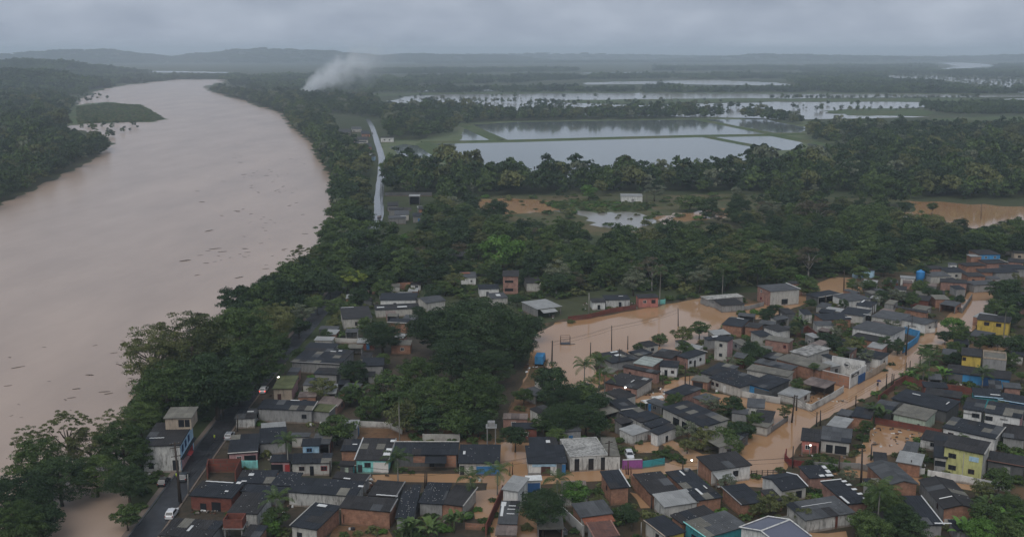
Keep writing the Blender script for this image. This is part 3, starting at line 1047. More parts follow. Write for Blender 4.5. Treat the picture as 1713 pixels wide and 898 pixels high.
# far plain
W5 = [(1470, 126), (1560, 124), (1600, 128), (1660, 129), (1720, 132), (1780, 162), (1690, 162), (1640, 150), (1560, 140), (1475, 136)]
W6 = [(1560, 99), (1680, 108), (1660, 118), (1560, 122)]
masses('far_woods', [
    [(690, 151), (1000, 150), (1300, 151), (1500, 152), (1760, 154), (1760, 157), (1500, 155), (1000, 154.5), (690, 155)],
    ([(1000, 128), (1340, 126), (1713, 121), (1760, 140), (1600, 150), (1400, 150), (1345, 146), (1330, 133), (1090, 132), (980, 134)], [W5]),
    [(560, 118), (760, 116), (960, 116), (960, 120), (700, 124), (600, 124)],
    [(690, 131), (960, 128), (975, 134), (820, 141), (690, 141)],
    [(1100, 113), (1330, 112), (1330, 118), (1100, 119)],
    ([(1340, 112), (1713, 108), (1760, 124), (1600, 126), (1560, 122), (1460, 122), (1350, 122)], [W6]),
    [(700, 104), (1100, 102), (1500, 101), (1500, 103.5), (1100, 105), (700, 107)],
    [(380, 132), (480, 128), (600, 128), (680, 138), (690, 150), (600, 157), (520, 158), (440, 152), (400, 145)],
    [(130, 128), (390, 128), (420, 131), (380, 132.8), (300, 132.5), (215, 140), (160, 150), (130, 160), (60, 150), (60, 130)],
    [(0, 120), (130, 118), (130, 126), (60, 132), (0, 140)],
    [(-200, 150), (40, 140), (90, 158), (100, 176), (70, 178), (-200, 178)],
], 'hazy belts of far woodland across the flooded plain', 52, 'patch', (0.75, 1.15), 31, 0.85)
masses('plain_trees', [
    [(1345, 148), (1500, 146), (1600, 150), (1640, 157), (1500, 156), (1400, 155)],
    [(1555, 178), (1620, 176), (1720, 174), (1760, 190), (1640, 191), (1575, 189)],
    [(1395, 160), (1440, 160), (1440, 161), (1395, 161)],
], 'dark trees beyond the flooded farmland', 24, 'patch', (0.5, 0.75), 37)
masses('far_fringe', [
    [(860, 193), (1000, 193), (1190, 191), (1210, 198), (1000, 201), (860, 203)],
    [(560, 190), (640, 186), (760, 184), (800, 190), (860, 193), (860, 203), (795, 206), (772, 212), (755, 226), (700, 234), (652, 232), (642, 215), (640, 200)],
    [(420, 165), (480, 160), (560, 168), (640, 172), (600, 186), (560, 190), (520, 182), (470, 180)],
    ([(1352, 220), (1450, 220), (1560, 222), (1720, 222), (1780, 226), (1700, 232), (1660, 240), (1690, 250), (1780, 252), (1600, 264), (1450, 258), (1370, 240), (1348, 228)], [[(1600, 238), (1720, 236), (1720, 254), (1620, 252)]]),
    [(1240, 196), (1300, 199), (1345, 206), (1340, 212), (1290, 204), (1240, 199)],
    [(-150, 158), (60, 158), (125, 172), (118, 186), (80, 186), (-150, 182)],
    [(-150, 184), (80, 186), (112, 190), (104, 214), (60, 208), (-150, 206)],
], 'mass of dark trees between the ponds and the flooded fields', 10.5, 'tree', (3.4, 7.6), 41, 0.92)
masses('water_shrubs', [
    [(590, 176), (690, 162), (860, 157), (1000, 160), (1250, 176), (1560, 174), (1560, 190), (1300, 190), (1100, 190), (860, 190), (620, 186)],
    [(600, 178), (860, 182), (1220, 186), (1220, 194), (860, 196), (600, 190)],
    [(640, 170), (860, 160), (1300, 172), (1500, 176), (1300, 186), (900, 184), (640, 182)],
], 'scattered shrubs standing in the flooded fields', 26, 'tree', (1.4, 3.8), 43, 0.13, 'shrubs')
masses('hedges', [
    [(880, 175), (1090, 177), (1240, 180), (1240, 182), (1090, 179.5), (880, 178)],
    [(700, 168), (940, 172), (1000, 170.5), (940, 174), (700, 170.5)],
    [(1290, 164), (1640, 164), (1640, 166), (1290, 166.5)],
    [(640, 180), (860, 187), (1200, 190), (1200, 193), (860, 190), (640, 183)],
    [(1360, 184), (1560, 183), (1560, 185), (1360, 187)],
], 'drowned hedge lines between the flooded fields', 11, 'tree', (1.5, 4.2), 47, 0.55, 'hedge')
masses('water_shrubs', [
    [(120, 206), (180, 208), (250, 208), (225, 222), (190, 236), (130, 224)],
    [(128, 160), (165, 158), (185, 170), (130, 175)],
    [(1470, 126), (1560, 125), (1713, 134), (1713, 150), (1640, 146), (1560, 134)],
], 'half-drowned shrubs along the far river bank', 16, 'tree', (1.6, 4.0), 44, 0.4, 'shrubs')
masses('bank_shrubs', [
    [(128, 180), (180, 173), (235, 177), (262, 191), (276, 200), (250, 204), (180, 206), (130, 208)],
    [(905, 340), (1000, 336), (1080, 342), (1095, 352), (1000, 355), (930, 349)],
], 'low green growth covering the island and the meadow', 4.5, 'shrub', (1.5, 2.8), 45, 0.9, 'shrubs')
masses('marsh_shrubs', [
    [(780, 332), (900, 328), (1200, 326), (1520, 332), (1530, 360), (1480, 392), (1200, 400), (1000, 395), (800, 365)],
], 'low shrubs of the flooded marsh', 9, 'shrub', (1.2, 3.6), 46, 0.38, 'shrubs')
masses('belt_woods', [
    [(800, 316), (860, 312), (1000, 306), (1150, 300), (1300, 298), (1500, 292), (1713, 285), (1800, 290), (1800, 332), (1600, 334), (1500, 326), (1300, 320), (1000, 322), (860, 326)],
    [(1440, 262), (1600, 266), (1760, 256), (1800, 280), (1713, 285), (1500, 292), (1300, 297), (1200, 296), (1330, 285)],
    [(655, 290), (740, 300), (800, 306), (870, 312), (860, 328), (780, 332), (650, 322), (645, 300)],
], 'dark wall of trees in the belt in front of the ponds', 8.6, 'tree', (3.6, 8.2), 51)
masses('marsh_trees', [
    [(1180, 332), (1350, 330), (1520, 338), (1530, 352), (1400, 378), (1240, 366)],
    [(1240, 300), (1500, 296), (1713, 290), (1713, 336), (1500, 334), (1240, 326)],
    [(860, 322), (1240, 318), (1240, 330), (1000, 330), (860, 332)],
], 'scattered trees and scrub of the marsh before the belt', 11, 'tree', (2.0, 5.0), 57, 0.4, 'trees')
masses('left_bank_woods', [
    [(-150, 205), (60, 208), (104, 216), (108, 236), (140, 246), (184, 250), (150, 268), (100, 292), (50, 318), (-150, 400)],
], 'dense dark trees on the far river bank', 9.0, 'tree', (3.6, 8.2), 53)
masses('river_bank_woods', [
    [(350, 152), (410, 168), (474, 190), (490, 212), (524, 240), (535, 265), (560, 300), (612, 300), (616, 272), (598, 268), (580, 246), (560, 232), (556, 214), (540, 190), (500, 178), (420, 160)],
], 'green trees of the river bank beside the far road', 8.5, 'tree', (4.0, 6.6), 55)
masses('east_gardens', [
    [(1748, 440), (2150, 430), (2500, 905), (1775, 905)],
], 'trees and gardens continuing at the right of the town', 9.5, 'tree', (2.5, 5.2), 59, 0.6, 'trees')

# ------------------------------------------------------------------ builders: houses
SHEETS, UNITS = {}, {}
FOOT = []          # house footprints (centre, half-diagonal), to keep scattered plants off them


def sheet_mesh(mat):
    """corrugated sheet, unit size, lower edge thickened"""
    if mat not in SHEETS:
        n = 8
        vs, fs = [], []
        for j in (0, 1):
            for i in range(n + 1):
                vs.append((i / n, j, 0.035 if i % 2 else 0.0))
        for i in range(n + 1):
            vs.append((i / n, 0, (0.035 if i % 2 else 0.0) - 0.03))
        for i in range(n):
            fs.append((i, i + 1, n + 2 + i, n + 1 + i))
            fs.append((2 * n + 2 + i, 2 * n + 3 + i, i + 1, i))
        SHEETS[mat] = pydata('roof_sheet', vs, fs, MATS[mat])
    return SHEETS[mat]


def unit(name, mat, maker):
    k = (name, mat)
    if k not in UNITS:
        UNITS[k] = maker().mesh(name, MATS[mat])
    return UNITS[k]


def frame_unit():
    m = MB()
    for c, s in (((-0.46, 0, 0), (0.08, 1, 1)), ((0.46, 0, 0), (0.08, 1, 1)), ((0, 0, 0.46), (0.84, 1, 0.08)), ((0, 0, -0.46), (0.84, 1, 0.08)), ((0, 0, 0), (0.05, 0.9, 0.84))):
        m.box(c, s)
    return m


def box_unit():
    return MB().box((0, 0, 0), (1, 1, 1))


def opening(parent, kind, p, d, nrm, w, h, z, mat):
    """window, door or gate on a wall; p: 2-D point on the wall face, d: along it, nrm: outward"""
    ang = math.atan2(d[1], d[0])
    R = Matrix.Rotation(ang, 4, 'Z')
    c = Vector((p[0] + nrm[0] * 0.03, p[1] + nrm[1] * 0.03, z))
    if kind == 'win':
        fm = mat or 'white'
        o = link('window', unit('window', fm, frame_unit), parent, None, Matrix.Translation(c) @ R @ Matrix.Diagonal((w, 0.12, h, 1)))
        link('pane', unit('pane', 'glass', box_unit), o, None, Matrix.Diagonal((0.86, 0.4, 0.86, 1)))
    elif kind == 'hole':
        link('doorway', unit('doorway', 'glass', box_unit), parent, None, Matrix.Translation(c) @ R @ Matrix.Diagonal((w, 0.08, h, 1)))
    else:
        nm = {'door': 'door', 'gate': 'gate', 'panel': 'painted_panel', 'patch': 'plaster_patch'}[kind]
        o = link(nm, unit(nm, mat or 'brown', box_unit), parent, None, Matrix.Translation(c) @ R @ Matrix.Diagonal((w, 0.1, h, 1)))
        if kind == 'door':
            link('handle', unit('handle', 'grey_metal', box_unit), o, None, Matrix.Translation((0.38, -0.5, 0)) @ Matrix.Diagonal((0.08, 0.8, 0.05, 1)))


def rect_from(key, q, zs):
    P = [UZ(key, q[2 * i], q[2 * i + 1], zs[i]) for i in range(4)]
    P2 = [Vector((p.x, p.y)) for p in P]
    u = ((P2[1] - P2[0]) + (P2[2] - P2[3])) / 2
    v = ((P2[0] - P2[3]) + (P2[1] - P2[2])) / 2
    tu = math.atan2(u.y, u.x)
    tv = math.atan2(v.y, v.x) - math.pi / 2
    d = (tv - tu + math.pi) % (2 * math.pi) - math.pi
    wu, wv = u.length, v.length
    th = tu + d * wv / (wu + wv) if abs(d) < 0.9 else tu + d / 2
    c = (P2[0] + P2[1] + P2[2] + P2[3]) / 4
    W = max(2.0, u.length * math.cos(tu - th))
    D = max(2.0, v.length * math.cos(tv - th))
    return c, th, W, D, math.degrees(d)


def house(label, key, q, h=2.7, dh=0.6, roof='mono', rm='dark', w='grey', n=None, l=None, r=None, f=None, op='auto', ex=(), sheets=None,
          ov=0.3, base=0.0, name='house', cat='house', group=None, rise=0.9, no=''):
    if roof in ('mono',):
        zs = [h + dh, h + dh, h, h]
    elif roof == 'monox':
        zs = [h, h + dh, h + dh, h]
    else:
        zs = [h] * 4
    c, th, W, D, sk = rect_from(key, q, zs)
    rg = random.Random(hash((round(c.x), round(c.y))) & 0xffff)
    H = tag(empty(name, (c.x, c.y, 0), th), label, cat, group)
    if rm == 'dark' and rg.random() < 0.42:
        rm = 'dark_brown' if rg.random() < 0.65 else 'grey_roof'
    FOOT.append((c.x, c.y, th, W / 2, D / 2, label, sk))

    def zr(a, b):
        if roof == 'mono':
            return h + dh * (b + D / 2) / D
        if roof == 'monox':
            return h + dh * (a + W / 2) / W
        if roof == 'gx':
            return h + rise * (1 - abs(2 * b / D))
        if roof == 'gy':
            return h + rise * (1 - abs(2 * a / W))
        return h
    # walls
    if roof == 'flat':
        ov = 0.0
    a, b, t = W / 2 - ov, D / 2 - ov, 0.18
    mats = {'n': n or w, 'l': l or w, 'r': r or w, 'f': f or w}
    top = -0.05

    def wall(A, B, nin, side):
        A, B, nin = Vector(A), Vector(B), Vector(nin)
        pr = [A]
        if (roof == 'gx' and side in 'lr') or (roof == 'gy' and side in 'nf'):
            pr.append((A + B) / 2)
        pr.append(B)
        o_ = [(A.x, A.y, base - 0.15 if base else -0.3), (B.x, B.y, base - 0.15 if base else -0.3)] + [(p.x, p.y, zr(p.x, p.y) + top) for p in reversed(pr)]
        k = len(o_)
        i_ = [(x + nin.x * t, y + nin.y * t, z) for x, y, z in o_]
        fs = [tuple(range(k)), tuple(range(2 * k - 1, k - 1, -1))] + [(i, k + i, k + (i + 1) % k, (i + 1) % k) for i in range(k)]
        link('wall', pydata('wall', o_ + i_, fs, MATS[mats[side]]), H)
    if 'n' not in no:
        wall((-a, -b), (a, -b), (0, 1), 'n')
    if 'f' not in no:
        wall((a, b), (-a, b), (0, -1), 'f')
    if 'l' not in no:
        wall((-a, b - t), (-a, -b + t), (1, 0), 'l')
    if 'r' not in no:
        wall((a, -b + t), (a, b - t), (-1, 0), 'r')
    for i, s in enumerate('nlrf'):
        if s in no:      # open side: posts carry the roof
            e0, e1 = {'n': ((-a, -b), (a, -b)), 'f': ((-a, b), (a, b)), 'l': ((-a, b), (-a, -b)), 'r': ((a, -b), (a, b))}[s]
            L = (Vector(e1) - Vector(e0)).length
            k = max(1, int(L / 3.2))
            for j in range(k + 1):
                if s in 'lr' and ('n' in no and j in (0, k)):
                    continue
                p = Vector(e0).lerp(Vector(e1), j / k) * 0.985
                link('post', unit('post', 'wood' if mats[s] == 'wood' else 'concrete', box_unit), H, None,
                     Matrix.Translation((p.x, p.y, (zr(p.x, p.y) + base) / 2 - 0.1)) @ Matrix.Diagonal((0.18, 0.18, zr(p.x, p.y) - base, 1)))
    # roof
    slopes = []
    hw, hd = W / 2, D / 2
    if roof in ('mono', 'flat'):
        slopes = [((-hw, -hd), (W, 0), (0, D))]
    elif roof == 'monox':
        slopes = [((-hw, hd), (0, -D), (W, 0))]
    elif roof == 'gx':
        slopes = [((-hw, -hd), (W, 0), (0, hd)), ((hw, hd), (-W, 0), (0, -hd))]
    elif roof == 'gy':
        slopes = [((-hw, hd), (0, -D), (hw, 0)), ((hw, -hd), (0, D), (-hw, 0))]
    m = MB()
    SL = []
    for o2, u2, v2 in slopes:
        def P3(s, k, o2=o2, u2=u2, v2=v2):
            x, y = o2[0] + u2[0] * s + v2[0] * k, o2[1] + u2[1] * s + v2[1] * k
            return Vector((x, y, zr(x, y)))
        O, Ue, Ve = P3(0, 0), P3(1, 0), P3(0, 1)
        Uv, Vv = Ue - O, Ve - O
        nn = Uv.cross(Vv).normalized()
        SL.append((O, Uv, Vv, nn))
        q4 = [O, Ue, P3(1, 1), Ve]
        m.add(q4 + [p - nn * 0.1 for p in q4], [(0, 1, 2, 3), (7, 6, 5, 4), (0, 4, 5, 1), (1, 5, 6, 2), (2, 6, 7, 3), (3, 7, 4, 0)])
    RF = m.build('roof', MATS[rm], H)
    if sheets is None:
        sheets = c.y < 285 and roof != 'flat'
    if sheets:
        sm = sheet_mesh(rm)
        patchy = rg.choice([0.02, 0.06, 0.15, 0.3])
        for O, Uv, Vv, nn in SL:
            nu, nv = max(1, round(Uv.length / 1.9)), max(1, round(Vv.length / 2.6))
            for i in range(nu):
                for j in range(nv):
                    X, Y = Uv / nu * 1.012, Vv / nv * 1.07 - nn * 0.035
                    p = O + Uv * (i / nu) + Vv * (j / nv) + nn * (0.075 + 0.02 * (i % 2) + rg.uniform(0, 0.02)) - Vv.normalized() * (0.06 + rg.uniform(0, 0.06))
                    M = Matrix(((X.x, Y.x, nn.x, p.x), (X.y, Y.y, nn.y, p.y), (X.z, Y.z, nn.z, p.z), (0, 0, 0, 1)))
                    pm = sm
                    if rm in ('dark', 'dark_brown', 'grey_roof') and rg.random() < patchy:
                        pm = sheet_mesh(rg.choice(['dark_brown', 'grey_roof', 'dark', 'dark_brown', 'beige_roof']))
                    link('roof_sheet', pm, RF, None, M)
    # openings
    sides = {'n': ((-a, -b), (1, 0), (0, -1), 2 * a), 'l': ((-a, b), (0, -1), (-1, 0), 2 * b), 'r': ((a, -b), (0, 1), (1, 0), 2 * b)}
    if op == 'auto':
        op = []
        for s in 'nlr':
            if s in no:
                continue
            L = sides[s][3]
            if s != 'n' and rg.random() < 0.3:
                continue
            k = int(L / 3.4)
            for j in range(k):
                x = (j + 0.5 + rg.uniform(-0.15, 0.15)) / k
                u_ = rg.random()
                if u_ < 0.5:
                    op.append((s, 'win', x, 1.5, 1.1, 0.95, rg.choice(['white', 'brown', 'dark_metal', 'grey_metal'])))
                elif u_ < 0.72:
                    op.append((s, 'door', x, 1.0, 0.9, 2.05, rg.choice(['brown', 'grey_metal', 'blue', 'wood', 'white'])))
                elif u_ < 0.82:
                    op.append((s, 'hole', x, 1.05, 1.0, 2.0, None))
            if h > 4.8 and base == 0:
                for j in range(k):
                    op.append((s, 'win', (j + 0.5) / k, 4.2, 1.2, 1.0, 'white'))
    for s, kind, x, z, w_, h_, mt in op:
        p0, d, nr, L = sides[s]
        w_ = min(w_, L * 0.95)
        p = (p0[0] + d[0] * L * x, p0[1] + d[1] * L * x)
        if base:
            z = z + base
        opening(H, kind, p, d, nr, w_, h_, z, mt)
    # roof details
    for e in ex:
        O, Uv, Vv, nn = SL[0]
        if e[0] == 'sky':
            _, s, k, w_, l_ = e[:5]
            X, Y = Uv.normalized(), Vv.normalized()
            p = O + Uv * s + Vv * k + nn * 0.17
            M = Matrix(((X.x * w_, Y.x * l_, nn.x, p.x), (X.y * w_, Y.y * l_, nn.y, p.y), (X.z * w_, Y.z * l_, nn.z, p.z), (0, 0, 0, 1)))
            link('skylight_sheet', sheet_mesh(e[5] if len(e) > 5 else 'white_sheet'), RF, None, M)
        elif e[0] == 'flash':
            for s in e[1]:
                A, B = {'n': ((-hw, -hd), (hw, -hd)), 'f': ((-hw, hd), (hw, hd)), 'l': ((-hw, -hd), (-hw, hd)), 'r': ((hw, -hd), (hw, hd))}[s]
                A3, B3 = Vector((A[0], A[1], zr(*A) + 0.14)), Vector((B[0], B[1], zr(*B) + 0.14))
                pts = [A3, B3]
                if (roof == 'gx' and s in 'lr') or (roof == 'gy' and s in 'nf'):
                    mm = (Vector(A) + Vector(B)) / 2
                    pts = [A3, Vector((mm.x, mm.y, zr(mm.x, mm.y) + 0.14)), B3]
                MB().tube(pts, 0.13, 4).build('edge_flashing', MATS[e[2] if len(e) > 2 else 'white_sheet'], RF)
        elif e[0] == 'ridge':
            if roof == 'gx':
                pts = [(-hw, 0, zr(0, 0) + 0.1), (hw, 0, zr(0, 0) + 0.1)]
            else:
                pts = [(0, -hd, zr(0, 0) + 0.1), (0, hd, zr(0, 0) + 0.1)]
            MB().tube(pts, 0.14, 5).build('ridge_cap', MATS[e[1] if len(e) > 1 else rm], RF)
        elif e[0] == 'stones':
            m2 = MB()
            for _ in range(e[1]):
                O, Uv, Vv, nn = SL[rg.randrange(len(SL))]
                p = O + Uv * rg.uniform(0.05, 0.95) + Vv * rg.uniform(0.05, 0.95) + nn * 0.19
                m2.box(p, (rg.uniform(0.08, 0.24), rg.uniform(0.06, 0.14), 0.08), rg.uniform(0, 3))
            tag(m2.build('roof_stones', MATS['light_roof'], RF), kind='stuff')
        elif e[0] == 'parapet':
            ph, pm = e[1], e[2]
            for A, B in (((-hw, -hd), (hw, -hd)), ((hw, hd), (-hw, hd)), ((-hw, hd - 0.16), (-hw, -hd + 0.16)), ((hw, -hd + 0.16), (hw, hd - 0.16))):
                A, B = Vector(A), Vector(B)
                d = (B - A).normalized()
                nin = Vector((-d.y, d.x))
                mid = (A + B) / 2 + nin * 0.08
                MB().box((mid.x, mid.y, zr(mid.x, mid.y) + ph / 2 + 0.02), ((B - A).length, 0.16, ph), math.atan2(d.y, d.x)).build('parapet', MATS[pm], H)
        elif e[0] == 'awning':
            _, s, z, dep, mt, x0, x1 = e
            p0, d, nr, L = sides[s]
            A = Vector((p0[0] + d[0] * L * x0, p0[1] + d[1] * L * x0, z))
            B = Vector((p0[0] + d[0] * L * x1, p0[1] + d[1] * L * x1, z))
            nv3 = Vector((nr[0], nr[1], -0.22)) * dep
            q4 = [A, B, B + nv3, A + nv3]
            MB().add(q4 + [p - Vector((0, 0, 0.07)) for p in q4], [(0, 1, 2, 3), (7, 6, 5, 4), (0, 4, 5, 1), (1, 5, 6, 2), (2, 6, 7, 3), (3, 7, 4, 0)]).build('awning', MATS[mt], H)
        elif e[0] == 'posts':
            for s, x in e[1]:
                p0, d, nr, L = sides[s]
                link('post', unit('post', 'concrete', box_unit), H, None, Matrix.Translation((p0[0] + d[0] * L * x + nr[0] * 1.6, p0[1] + d[1] * L * x + nr[1] * 1.6, 1.15)) @ Matrix.Diagonal((0.15, 0.15, 2.3, 1)))
    return H


def on_roof(H, a, b, z):
    """world point over a house given fractions of its footprint"""
    for F_ in FOOT:
        if abs(F_[0] - H.location.x) < 1e-3 and abs(F_[1] - H.location.y) < 1e-3:
            v = Matrix.Rotation(F_[2], 3, 'Z') @ Vector(((a - 0.5) * 2 * F_[3], (b - 0.5) * 2 * F_[4], z))
            return Vector((F_[0] + v.x, F_[1] + v.y, z))


def yard_wall(label, key, pts, h, mat, group=None, cap=None, name='yard_wall', t=0.18, z0=0.0, posts=False):
    """boundary wall along ground points; every straight run is a panel of it"""
    P = [UZ(key, x, y, z0) for x, y in pts]
    H = tag(empty(name, P[0]), label, 'wall', group)
    for i in range(len(P) - 1):
        A, B = P[i] - P[0], P[i + 1] - P[0]
        d = B - A
        L = d.length
        ang = math.atan2(d.y, d.x)
        mid = (A + B) / 2
        hh = h if not hasattr(h, '__len__') else h[i]
        k = max(1, round(L / 7.0))
        for j in range(k):
            c = A.lerp(B, (j + 0.5) / k)
            link('panel', unit('panel', mat, box_unit), H, None, Matrix.Translation((c.x, c.y, hh / 2 - 0.15)) @ Matrix.Rotation(ang, 4, 'Z') @ Matrix.Diagonal((L / k - 0.03, t, hh + 0.3, 1)))
        for j in range(k + 1):
            if j == k and i < len(P) - 2:
                continue
            c = A.lerp(B, j / k)
            link('pier', unit('pier', mat, box_unit), H, None, Matrix.Translation((c.x, c.y, hh / 2 - 0.1)) @ Matrix.Rotation(ang, 4, 'Z') @ Matrix.Diagonal((0.26, 0.26, hh + 0.32, 1)))
        if cap:
            link('coping', unit('coping', cap, box_unit), H, None, Matrix.Translation((mid.x, mid.y, hh + 0.11)) @ Matrix.Rotation(ang, 4, 'Z') @ Matrix.Diagonal((L, 0.3, 0.1, 1)))
    return H


# ------------------------------------------------------------------ builders: street furniture, vehicles, boat, people
def zat(p, key, x, y):
    """height above ground of the picture point x, y on the vertical through p"""
    px = Z(key, x, y)
    d = ray(*px)
    return HC + d.z * p.y / d.y


def pole(label, key, bx, by, tx, ty, arm=0, mat='pole', r=0.14, group=None, name='utility_pole', cat='pole'):
    p = UZ(key, bx, by)
    h = min(12.5, max(2.0, zat(p, key, tx, ty)))
    tp = Z(key, tx, ty)
    d = ray(*tp)
    lx = d.x * p.y / d.y - p.x
    lx = max(-0.4, min(0.4, lx))
    t = tag(empty(name, p), label, cat, group)
    MB().tube([(0, 0, -0.3), (lx * 0.5, 0, h * 0.5), (lx, 0, h)], [r * 1.25, r, r * 0.8], 7).build('post', MATS[mat], t, True)
    if arm:
        for k in range(arm):
            z = h - 0.35 - 0.8 * k
            MB().box((lx, -0.12, z), (1.9, 0.1, 0.12), 0.5).build('crossarm', MATS['wood'], t)
            for q in (-0.8, -0.3, 0.8):
                MB().lathe([(0.04, 0), (0.06, 0.08), (0.03, 0.18)], 6, (lx + q * math.cos(0.5), -0.12 + q * math.sin(0.5), z + 0.06)).build('insulator', MATS['grey'], t)
    return t, p, h


def loft(prof_list, close=True):
    """prof_list: list of rings with equal point counts"""
    n = len(prof_list[0])
    vs = [p for ring in prof_list for p in ring]
    fs = []
    for i in range(len(prof_list) - 1):
        for k in range(n):
            k2 = (k + 1) % n
            fs.append((i * n + k, i * n + k2, (i + 1) * n + k2, (i + 1) * n + k))
    fs.append(tuple(range(n - 1, -1, -1)))
    fs.append(tuple((len(prof_list) - 1) * n + k for k in range(n)))
    return vs, fs


def car(label, p, heading, paintm, van=False, lights=False, rear=True):
    """heading: direction of the bonnet, radians"""
    t = tag(empty('van' if van else 'car', p, heading), label, 'van' if van else 'car')
    L, W = (4.4, 1.75) if van else (4.0, 1.68)
    m = MB()
    # lower body: rings along x, rounded section
    xs = [-0.5, -0.47, -0.3, 0.1, 0.22, 0.44, 0.5]
    tops = [0.72, 0.88, 0.92, 0.92, 0.9, 0.78, 0.6]
    wd = [0.86, 0.95, 1.0, 1.0, 1.0, 0.95, 0.82]
    rings = []
    for x, tp, w_ in zip(xs, tops, wd):
        y = W / 2 * w_
        rings.append([(x * L, -y * 0.94, 0.24), (x * L, y * 0.94, 0.24), (x * L, y, 0.5), (x * L, y * 0.93, tp), (x * L, -y * 0.93, tp), (x * L, -y, 0.5)])
    m.add(*loft(rings))
    hh = 1.75 if van else 1.46
    cx = ([-0.49, -0.46, 0.2, 0.36] if van else [-0.46, -0.34, 0.05, 0.24])
    ch = [0.88, hh, hh, 0.88]
    cw = [0.9, 0.78, 0.78, 0.88]
    rings = [[(x * L, -W / 2 * w_, 0.86), (x * L, W / 2 * w_, 0.86), (x * L, W / 2 * (w_ - (0.0 if z < 1 else 0.02)), z), (x * L, -W / 2 * (w_ - (0.0 if z < 1 else 0.02)), z)] for x, z, w_ in zip(cx, ch, cw)]
    m.add(*loft(rings))
    b_ = m.build('body', MATS[paintm], t)

    def glass(name, q):
        q = [Vector(v) for v in q]
        nn = (q[1] - q[0]).cross(q[3] - q[0]).normalized() * 0.02
        MB().add([v + nn for v in q] + [v - nn for v in q], [(0, 1, 2, 3), (7, 6, 5, 4), (0, 4, 5, 1), (1, 5, 6, 2), (2, 6, 7, 3), (3, 7, 4, 0)]).build(name, MATS['glass'], b_)

    def lerp3(a, b, k):
        return tuple(a[i] + (b[i] - a[i]) * k for i in range(3))
    for (i, j, nm) in ((0, 1, 'rear_window'), (3, 2, 'windscreen')):
        lo, hi = cx[i] * L, cx[j] * L
        wl, wh = W / 2 * cw[i] * 0.88, W / 2 * cw[j] * 0.86
        z0, z1 = 0.93, hh - 0.1
        s = (z0 - 0.88) / (hh - 0.88)
        s2 = (z1 - 0.88) / (hh - 0.88)
        xa, xb = lo + (hi - lo) * s, lo + (hi - lo) * s2
        off = -0.02 if i == 0 else 0.02
        glass(nm, [(xa + off, -wl, z0), (xa + off, wl, z0), (xb + off, wh, z1), (xb + off, -wh, z1)])
    for sgn in (-1, 1):
        y0, y1 = sgn * (W / 2 * 0.885 + 0.012), sgn * (W / 2 * 0.765 + 0.012)
        xa0, xb0 = cx[0] * L + 0.32, cx[3] * L - 0.4
        xa1, xb1 = cx[1] * L + 0.12, cx[2] * L - 0.06
        for k0, k1 in ((0, 0.48), (0.53, 1)):
            glass('side_window', [(xa0 + (xb0 - xa0) * k0, y0, 0.95), (xa0 + (xb0 - xa0) * k1, y0, 0.95), (xa1 + (xb1 - xa1) * k1, y1, hh - 0.12), (xa1 + (xb1 - xa1) * k0, y1, hh - 0.12)])
        for x in (-0.31, 0.31):
            wv = MB()
            wv.tube([(x * L, sgn * (W / 2 - 0.2), 0.3), (x * L, sgn * (W / 2 + 0.01), 0.3)], 0.3, 12)
            wo_ = wv.build('wheel', MATS['rubber'], t)
            MB().tube([(x * L, sgn * (W / 2 + 0.005), 0.3), (x * L, sgn * (W / 2 + 0.03), 0.3)], 0.17, 8).build('rim', MATS['grey_metal'], wo_)
        MB().box((L * 0.485, sgn * W * 0.33, 0.66), (0.12, 0.32, 0.14)).build('headlight', MATS['white_sheet'], b_)
        MB().box((-L * 0.492, sgn * W * 0.40, 0.74), (0.08, 0.2, 0.24)).build('tail_light', MATS['lamp_red' if lights else 'red'], b_)
        MB().box((cx[3] * L - 0.25, sgn * (W / 2 + 0.08), 0.98), (0.1, 0.16, 0.12)).build('wing_mirror', MATS[paintm], b_)
    return t


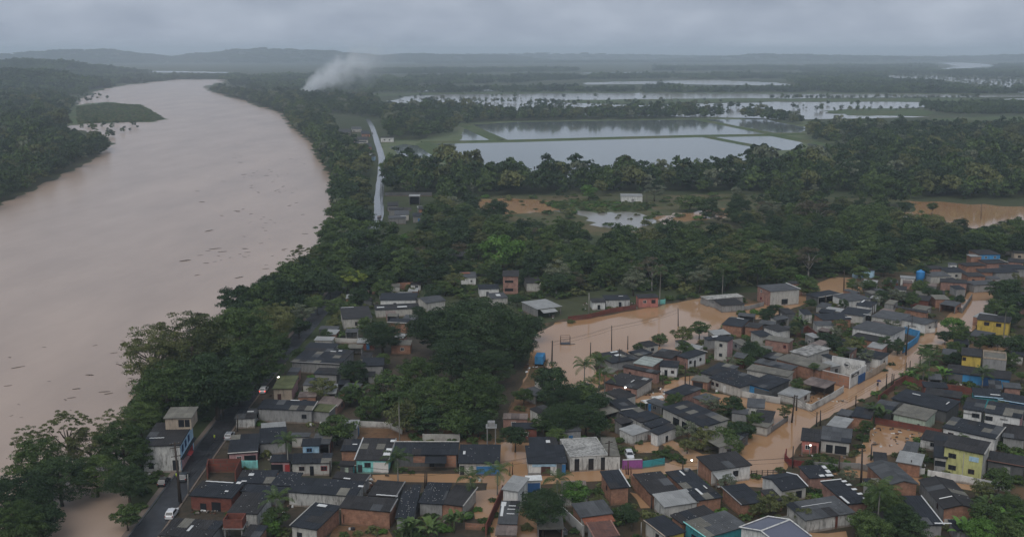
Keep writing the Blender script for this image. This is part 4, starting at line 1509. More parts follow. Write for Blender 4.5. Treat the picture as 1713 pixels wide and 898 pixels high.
def person(label, p, heading, top='hi_vis', legs='cloth_dark', wade=0.0, umbrella=False, walk=0.12):
    """one continuous body grown by skinning a jointed skeleton"""
    t = tag(empty('person', (p[0], p[1], p[2] - wade), heading), label, 'person')
    J = {'pel': (0, 0, 0.95, .13), 'spi': (0.02, 0, 1.2, .125), 'che': (0.02, 0, 1.38, .15), 'nek': (0.02, 0, 1.52, .055), 'hea': (0.04, 0, 1.66, .095), 'crn': (0.03, 0, 1.74, .07),
         'hl': (0, .1, .9, .095), 'kl': (walk, .11, .5, .062), 'al': (-walk * .3, .11, .08, .045), 'tl': (.16 - walk * .3, .12, .04, .04),
         'hr': (0, -.1, .9, .095), 'kr': (walk * .2, -.11, .5, .062), 'ar': (-walk, -.11, .08, .045), 'tr': (.14 - walk, -.12, .04, .04),
         'sl': (0.01, .19, 1.42, .06), 'el': (-.06, .25, 1.15, .045), 'wl': (.05, .26, .92, .032), 'fl': (.08, .25, .82, .025),
         'sr': (0.01, -.19, 1.42, .06), 'er': (.08, -.25, 1.17, .045), 'wr': (.2, -.2, 1.28 if umbrella else .95, .032), 'fr': (.25, -.19, 1.36 if umbrella else .86, .025)}
    E = [('pel', 'spi'), ('spi', 'che'), ('che', 'nek'), ('nek', 'hea'), ('hea', 'crn'), ('pel', 'hl'), ('hl', 'kl'), ('kl', 'al'), ('al', 'tl'), ('pel', 'hr'), ('hr', 'kr'), ('kr', 'ar'), ('ar', 'tr'),
         ('che', 'sl'), ('sl', 'el'), ('el', 'wl'), ('wl', 'fl'), ('che', 'sr'), ('sr', 'er'), ('er', 'wr'), ('wr', 'fr')]
    ks = list(J)
    me = bpy.data.meshes.new('body')
    me.from_pydata([J[k][:3] for k in ks], [(ks.index(a), ks.index(b)) for a, b in E], [])
    o = link('body', me, t)
    o.data.materials.append(MATS['skin'])
    sk = o.modifiers.new('skin', 'SKIN')
    for i, k in enumerate(ks):
        me.skin_vertices[0].data[i].radius = (J[k][3], J[k][3])
    me.skin_vertices[0].data[0].use_root = True
    ss = o.modifiers.new('sub', 'SUBSURF')
    ss.levels = ss.render_levels = 1

    def rings(nm, mat, rows):
        r_ = [[(x + rx * math.cos(k * math.pi / 5), ry * math.sin(k * math.pi / 5), z) for k in range(10)] for x, z, rx, ry in rows]
        MB().add(*loft(r_)).build(nm, MATS[mat], t, True)
    rings('vest' if top == 'hi_vis' else 'shirt', top, [(0, .9, .17, .2), (.02, 1.1, .165, .19), (.02, 1.35, .18, .23), (.02, 1.48, .12, .17)])
    for s, k in ((1, ('hl', 'kl', 'al')), (-1, ('hr', 'kr', 'ar'))):
        MB().tube([J[q][:3] for q in k], [.115, .085, .07], 8).build('trouser_leg', MATS[legs], t, True)
    MB().lathe([(.105, 0), (.11, .06), (.07, .13), (.01, .15)], 10, (.03, 0, 1.66)).build('hair', MATS['cloth_dark'], t, True)
    return t


def palm_mesh(seed, n=15, L=3.4, droop=1.0, mat='leaf_mid'):
    rg = np.random.RandomState(seed)
    V, T = [], []
    for k in range(n):
        az = k * 2.399 + rg.uniform(-.2, .2)
        el = rg.uniform(0.1, 1.25)
        ll = L * rg.uniform(.8, 1.1)
        d = np.array([math.cos(az), math.sin(az), 0.0])
        side = np.array([-math.sin(az), math.cos(az), 0.0])
        m = 15
        pr = None
        for j in range(m + 1):
            s = j / m
            a = el - droop * 1.7 * s * s
            c = np.zeros(3) if pr is None else pr + (d * math.cos(a) + np.array([0, 0, 1]) * math.sin(a)) * ll / m
            pr = c
            if j < 2:
                continue
            wl = 0.75 * math.sin(math.pi * (0.12 + 0.83 * s)) * ll / 3.4
            fw = d * math.cos(a) + np.array([0, 0, math.sin(a)])
            for sg in (-1, 1):
                tip = c + side * sg * wl * 0.8 + fw * wl * 0.45 + np.array([0, 0, -0.38 * wl - rg.uniform(0, .15)])
                V += [c - fw * 0.07, c + fw * 0.07, tip + fw * 0.04, tip - fw * 0.04]
                T.append(min(1, max(0, 0.5 + rg.normal() * 0.2 - 0.2 * s)))
    return quads_mesh('frond_crown', np.array(V), np.array(T), mat)


PALMS = [palm_mesh(1), palm_mesh(2, 17, 3.2, 1.15), palm_mesh(3, 13, 3.6, 0.9)]
m = MB()
m.tube([(0, 0, -.03), (.01, 0, .4), (-.005, .01, .75), (0, 0, 1.0)], [0.19, 0.15, 0.14, 0.13], 8)
PALM_TRUNK = m.mesh('trunk', MATS['pale_bark'], True)


def palm(label, x, y, h=7.0, s=1.0, group=None, z0=0.0, key='P'):
    """x, y: centre of the frond crown in the picture"""
    p = UZ(key, x, y, h + z0)
    t = tag(empty('palm_tree', (p.x, p.y, z0), RNG.uniform(0, 6)), label, 'palm', group)
    o = link('trunk', PALM_TRUNK, t)
    o.scale = (1, 1, h)
    o = link('frond_crown', RNG.choice(PALMS), t)
    o.location = (0, 0, h)
    o.scale = (s, s, s)
    return t


def banana_mesh(seed, mat='leaf_bright'):
    rg = np.random.RandomState(seed)
    V, T = [], []
    for st in range(3):
        bx, by = rg.uniform(-.9, .9, 2)
        for k in range(7):
            az = rg.uniform(0, 6.28)
            d = np.array([math.cos(az), math.sin(az), 0.0])
            side = np.array([-math.sin(az), math.cos(az), 0.0])
            el, ll = rg.uniform(.5, 1.35), rg.uniform(1.5, 2.3)
            c = np.array([bx, by, rg.uniform(1.0, 1.7)])
            m_, w = 6, rg.uniform(.22, .34)
            tn = rg.uniform(.2, 1)
            for j in range(m_):
                s0, s1 = j / m_, (j + 1) / m_
                a = el - 1.9 * s0 * s0
                n_ = c + (d * math.cos(a) + np.array([0, 0, math.sin(a)])) * ll / m_
                w0, w1 = w * math.sin(math.pi * (.1 + .85 * s0)), w * math.sin(math.pi * (.1 + .85 * s1))
                for sg in (-1, 1):
                    V += [c, n_, n_ + side * sg * w1 + np.array([0, 0, -.1 * w1]), c + side * sg * w0 + np.array([0, 0, -.1 * w0])]
                    T.append(min(1, max(0, tn + rg.normal() * .1)))
                c = n_
    return quads_mesh('leaves', np.array(V), np.array(T), mat)


BANANAS = [banana_mesh(1, 'leaf_mid'), banana_mesh(2), banana_mesh(3, 'leaf_mid')]
m = MB()
for x, y in ((0, 0), (.6, .3), (-.5, .4)):
    m.tube([(x, y, -.05), (x * .9, y * .9, 1.5)], [.13, .08], 6)
BSTEM = m.mesh('stem', MATS['stem_green'], True)


def banana(label, x, y, s=1.4, group=None, key='P', z0=0.0):
    p = UZ(key, x, y, 1.6 * s + z0)
    t = tag(empty('banana_plant', (p.x, p.y, z0), RNG.uniform(0, 6)), label, 'banana plant', group)
    t.scale = (s, s, s)
    link('stem', BSTEM, t)
    link('leaves', RNG.choice(BANANAS), t)
    return t


SHRUBS = {}
for k_, mt_ in (('mid', 'leaf_mid'), ('olive', 'leaf_olive'), ('bright', 'leaf_bright'), ('dark', 'leaf_dark'), ('pale', 'leaf_pale')):
    SHRUBS[k_] = []
    for i in range(3):
        v, t_ = crown_arrays(700 + i + 10 * len(k_), 22, 60, 0.085, 0.7, low=-0.15)
        v[:, 2] += 0.25
        SHRUBS[k_].append(quads_mesh('foliage', v, t_, mt_))
m = MB()
for k in range(6):
    a = k * 1.05
    m.tube([(0, 0, -.03), (.2 * math.cos(a), .2 * math.sin(a), .25), (.5 * math.cos(a), .5 * math.sin(a), .55)], [.03, .022, .01], 5)
SHSTEM = m.mesh('stems', MATS['bark'])


def shrub(label, x, y, r, var='mid', group=None, zs=0.9, key='P', z0=0.0):
    px = Z(key, x, y)
    R = 2.0
    for _ in range(4):
        p = U(px[0], px[1], R * 0.45 + z0)
        R = r / ZM[key][2] * (p - Vector((0, 0, HC))).length / F
    t = tag(empty('shrub', (p.x, p.y, z0), RNG.uniform(0, 6)), label, 'shrub', group)
    o = link('stems', SHSTEM, t)
    o.scale = (R, R, R * zs)
    o = link('foliage', RNG.choice(SHRUBS[var]), t)
    o.scale = (R, R, R * zs)
    return t


def tank(label, p, r=0.75, h=1.1, mat='tank_blue'):
    t = tag(empty('water_tank', p), label, 'water tank')
    MB().lathe([(r * .8, 0), (r * .95, h * .5), (r, h * .8), (r, h * .86)], 14).build('barrel', MATS[mat], t, True)
    MB().lathe([(r * 1.04, h * .86), (r * .9, h * .95), (r * .25, h * 1.06), (r * .2, h * 1.1)], 14).build('lid', MATS[mat], t, True)
    return t


def lamp(label, p, r=0.16):
    t = tag(empty('lamp', p), label, 'lamp')
    MB().lathe([(r * .4, -r), (r, -r * .3), (r, r * .3), (r * .4, r)], 10).build('bulb', MATS['lamp_white'], t, True)
    MB().box((0, 0, r * 1.15), (r * 1.4, r * 1.4, r * .3)).build('cap', MATS['dark_metal'], t)
    return t

# ------------------------------------------------------------------ houses, near rows (bottom of the picture)
h = house
W_, D_, G_, P_ = 'win', 'door', 'gate', 'panel'
# south of the lower flooded street
h('tall bare-brick house with a small window, beside the low brick yard wall', 'D', (200, 340, 385, 335, 480, 480, 320, 485), 3.6, .5, w='brick', op=[('l', W_, .55, 2.4, .8, 1.0, 'brown')], ex=[('flash', 'r')])
h('long dark roof with brick left wall next to the tall brick house', 'D', (490, 360, 740, 355, 890, 500, 655, 552), 3.0, .4, w='brick', op=[], ex=[('stones', 6)])
h('wide dark roof with brick parapet right of the long dark roof', 'D', (770, 342, 960, 332, 1290, 560, 1030, 592), 3.0, .4, w='brick', op=[], ex=[('sky', .35, .15, .5, 2.6), ('sky', .75, .3, .3, 1.4), ('sky', .5, .8, .4, 2.2), ('stones', 4)])
h('light grey roofed house with stained white front', 'D', (665, 535, 950, 495, 1055, 600, 760, 650), 2.7, .5, rm='light_roof', w='stained_white', op=[('n', 'hole', .5, .9, 3.0, .5, None)])
h('broad dark roof behind the teal gable', 'D', (785, 715, 1090, 640, 1250, 712, 905, 768), 2.7, .4, w='brick', op=[], ex=[('stones', 5)])
h('large dark roofed house with teal walls and a dish', 'D', (905, 770, 1290, 680, 1470, 800, 1130, 905), 2.8, .4, w='teal', op=[('l', 'hole', .5, 1.0, 2.2, 1.6, None)], ex=[('flash', 'l', 'turquoise'), ('stones', 16)])
h('dark grey roof with a yellow end wall at the bottom edge', 'D', (580, 760, 765, 715, 950, 855, 775, 895), 2.6, .4, rm='dark', w='off_white', n='yellow', op=[('l', 'hole', .6, 1.1, 1.0, 1.9, None)], ex=[('flash', 'l', 'beige')])
h('greenish grey roofed house with an orange tiled eave', 'D', (-15, 612, 240, 590, 350, 692, 45, 738), 3.2, .5, rm='grey_roof', w='brick', n='off_white', op=[('n', 'hole', .8, 1.0, 1.6, 1.8, None)], ex=[('awning', 'n', 3.0, 2.0, 'tile_roof', 0, 1), ('posts', [('n', .95), ('n', .75)])])
h('house with a rusty red roof at the bottom edge', 'D', (90, 775, 305, 765, 400, 890, 180, 900), 2.7, .3, rm='rust_roof', w='grey', op=[], ex=[('flash', 'lr', 'brick_pink')])
h('flat concrete building with a white blotched roof by the flooded lane', 'D', (-146, 75, 210, 55, 272, 210, -6, 222), 3.3, 0, 'flat', rm='stained_roof', w='stained_white', op=[('n', 'hole', .18, 1.6, 1.0, 2.6, None), ('n', 'hole', .55, 1.6, 1.1, 2.4, None), ('n', 'hole', .9, 1.5, 1.5, 2.8, None)], ex=[('parapet', .12, 'stained_white')])
h('narrow flat roofed grey building beside the blotched roof', 'D', (213, 55, 335, 60, 403, 225, 275, 213), 3.1, 0, 'flat', rm='beige_roof', w='stained_white', op=[], ex=[('parapet', .1, 'beige_roof')])
h('brick gabled house with white front and a pale carport roof', 'N', (975, 490, 1185, 470, 1252, 530, 1060, 570), 3.3, .5, w='white', l='brick', op=[('n', W_, .62, 1.9, 1.2, 1.2, 'dark_metal'), ('n', D_, .4, 1.0, .9, 2.0, 'wood')], ex=[('awning', 'n', 2.9, 2.8, 'light_roof', .0, .45), ('posts', [('n', .02), ('n', .42)])])
h('small dark hipped house with white walls behind the rail fence', 'E', (395, 405, 600, 335, 720, 475, 545, 515), 2.6, 0, 'gx', w='white', n='off_white', op=[('n', 'hole', .35, 1.1, .8, 1.6, None), ('n', 'hole', .7, 1.2, 1.4, 1.5, None)], ex=[('flash', 'r'), ('stones', 3)])
h('dark roofed shed with a white edge between brick yards', 'E', (35, 475, 255, 440, 370, 590, 215, 640), 2.6, .4, w='brick', op=[], ex=[('flash', 'l', 'grey')])
h('dark roofed house with brick side and broken white sheets', 'E', (650, 290, 900, 300, 985, 385, 800, 405), 2.9, .4, w='brick_pink', op=[], ex=[('sky', .72, .02, 1.4, .9), ('sky', .45, .03, 1.0, .8), ('sky', .86, .3, .9, 1.2), ('sky', .88, .65, .8, 1.2), ('stones', 8)])
h('long dark roof with a row of white sheets along its right edge', 'E', (860, 425, 1045, 420, 1290, 600, 1105, 625), 2.8, .4, w='brick_pink', op=[], ex=[('flash', 'f'), ('sky', .9, .1, 1.0, .7), ('sky', .9, .3, 1.0, .7), ('sky', .9, .5, 1.0, .7), ('sky', .9, .7, 1.0, .7), ('sky', .9, .86, 1.0, .7), ('sky', .02, .02, .5, 3.0)])
h('dark low roof with a long white seam and stained front wall', 'E', (580, 620, 1000, 545, 1145, 690, 745, 765), 2.7, .5, w='stained_white', op=[('n', 'patch', .65, 1.4, .5, 2.6, 'brick_red')], ex=[('sky', .72, .1, 1.3, 1.6, 'grey_roof'), ('sky', .2, .68, 6.5, .12), ('stones', 4)])
h('new house with a blue grey metal roof and white trim at the bottom edge', 'E', (425, 690, 735, 905, 560, 1010, 240, 835), 5.6, 0, 'gy', rm='blue_grey_metal', w='white', op=[], sheets=False, rise=1.2, ex=[('flash', 'nfl', 'white'), ('ridge', 'white')])
# lower right block
h('dark roof with a curved brick gable above the palm', 'L', (540, 530, 685, 526, 800, 630, 655, 640), 3.0, 0, 'gy', w='brick', op=[], rise=.8)
h('large dark roof with brick and white base, bottom right', 'L', (812, 612, 985, 608, 1092, 752, 925, 762), 3.0, 0, 'gy', w='grey', n='brick', rise=.8, op=[('n', 'patch', .5, .5, 8.0, .9, 'off_white'), ('l', W_, .75, 2.0, .7, 1.0, 'brown')], ex=[('sky', .7, .2, .3, 2.4), ('stones', 3), ('ridge',)])
h('dark roof sloping down left of the brick and white house', 'L', (735, 690, 800, 692, 950, 835, 800, 838), 2.6, .3, w='grey', op=[], ex=[('flash', 'r'), ('sky', .6, .02, 3.0, .4)])
h('dark low roof below the brick and white house', 'L', (960, 812, 1150, 812, 1200, 860, 990, 870), 2.4, .2, w='grey', op=[])
h('two-storey lime yellow house with three windows', 'L', (960, 378, 1165, 424, 1140, 486, 936, 440), 5.9, .5, w='lime', r='off_white', op=[('n', W_, .22, 4.2, 1.5, 1.0, 'dark_metal'), ('n', W_, .24, 1.7, 1.5, 1.0, 'dark_metal'), ('n', W_, .74, 1.7, 1.2, 1.0, 'brown'), ('n', P_, .78, 4.4, 1.8, 1.0, 'light_blue'), ('n', P_, .52, 2.8, .12, 4.8, 'off_white')], ex=[('flash', 'r', 'off_white')])
h('dark lean-to attached to the lime yellow house', 'L', (892, 388, 965, 388, 938, 498, 868, 494), 3.6, .8, w='dark_grey', n='off_white', op=[('n', 'hole', .5, 2.2, 3.6, 1.2, None), ('n', G_, .5, .9, 3.6, 1.5, 'grey')])
h('white two-storey house with signs on its upper wall', 'L', (1055, 198, 1155, 206, 1122, 266, 1015, 250), 5.6, .4, w='white', op=[('n', W_, .7, 4.4, 1.6, 1.0, 'dark_metal'), ('n', P_, .25, 4.6, 1.8, .35, 'grey')])
h('right half of the white upper-floor house at the picture edge', 'L', (1160, 214, 1340, 238, 1325, 302, 1128, 266), 5.5, .4, w='white', r='pink', op=[('n', W_, .12, 4.2, 1.6, 1.0, 'dark_metal'), ('n', P_, .55, 4.5, 1.6, .35, 'grey')])
h('wide dark roof behind the lime yellow house', 'L', (968, 290, 1245, 346, 1190, 406, 930, 346), 3.4, .4, w='white', op=[('n', W_, .15, 2.2, 1.2, .8, 'brown')], ex=[('flash', 'r', 'off_white'), ('stones', 4)])
h('dark roof at the right edge beside the sloping tree', 'L', (1232, 330, 1345, 336, 1345, 415, 1222, 388), 3.2, .4, w='grey', op=[])
h('dark house with a rust-edged roof at the right edge', 'L', (1165, 462, 1345, 494, 1345, 548, 1145, 512), 3.3, .4, w='dark_grey', op=[('n', 'patch', .55, 1.6, 1.2, 2.2, 'grey')], ex=[('flash', 'n', 'rust_roof')])
h('grey roofed bungalow with pale green front', 'L', (732, 224, 893, 262, 848, 312, 668, 276), 3.0, .4, rm='beige_roof', w='pale_green', n='pale_green', op=[('n', W_, .8, 1.5, .5, .6, 'brown')])
h('broad dark roof behind the pale green bungalow', 'L', (738, 155, 1022, 212, 945, 268, 660, 197), 3.2, .5, w='dark_grey', op=[], ex=[('sky', .2, .7, 2.0, .4), ('sky', .85, .5, .3, 1.8)])
h('grey roofed shed left of the pale green bungalow', 'L', (602, 206, 712, 222, 662, 262, 580, 242), 2.8, .3, rm='grey_roof', w='dark_grey', op=[])
h('dark roof with red wall under the palms on the far side of the street', 'L', (840, 142, 1010, 166, 1032, 208, 838, 172), 2.8, .3, rm='dark_brown', w='brick_red', op=[])
h('pair of low dark roofs with turquoise edge', 'L', (1085, 150, 1222, 150, 1215, 200, 1070, 190), 3.2, .3, w='teal', op=[], ex=[('flash', 'n', 'light_blue'), ('sky', .6, .3, 2.2, .5)])
h('dark roof with bright blue edge at the right side', 'L', (1225, 170, 1345, 190, 1345, 235, 1205, 205), 3.2, .3, w='blue', op=[], ex=[('flash', 'n', 'light_blue')])
h('yellow house with a flat grey terrace beside the flooded yard', 'I', (1285, 755, 1400, 762, 1395, 812, 1248, 800), 5.2, .3, rm='dark_brown', w='yellow', op=[('n', W_, .12, 4.2, .9, .9, 'brown')])
h('grey terrace wall house right of the yellow house', 'I', (1405, 775, 1545, 790, 1550, 835, 1400, 820), 4.6, 0, 'flat', rm='beige_roof', w='grey', op=[], ex=[('parapet', .4, 'beige')])
h('bright yellow long house with brown windows near the right edge', 'I', (1385, 540, 1565, 560, 1590, 605, 1355, 572), 4.4, .4, rm='dark', w='yellow', op=[('n', W_, .3, 3.3, 1.5, 1.1, 'brown'), ('n', W_, .68, 3.3, 1.5, 1.1, 'brown')])
h('low blue walled row below the yellow house', 'L', (950, 30, 1280, 62, 1262, 110, 945, 62), 2.8, .3, rm='dark_brown', w='deep_blue', n='bright_blue', op=[('n', 'patch', .12, 1.3, 4.0, 2.4, 'dark_grey'), ('n', 'patch', .7, 1.3, 4.0, 2.4, 'deep_blue')])
h('small grey sheds under the palm near the blue row', 'L', (1160, 108, 1225, 112, 1220, 152, 1152, 148), 2.6, .2, rm='grey_roof', w='grey', op=[])
h('brick shed at the right edge under the blue row', 'L', (1230, 120, 1320, 125, 1318, 150, 1228, 145), 2.6, .2, rm='grey_roof', w='brick_pink', op=[])
h('pale canopy roof over the muddy yard', 'L', (738, 465, 830, 484, 826, 530, 655, 522), 2.9, .2, rm='light_roof', w='off_white', n='brick', op=[], no='l')
h('small grey roofed hut in the rubble yard', 'L', (742, 414, 818, 426, 790, 472, 722, 462), 2.5, .2, rm='grey_roof', w='off_white', op=[])
h('low dark shed at the edge of the rubble yard', 'L', (590, 470, 640, 475, 650, 520, 560, 522), 2.2, .2, rm='dark', w='dark_grey', op=[])
h('house with a red columned porch on the street corner', 'L', (235, 357, 318, 350, 305, 420, 188, 407), 3.0, .3, rm='dark_brown', w='salmon', op=[('n', W_, .35, 1.5, 1.0, 1.0, 'white'), ('n', D_, .75, 1.0, .9, 2.0, 'brown')], ex=[('posts', [('n', .05), ('n', .5), ('n', .95)])])
h('dark roofed house with brick right wall next to the red porch', 'L', (318, 345, 495, 350, 440, 425, 305, 408), 3.0, .4, w='grey', r='brick', n='off_white', op=[('n', 'hole', .3, 1.2, 1.4, 1.8, None), ('n', 'hole', .7, 1.2, 2.4, 1.8, None)], ex=[('flash', 'n', 'dark')])
h('light grey roof on the corner block beside the flooded street', 'L', (392, 290, 485, 305, 432, 346, 322, 336), 3.0, .2, rm='light_roof', w='brick', op=[])
h('dark roof behind the light grey corner roof', 'L', (488, 238, 592, 256, 560, 302, 462, 290), 2.9, .3, w='brick', op=[])
h('short grey roof along the flooded street', 'L', (412, 250, 480, 266, 452, 290, 390, 280), 2.7, .2, rm='grey_roof', w='concrete', op=[])

# lane in the left foreground
h('turquoise fronted house with a white garage door', 'B', (628, 65, 905, 66, 872, 268, 592, 234), 3.0, .9, w='turquoise', op=[('n', P_, .78, 1.35, 3.1, 2.3, 'white'), ('n', W_, .36, 1.9, 1.3, 1.0, 'dark_metal'), ('n', D_, .12, 1.1, .9, 1.6, 'dark_metal')], ex=[('flash', 'l'), ('flash', 'r', 'grey'), ('sky', .86, .82, 1.2, 1.0), ('sky', .82, .4, 1.2, 1.2), ('sky', .78, .2, 1.5, 1.3)])
h('long dark roofed row right of the turquoise house', 'B', (908, 98, 1455, 96, 1445, 208, 900, 200), 3.0, .8, w='brick', n='dark_grey', op=[('n', 'patch', .9, 1.6, 2.3, 2.8, 'brick'), ('n', 'hole', .6, 1.4, 1.0, 2.2, None), ('n', 'patch', .42, 1.9, 3.0, 1.4, 'brick')], ex=[('flash', 'f', 'off_white'), ('awning', 'n', 2.7, 2.6, 'dark', .5, .84), ('stones', 3)])
h('dark roofed house with a blue gate at the end of the row', 'C', (242, 104, 592, 134, 590, 266, 240, 286), 2.8, .8, w='grey', n='off_white', op=[('n', G_, .62, 1.1, 3.0, 1.9, 'blue'), ('n', 'hole', .07, 1.2, .9, 1.9, None), ('n', 'patch', .9, 1.2, 2.0, 2.2, 'blue')], ex=[('stones', 10), ('sky', .1, .45, .5, 1.4)])
h('white shop with a light blue sign band by the flooded crossing', 'C', (835, 126, 1085, 122, 1192, 270, 780, 280), 2.9, .6, w='white', r='dark_grey', op=[('n', P_, .42, 2.35, 4.9, .55, 'light_blue'), ('n', D_, .46, 1.1, 1.9, 2.0, 'brown'), ('n', P_, .93, 1.3, 1.1, 2.4, 'blue'), ('n', 'patch', .83, 1.3, 1.1, 2.6, 'dark_grey'), ('n', 'patch', .17, .4, 3.0, .8, 'grey')], ex=[('stones', 2)])
h('dark roof behind the white shop', 'C', (832, 58, 1055, 55, 1082, 118, 830, 122), 3.2, .3, w='dark_grey', op=[], ex=[('sky', .6, .2, .9, 1.2)])
h('low dark roof dotted with white stones beside the brick yard wall', 'B', (995, 462, 1142, 452, 1062, 742, 905, 738), 2.8, .3, rm='dark', w='grey', op=[], ex=[('stones', 34)])
h('dark roof dotted with white stones and a grey lean-to', 'C', (-20, 442, 200, 442, 95, 620, -110, 610), 2.8, .3, w='grey', op=[], ex=[('stones', 34), ('sky', .9, .2, .5, 3.6, 'grey_roof')])
h('dark roof with a pale side wall beside the flooded foundation', 'C', (205, 452, 378, 482, 288, 652, 100, 608), 2.8, .3, w='grey', r='off_white', n='brick', op=[], ex=[('flash', 'r', 'off_white')])
h('light grey roofed two-storey annexe with white wall', 'C', (690, 375, 822, 402, 752, 526, 610, 490), 4.6, .4, rm='light_roof', w='white', op=[('r', 'hole', .5, 2.6, .8, 1.6, None)])
h('white garage with a blue gate behind the grey annexe', 'C', (800, 384, 935, 382, 945, 415, 805, 420), 2.9, .2, rm='white_sheet', w='white', op=[('n', G_, .48, 1.2, 3.2, 2.2, 'deep_blue')])
h('weathered grey corrugated roof streaked with white at the bottom', 'C', (605, 598, 748, 592, 742, 795, 555, 780), 2.8, .4, rm='grey_roof', w='brick_pink', op=[], ex=[('sky', .08, .3, .5, 4.2), ('sky', .4, .4, 1.4, .25), ('sky', .4, .6, 1.4, .25), ('sky', .45, .75, 1.3, .25), ('sky', .05, .75, .9, 1.6)])
h('pinkish lower roof at the bottom edge', 'C', (555, 800, 738, 808, 725, 885, 548, 880), 2.4, .2, rm='rust_grey_roof', w='brick_pink', op=[])
h('white and pink row house with a red door', 'B', (48, 200, 388, 182, 368, 284, 40, 268), 2.8, .6, w='off_white', op=[('n', W_, .25, 1.6, 1.1, .9, 'brown'), ('n', 'hole', .52, 1.1, .8, 2.0, None), ('n', W_, .85, 1.6, 1.3, 1.0, 'red')])
h('left end of the row house with a crimson door', 'B', (-120, 205, 42, 200, 36, 268, -150, 262), 2.8, .6, w='off_white', n='pink', op=[('n', D_, .88, 1.1, 1.0, 2.1, 'red'), ('n', 'hole', .3, 1.3, 2.4, 1.8, None)])
h('small upper-floor hut with a blue window behind the row house', 'B', (132, 70, 288, 66, 284, 126, 118, 130), 4.6, .4, w='dark_grey', n='light_blue', op=[('n', W_, .4, 3.6, 1.2, .9, 'blue')])
h('dark roofed shack with orange wall left of the turquoise house', 'B', (475, 76, 628, 72, 592, 178, 458, 166), 3.0, .5, w='brick', op=[], ex=[('sky', .6, .5, 1.0, .4)])
h('dark green shed between the row house and the turquoise house', 'B', (450, 255, 575, 262, 572, 300, 440, 292), 2.5, .2, rm='dark_brown', w='teal', n='dark_grey', op=[('n', 'patch', .5, 1.2, .7, 1.6, 'pale_green')])
h('narrow dark roof across the lane from the turquoise house', 'B', (412, 350, 705, 372, 662, 440, 398, 392), 3.0, .3, w='grey', op=[], ex=[('flash', 'r', 'grey'), ('sky', .33, .02, 1.4, .4)])
h('wide dark roof in the middle of the near left block', 'B', (80, 372, 640, 452, 590, 548, 20, 526), 3.0, .5, w='stained_white', op=[], ex=[('stones', 12), ('sky', .95, .6, 1.0, .6)])
h('dark roof with an overgrown gutter above the long brick wall', 'B', (755, 410, 985, 440, 925, 566, 692, 545), 3.2, .3, w='grey', op=[], ex=[('flash', 'r', 'grey'), ('sky', .3, .03, 4.2, .3)])
h('long dark roof over a bare brick wall with faded lettering', 'B', (520, 552, 930, 572, 880, 690, 422, 645), 3.4, .5, w='brick', op=[('n', 'patch', .05, 1.2, .15, 1.6, 'brown')], ex=[('flash', 'r', 'grey')])
h('dark roof with a brick right wall at the bottom', 'B', (250, 590, 425, 650, 278, 835, 20, 810), 3.0, .4, w='off_white', r='brick', op=[('n', 'hole', .3, 1.0, 1.0, 1.8, None)], ex=[('sky', .2, .85, 1.8, .9), ('flash', 'l', 'off_white')])
h('dark roof over a red walled workshop by the road', 'A', (562, 366, 950, 382, 850, 540, 430, 495), 3.0, .4, w='brick_red', op=[('n', 'hole', .62, 1.0, 1.8, 1.8, None), ('n', 'hole', .3, .8, 1.2, 1.4, None)], ex=[('sky', .1, .93, 5.6, .3), ('sky', .72, .35, .7, .5), ('sky', .82, .9, .9, .9), ('stones', 7)])
h('dark roof beside the roofless brick shell', 'A', (935, 268, 1300, 262, 1215, 388, 872, 388), 3.0, .3, w='grey', op=[], ex=[('sky', .25, .55, 1.0, 1.0), ('sky', .15, .1, 1.0, .4), ('stones', 8)])
h('low dark roof littered with white scraps behind the palm', 'A', (1300, 275, 1500, 290, 1440, 425, 1205, 400), 3.0, .3, w='grey', op=[], ex=[('stones', 26)])
h('dark strip of roof in the left foreground', 'A', (930, 402, 1440, 424, 1230, 492, 955, 462), 2.7, .2, w='grey', op=[], ex=[('stones', 4)])
h('dark roof next to the red brick water box', 'A', (952, 476, 1212, 482, 1102, 690, 792, 655), 2.9, .3, w='stained_white', op=[], ex=[('stones', 9)])
h('large dark roof in the bottom left corner by the road', 'A', (300, 706, 765, 762, 640, 905, 140, 890), 2.8, .3, w='grey', op=[], ex=[('sky', .45, .3, .5, 2.0), ('stones', 9)])
h('brick building with a rounded gable at the bottom', 'A', (1020, 770, 1160, 800, 1120, 905, 930, 890), 2.6, .3, rm='dark_brown', w='brick', op=[])
h('pink house with a dark roof and turquoise gate by the road', 'O', (1165, 390, 1300, 372, 1312, 478, 1148, 470), 2.8, .6, w='pink', op=[('n', W_, .35, 1.6, 1.0, .9, 'white'), ('n', 'hole', .75, 1.2, 2.4, 1.8, None)], ex=[('flash', 'n', 'off_white')])
h('long low dark roof behind the pink house', 'O', (1300, 350, 1440, 345, 1450, 420, 1310, 425), 2.8, .4, w='grey', op=[], ex=[('stones', 6)])
h('long grey walled building with a dark roof beside the road', 'M', (60, 205, 338, 214, 306, 262, 34, 250), 3.4, .6, rm='dark', w='grey', n='grey', op=[('n', W_, .86, 1.8, 1.2, 1.0, 'dark_metal')], ex=[('flash', 'r', 'off_white'), ('sky', .5, .95, 2.2, .3)])
h('mossy annexe at the end of the long grey building', 'M', (338, 218, 415, 240, 405, 270, 312, 262), 3.0, .3, rm='mossy_roof', w='grey', op=[], ex=[('flash', 'r', 'off_white')])
h('yellowish green roofed corner house beside the lit street lamp', 'M', (150, 88, 243, 82, 210, 150, 96, 152), 3.4, .3, rm='mossy_roof', w='beige', r='pink', op=[('n', D_, .3, 1.0, .9, 2.0, 'brown')])
h('concrete yard sheds left of the grey building', 'M', (-60, 255, 32, 248, 28, 300, -90, 300), 2.5, .2, rm='grey_roof', w='stained_white', op=[], ex=[('sky', .5, .6, 1.5, .6)])
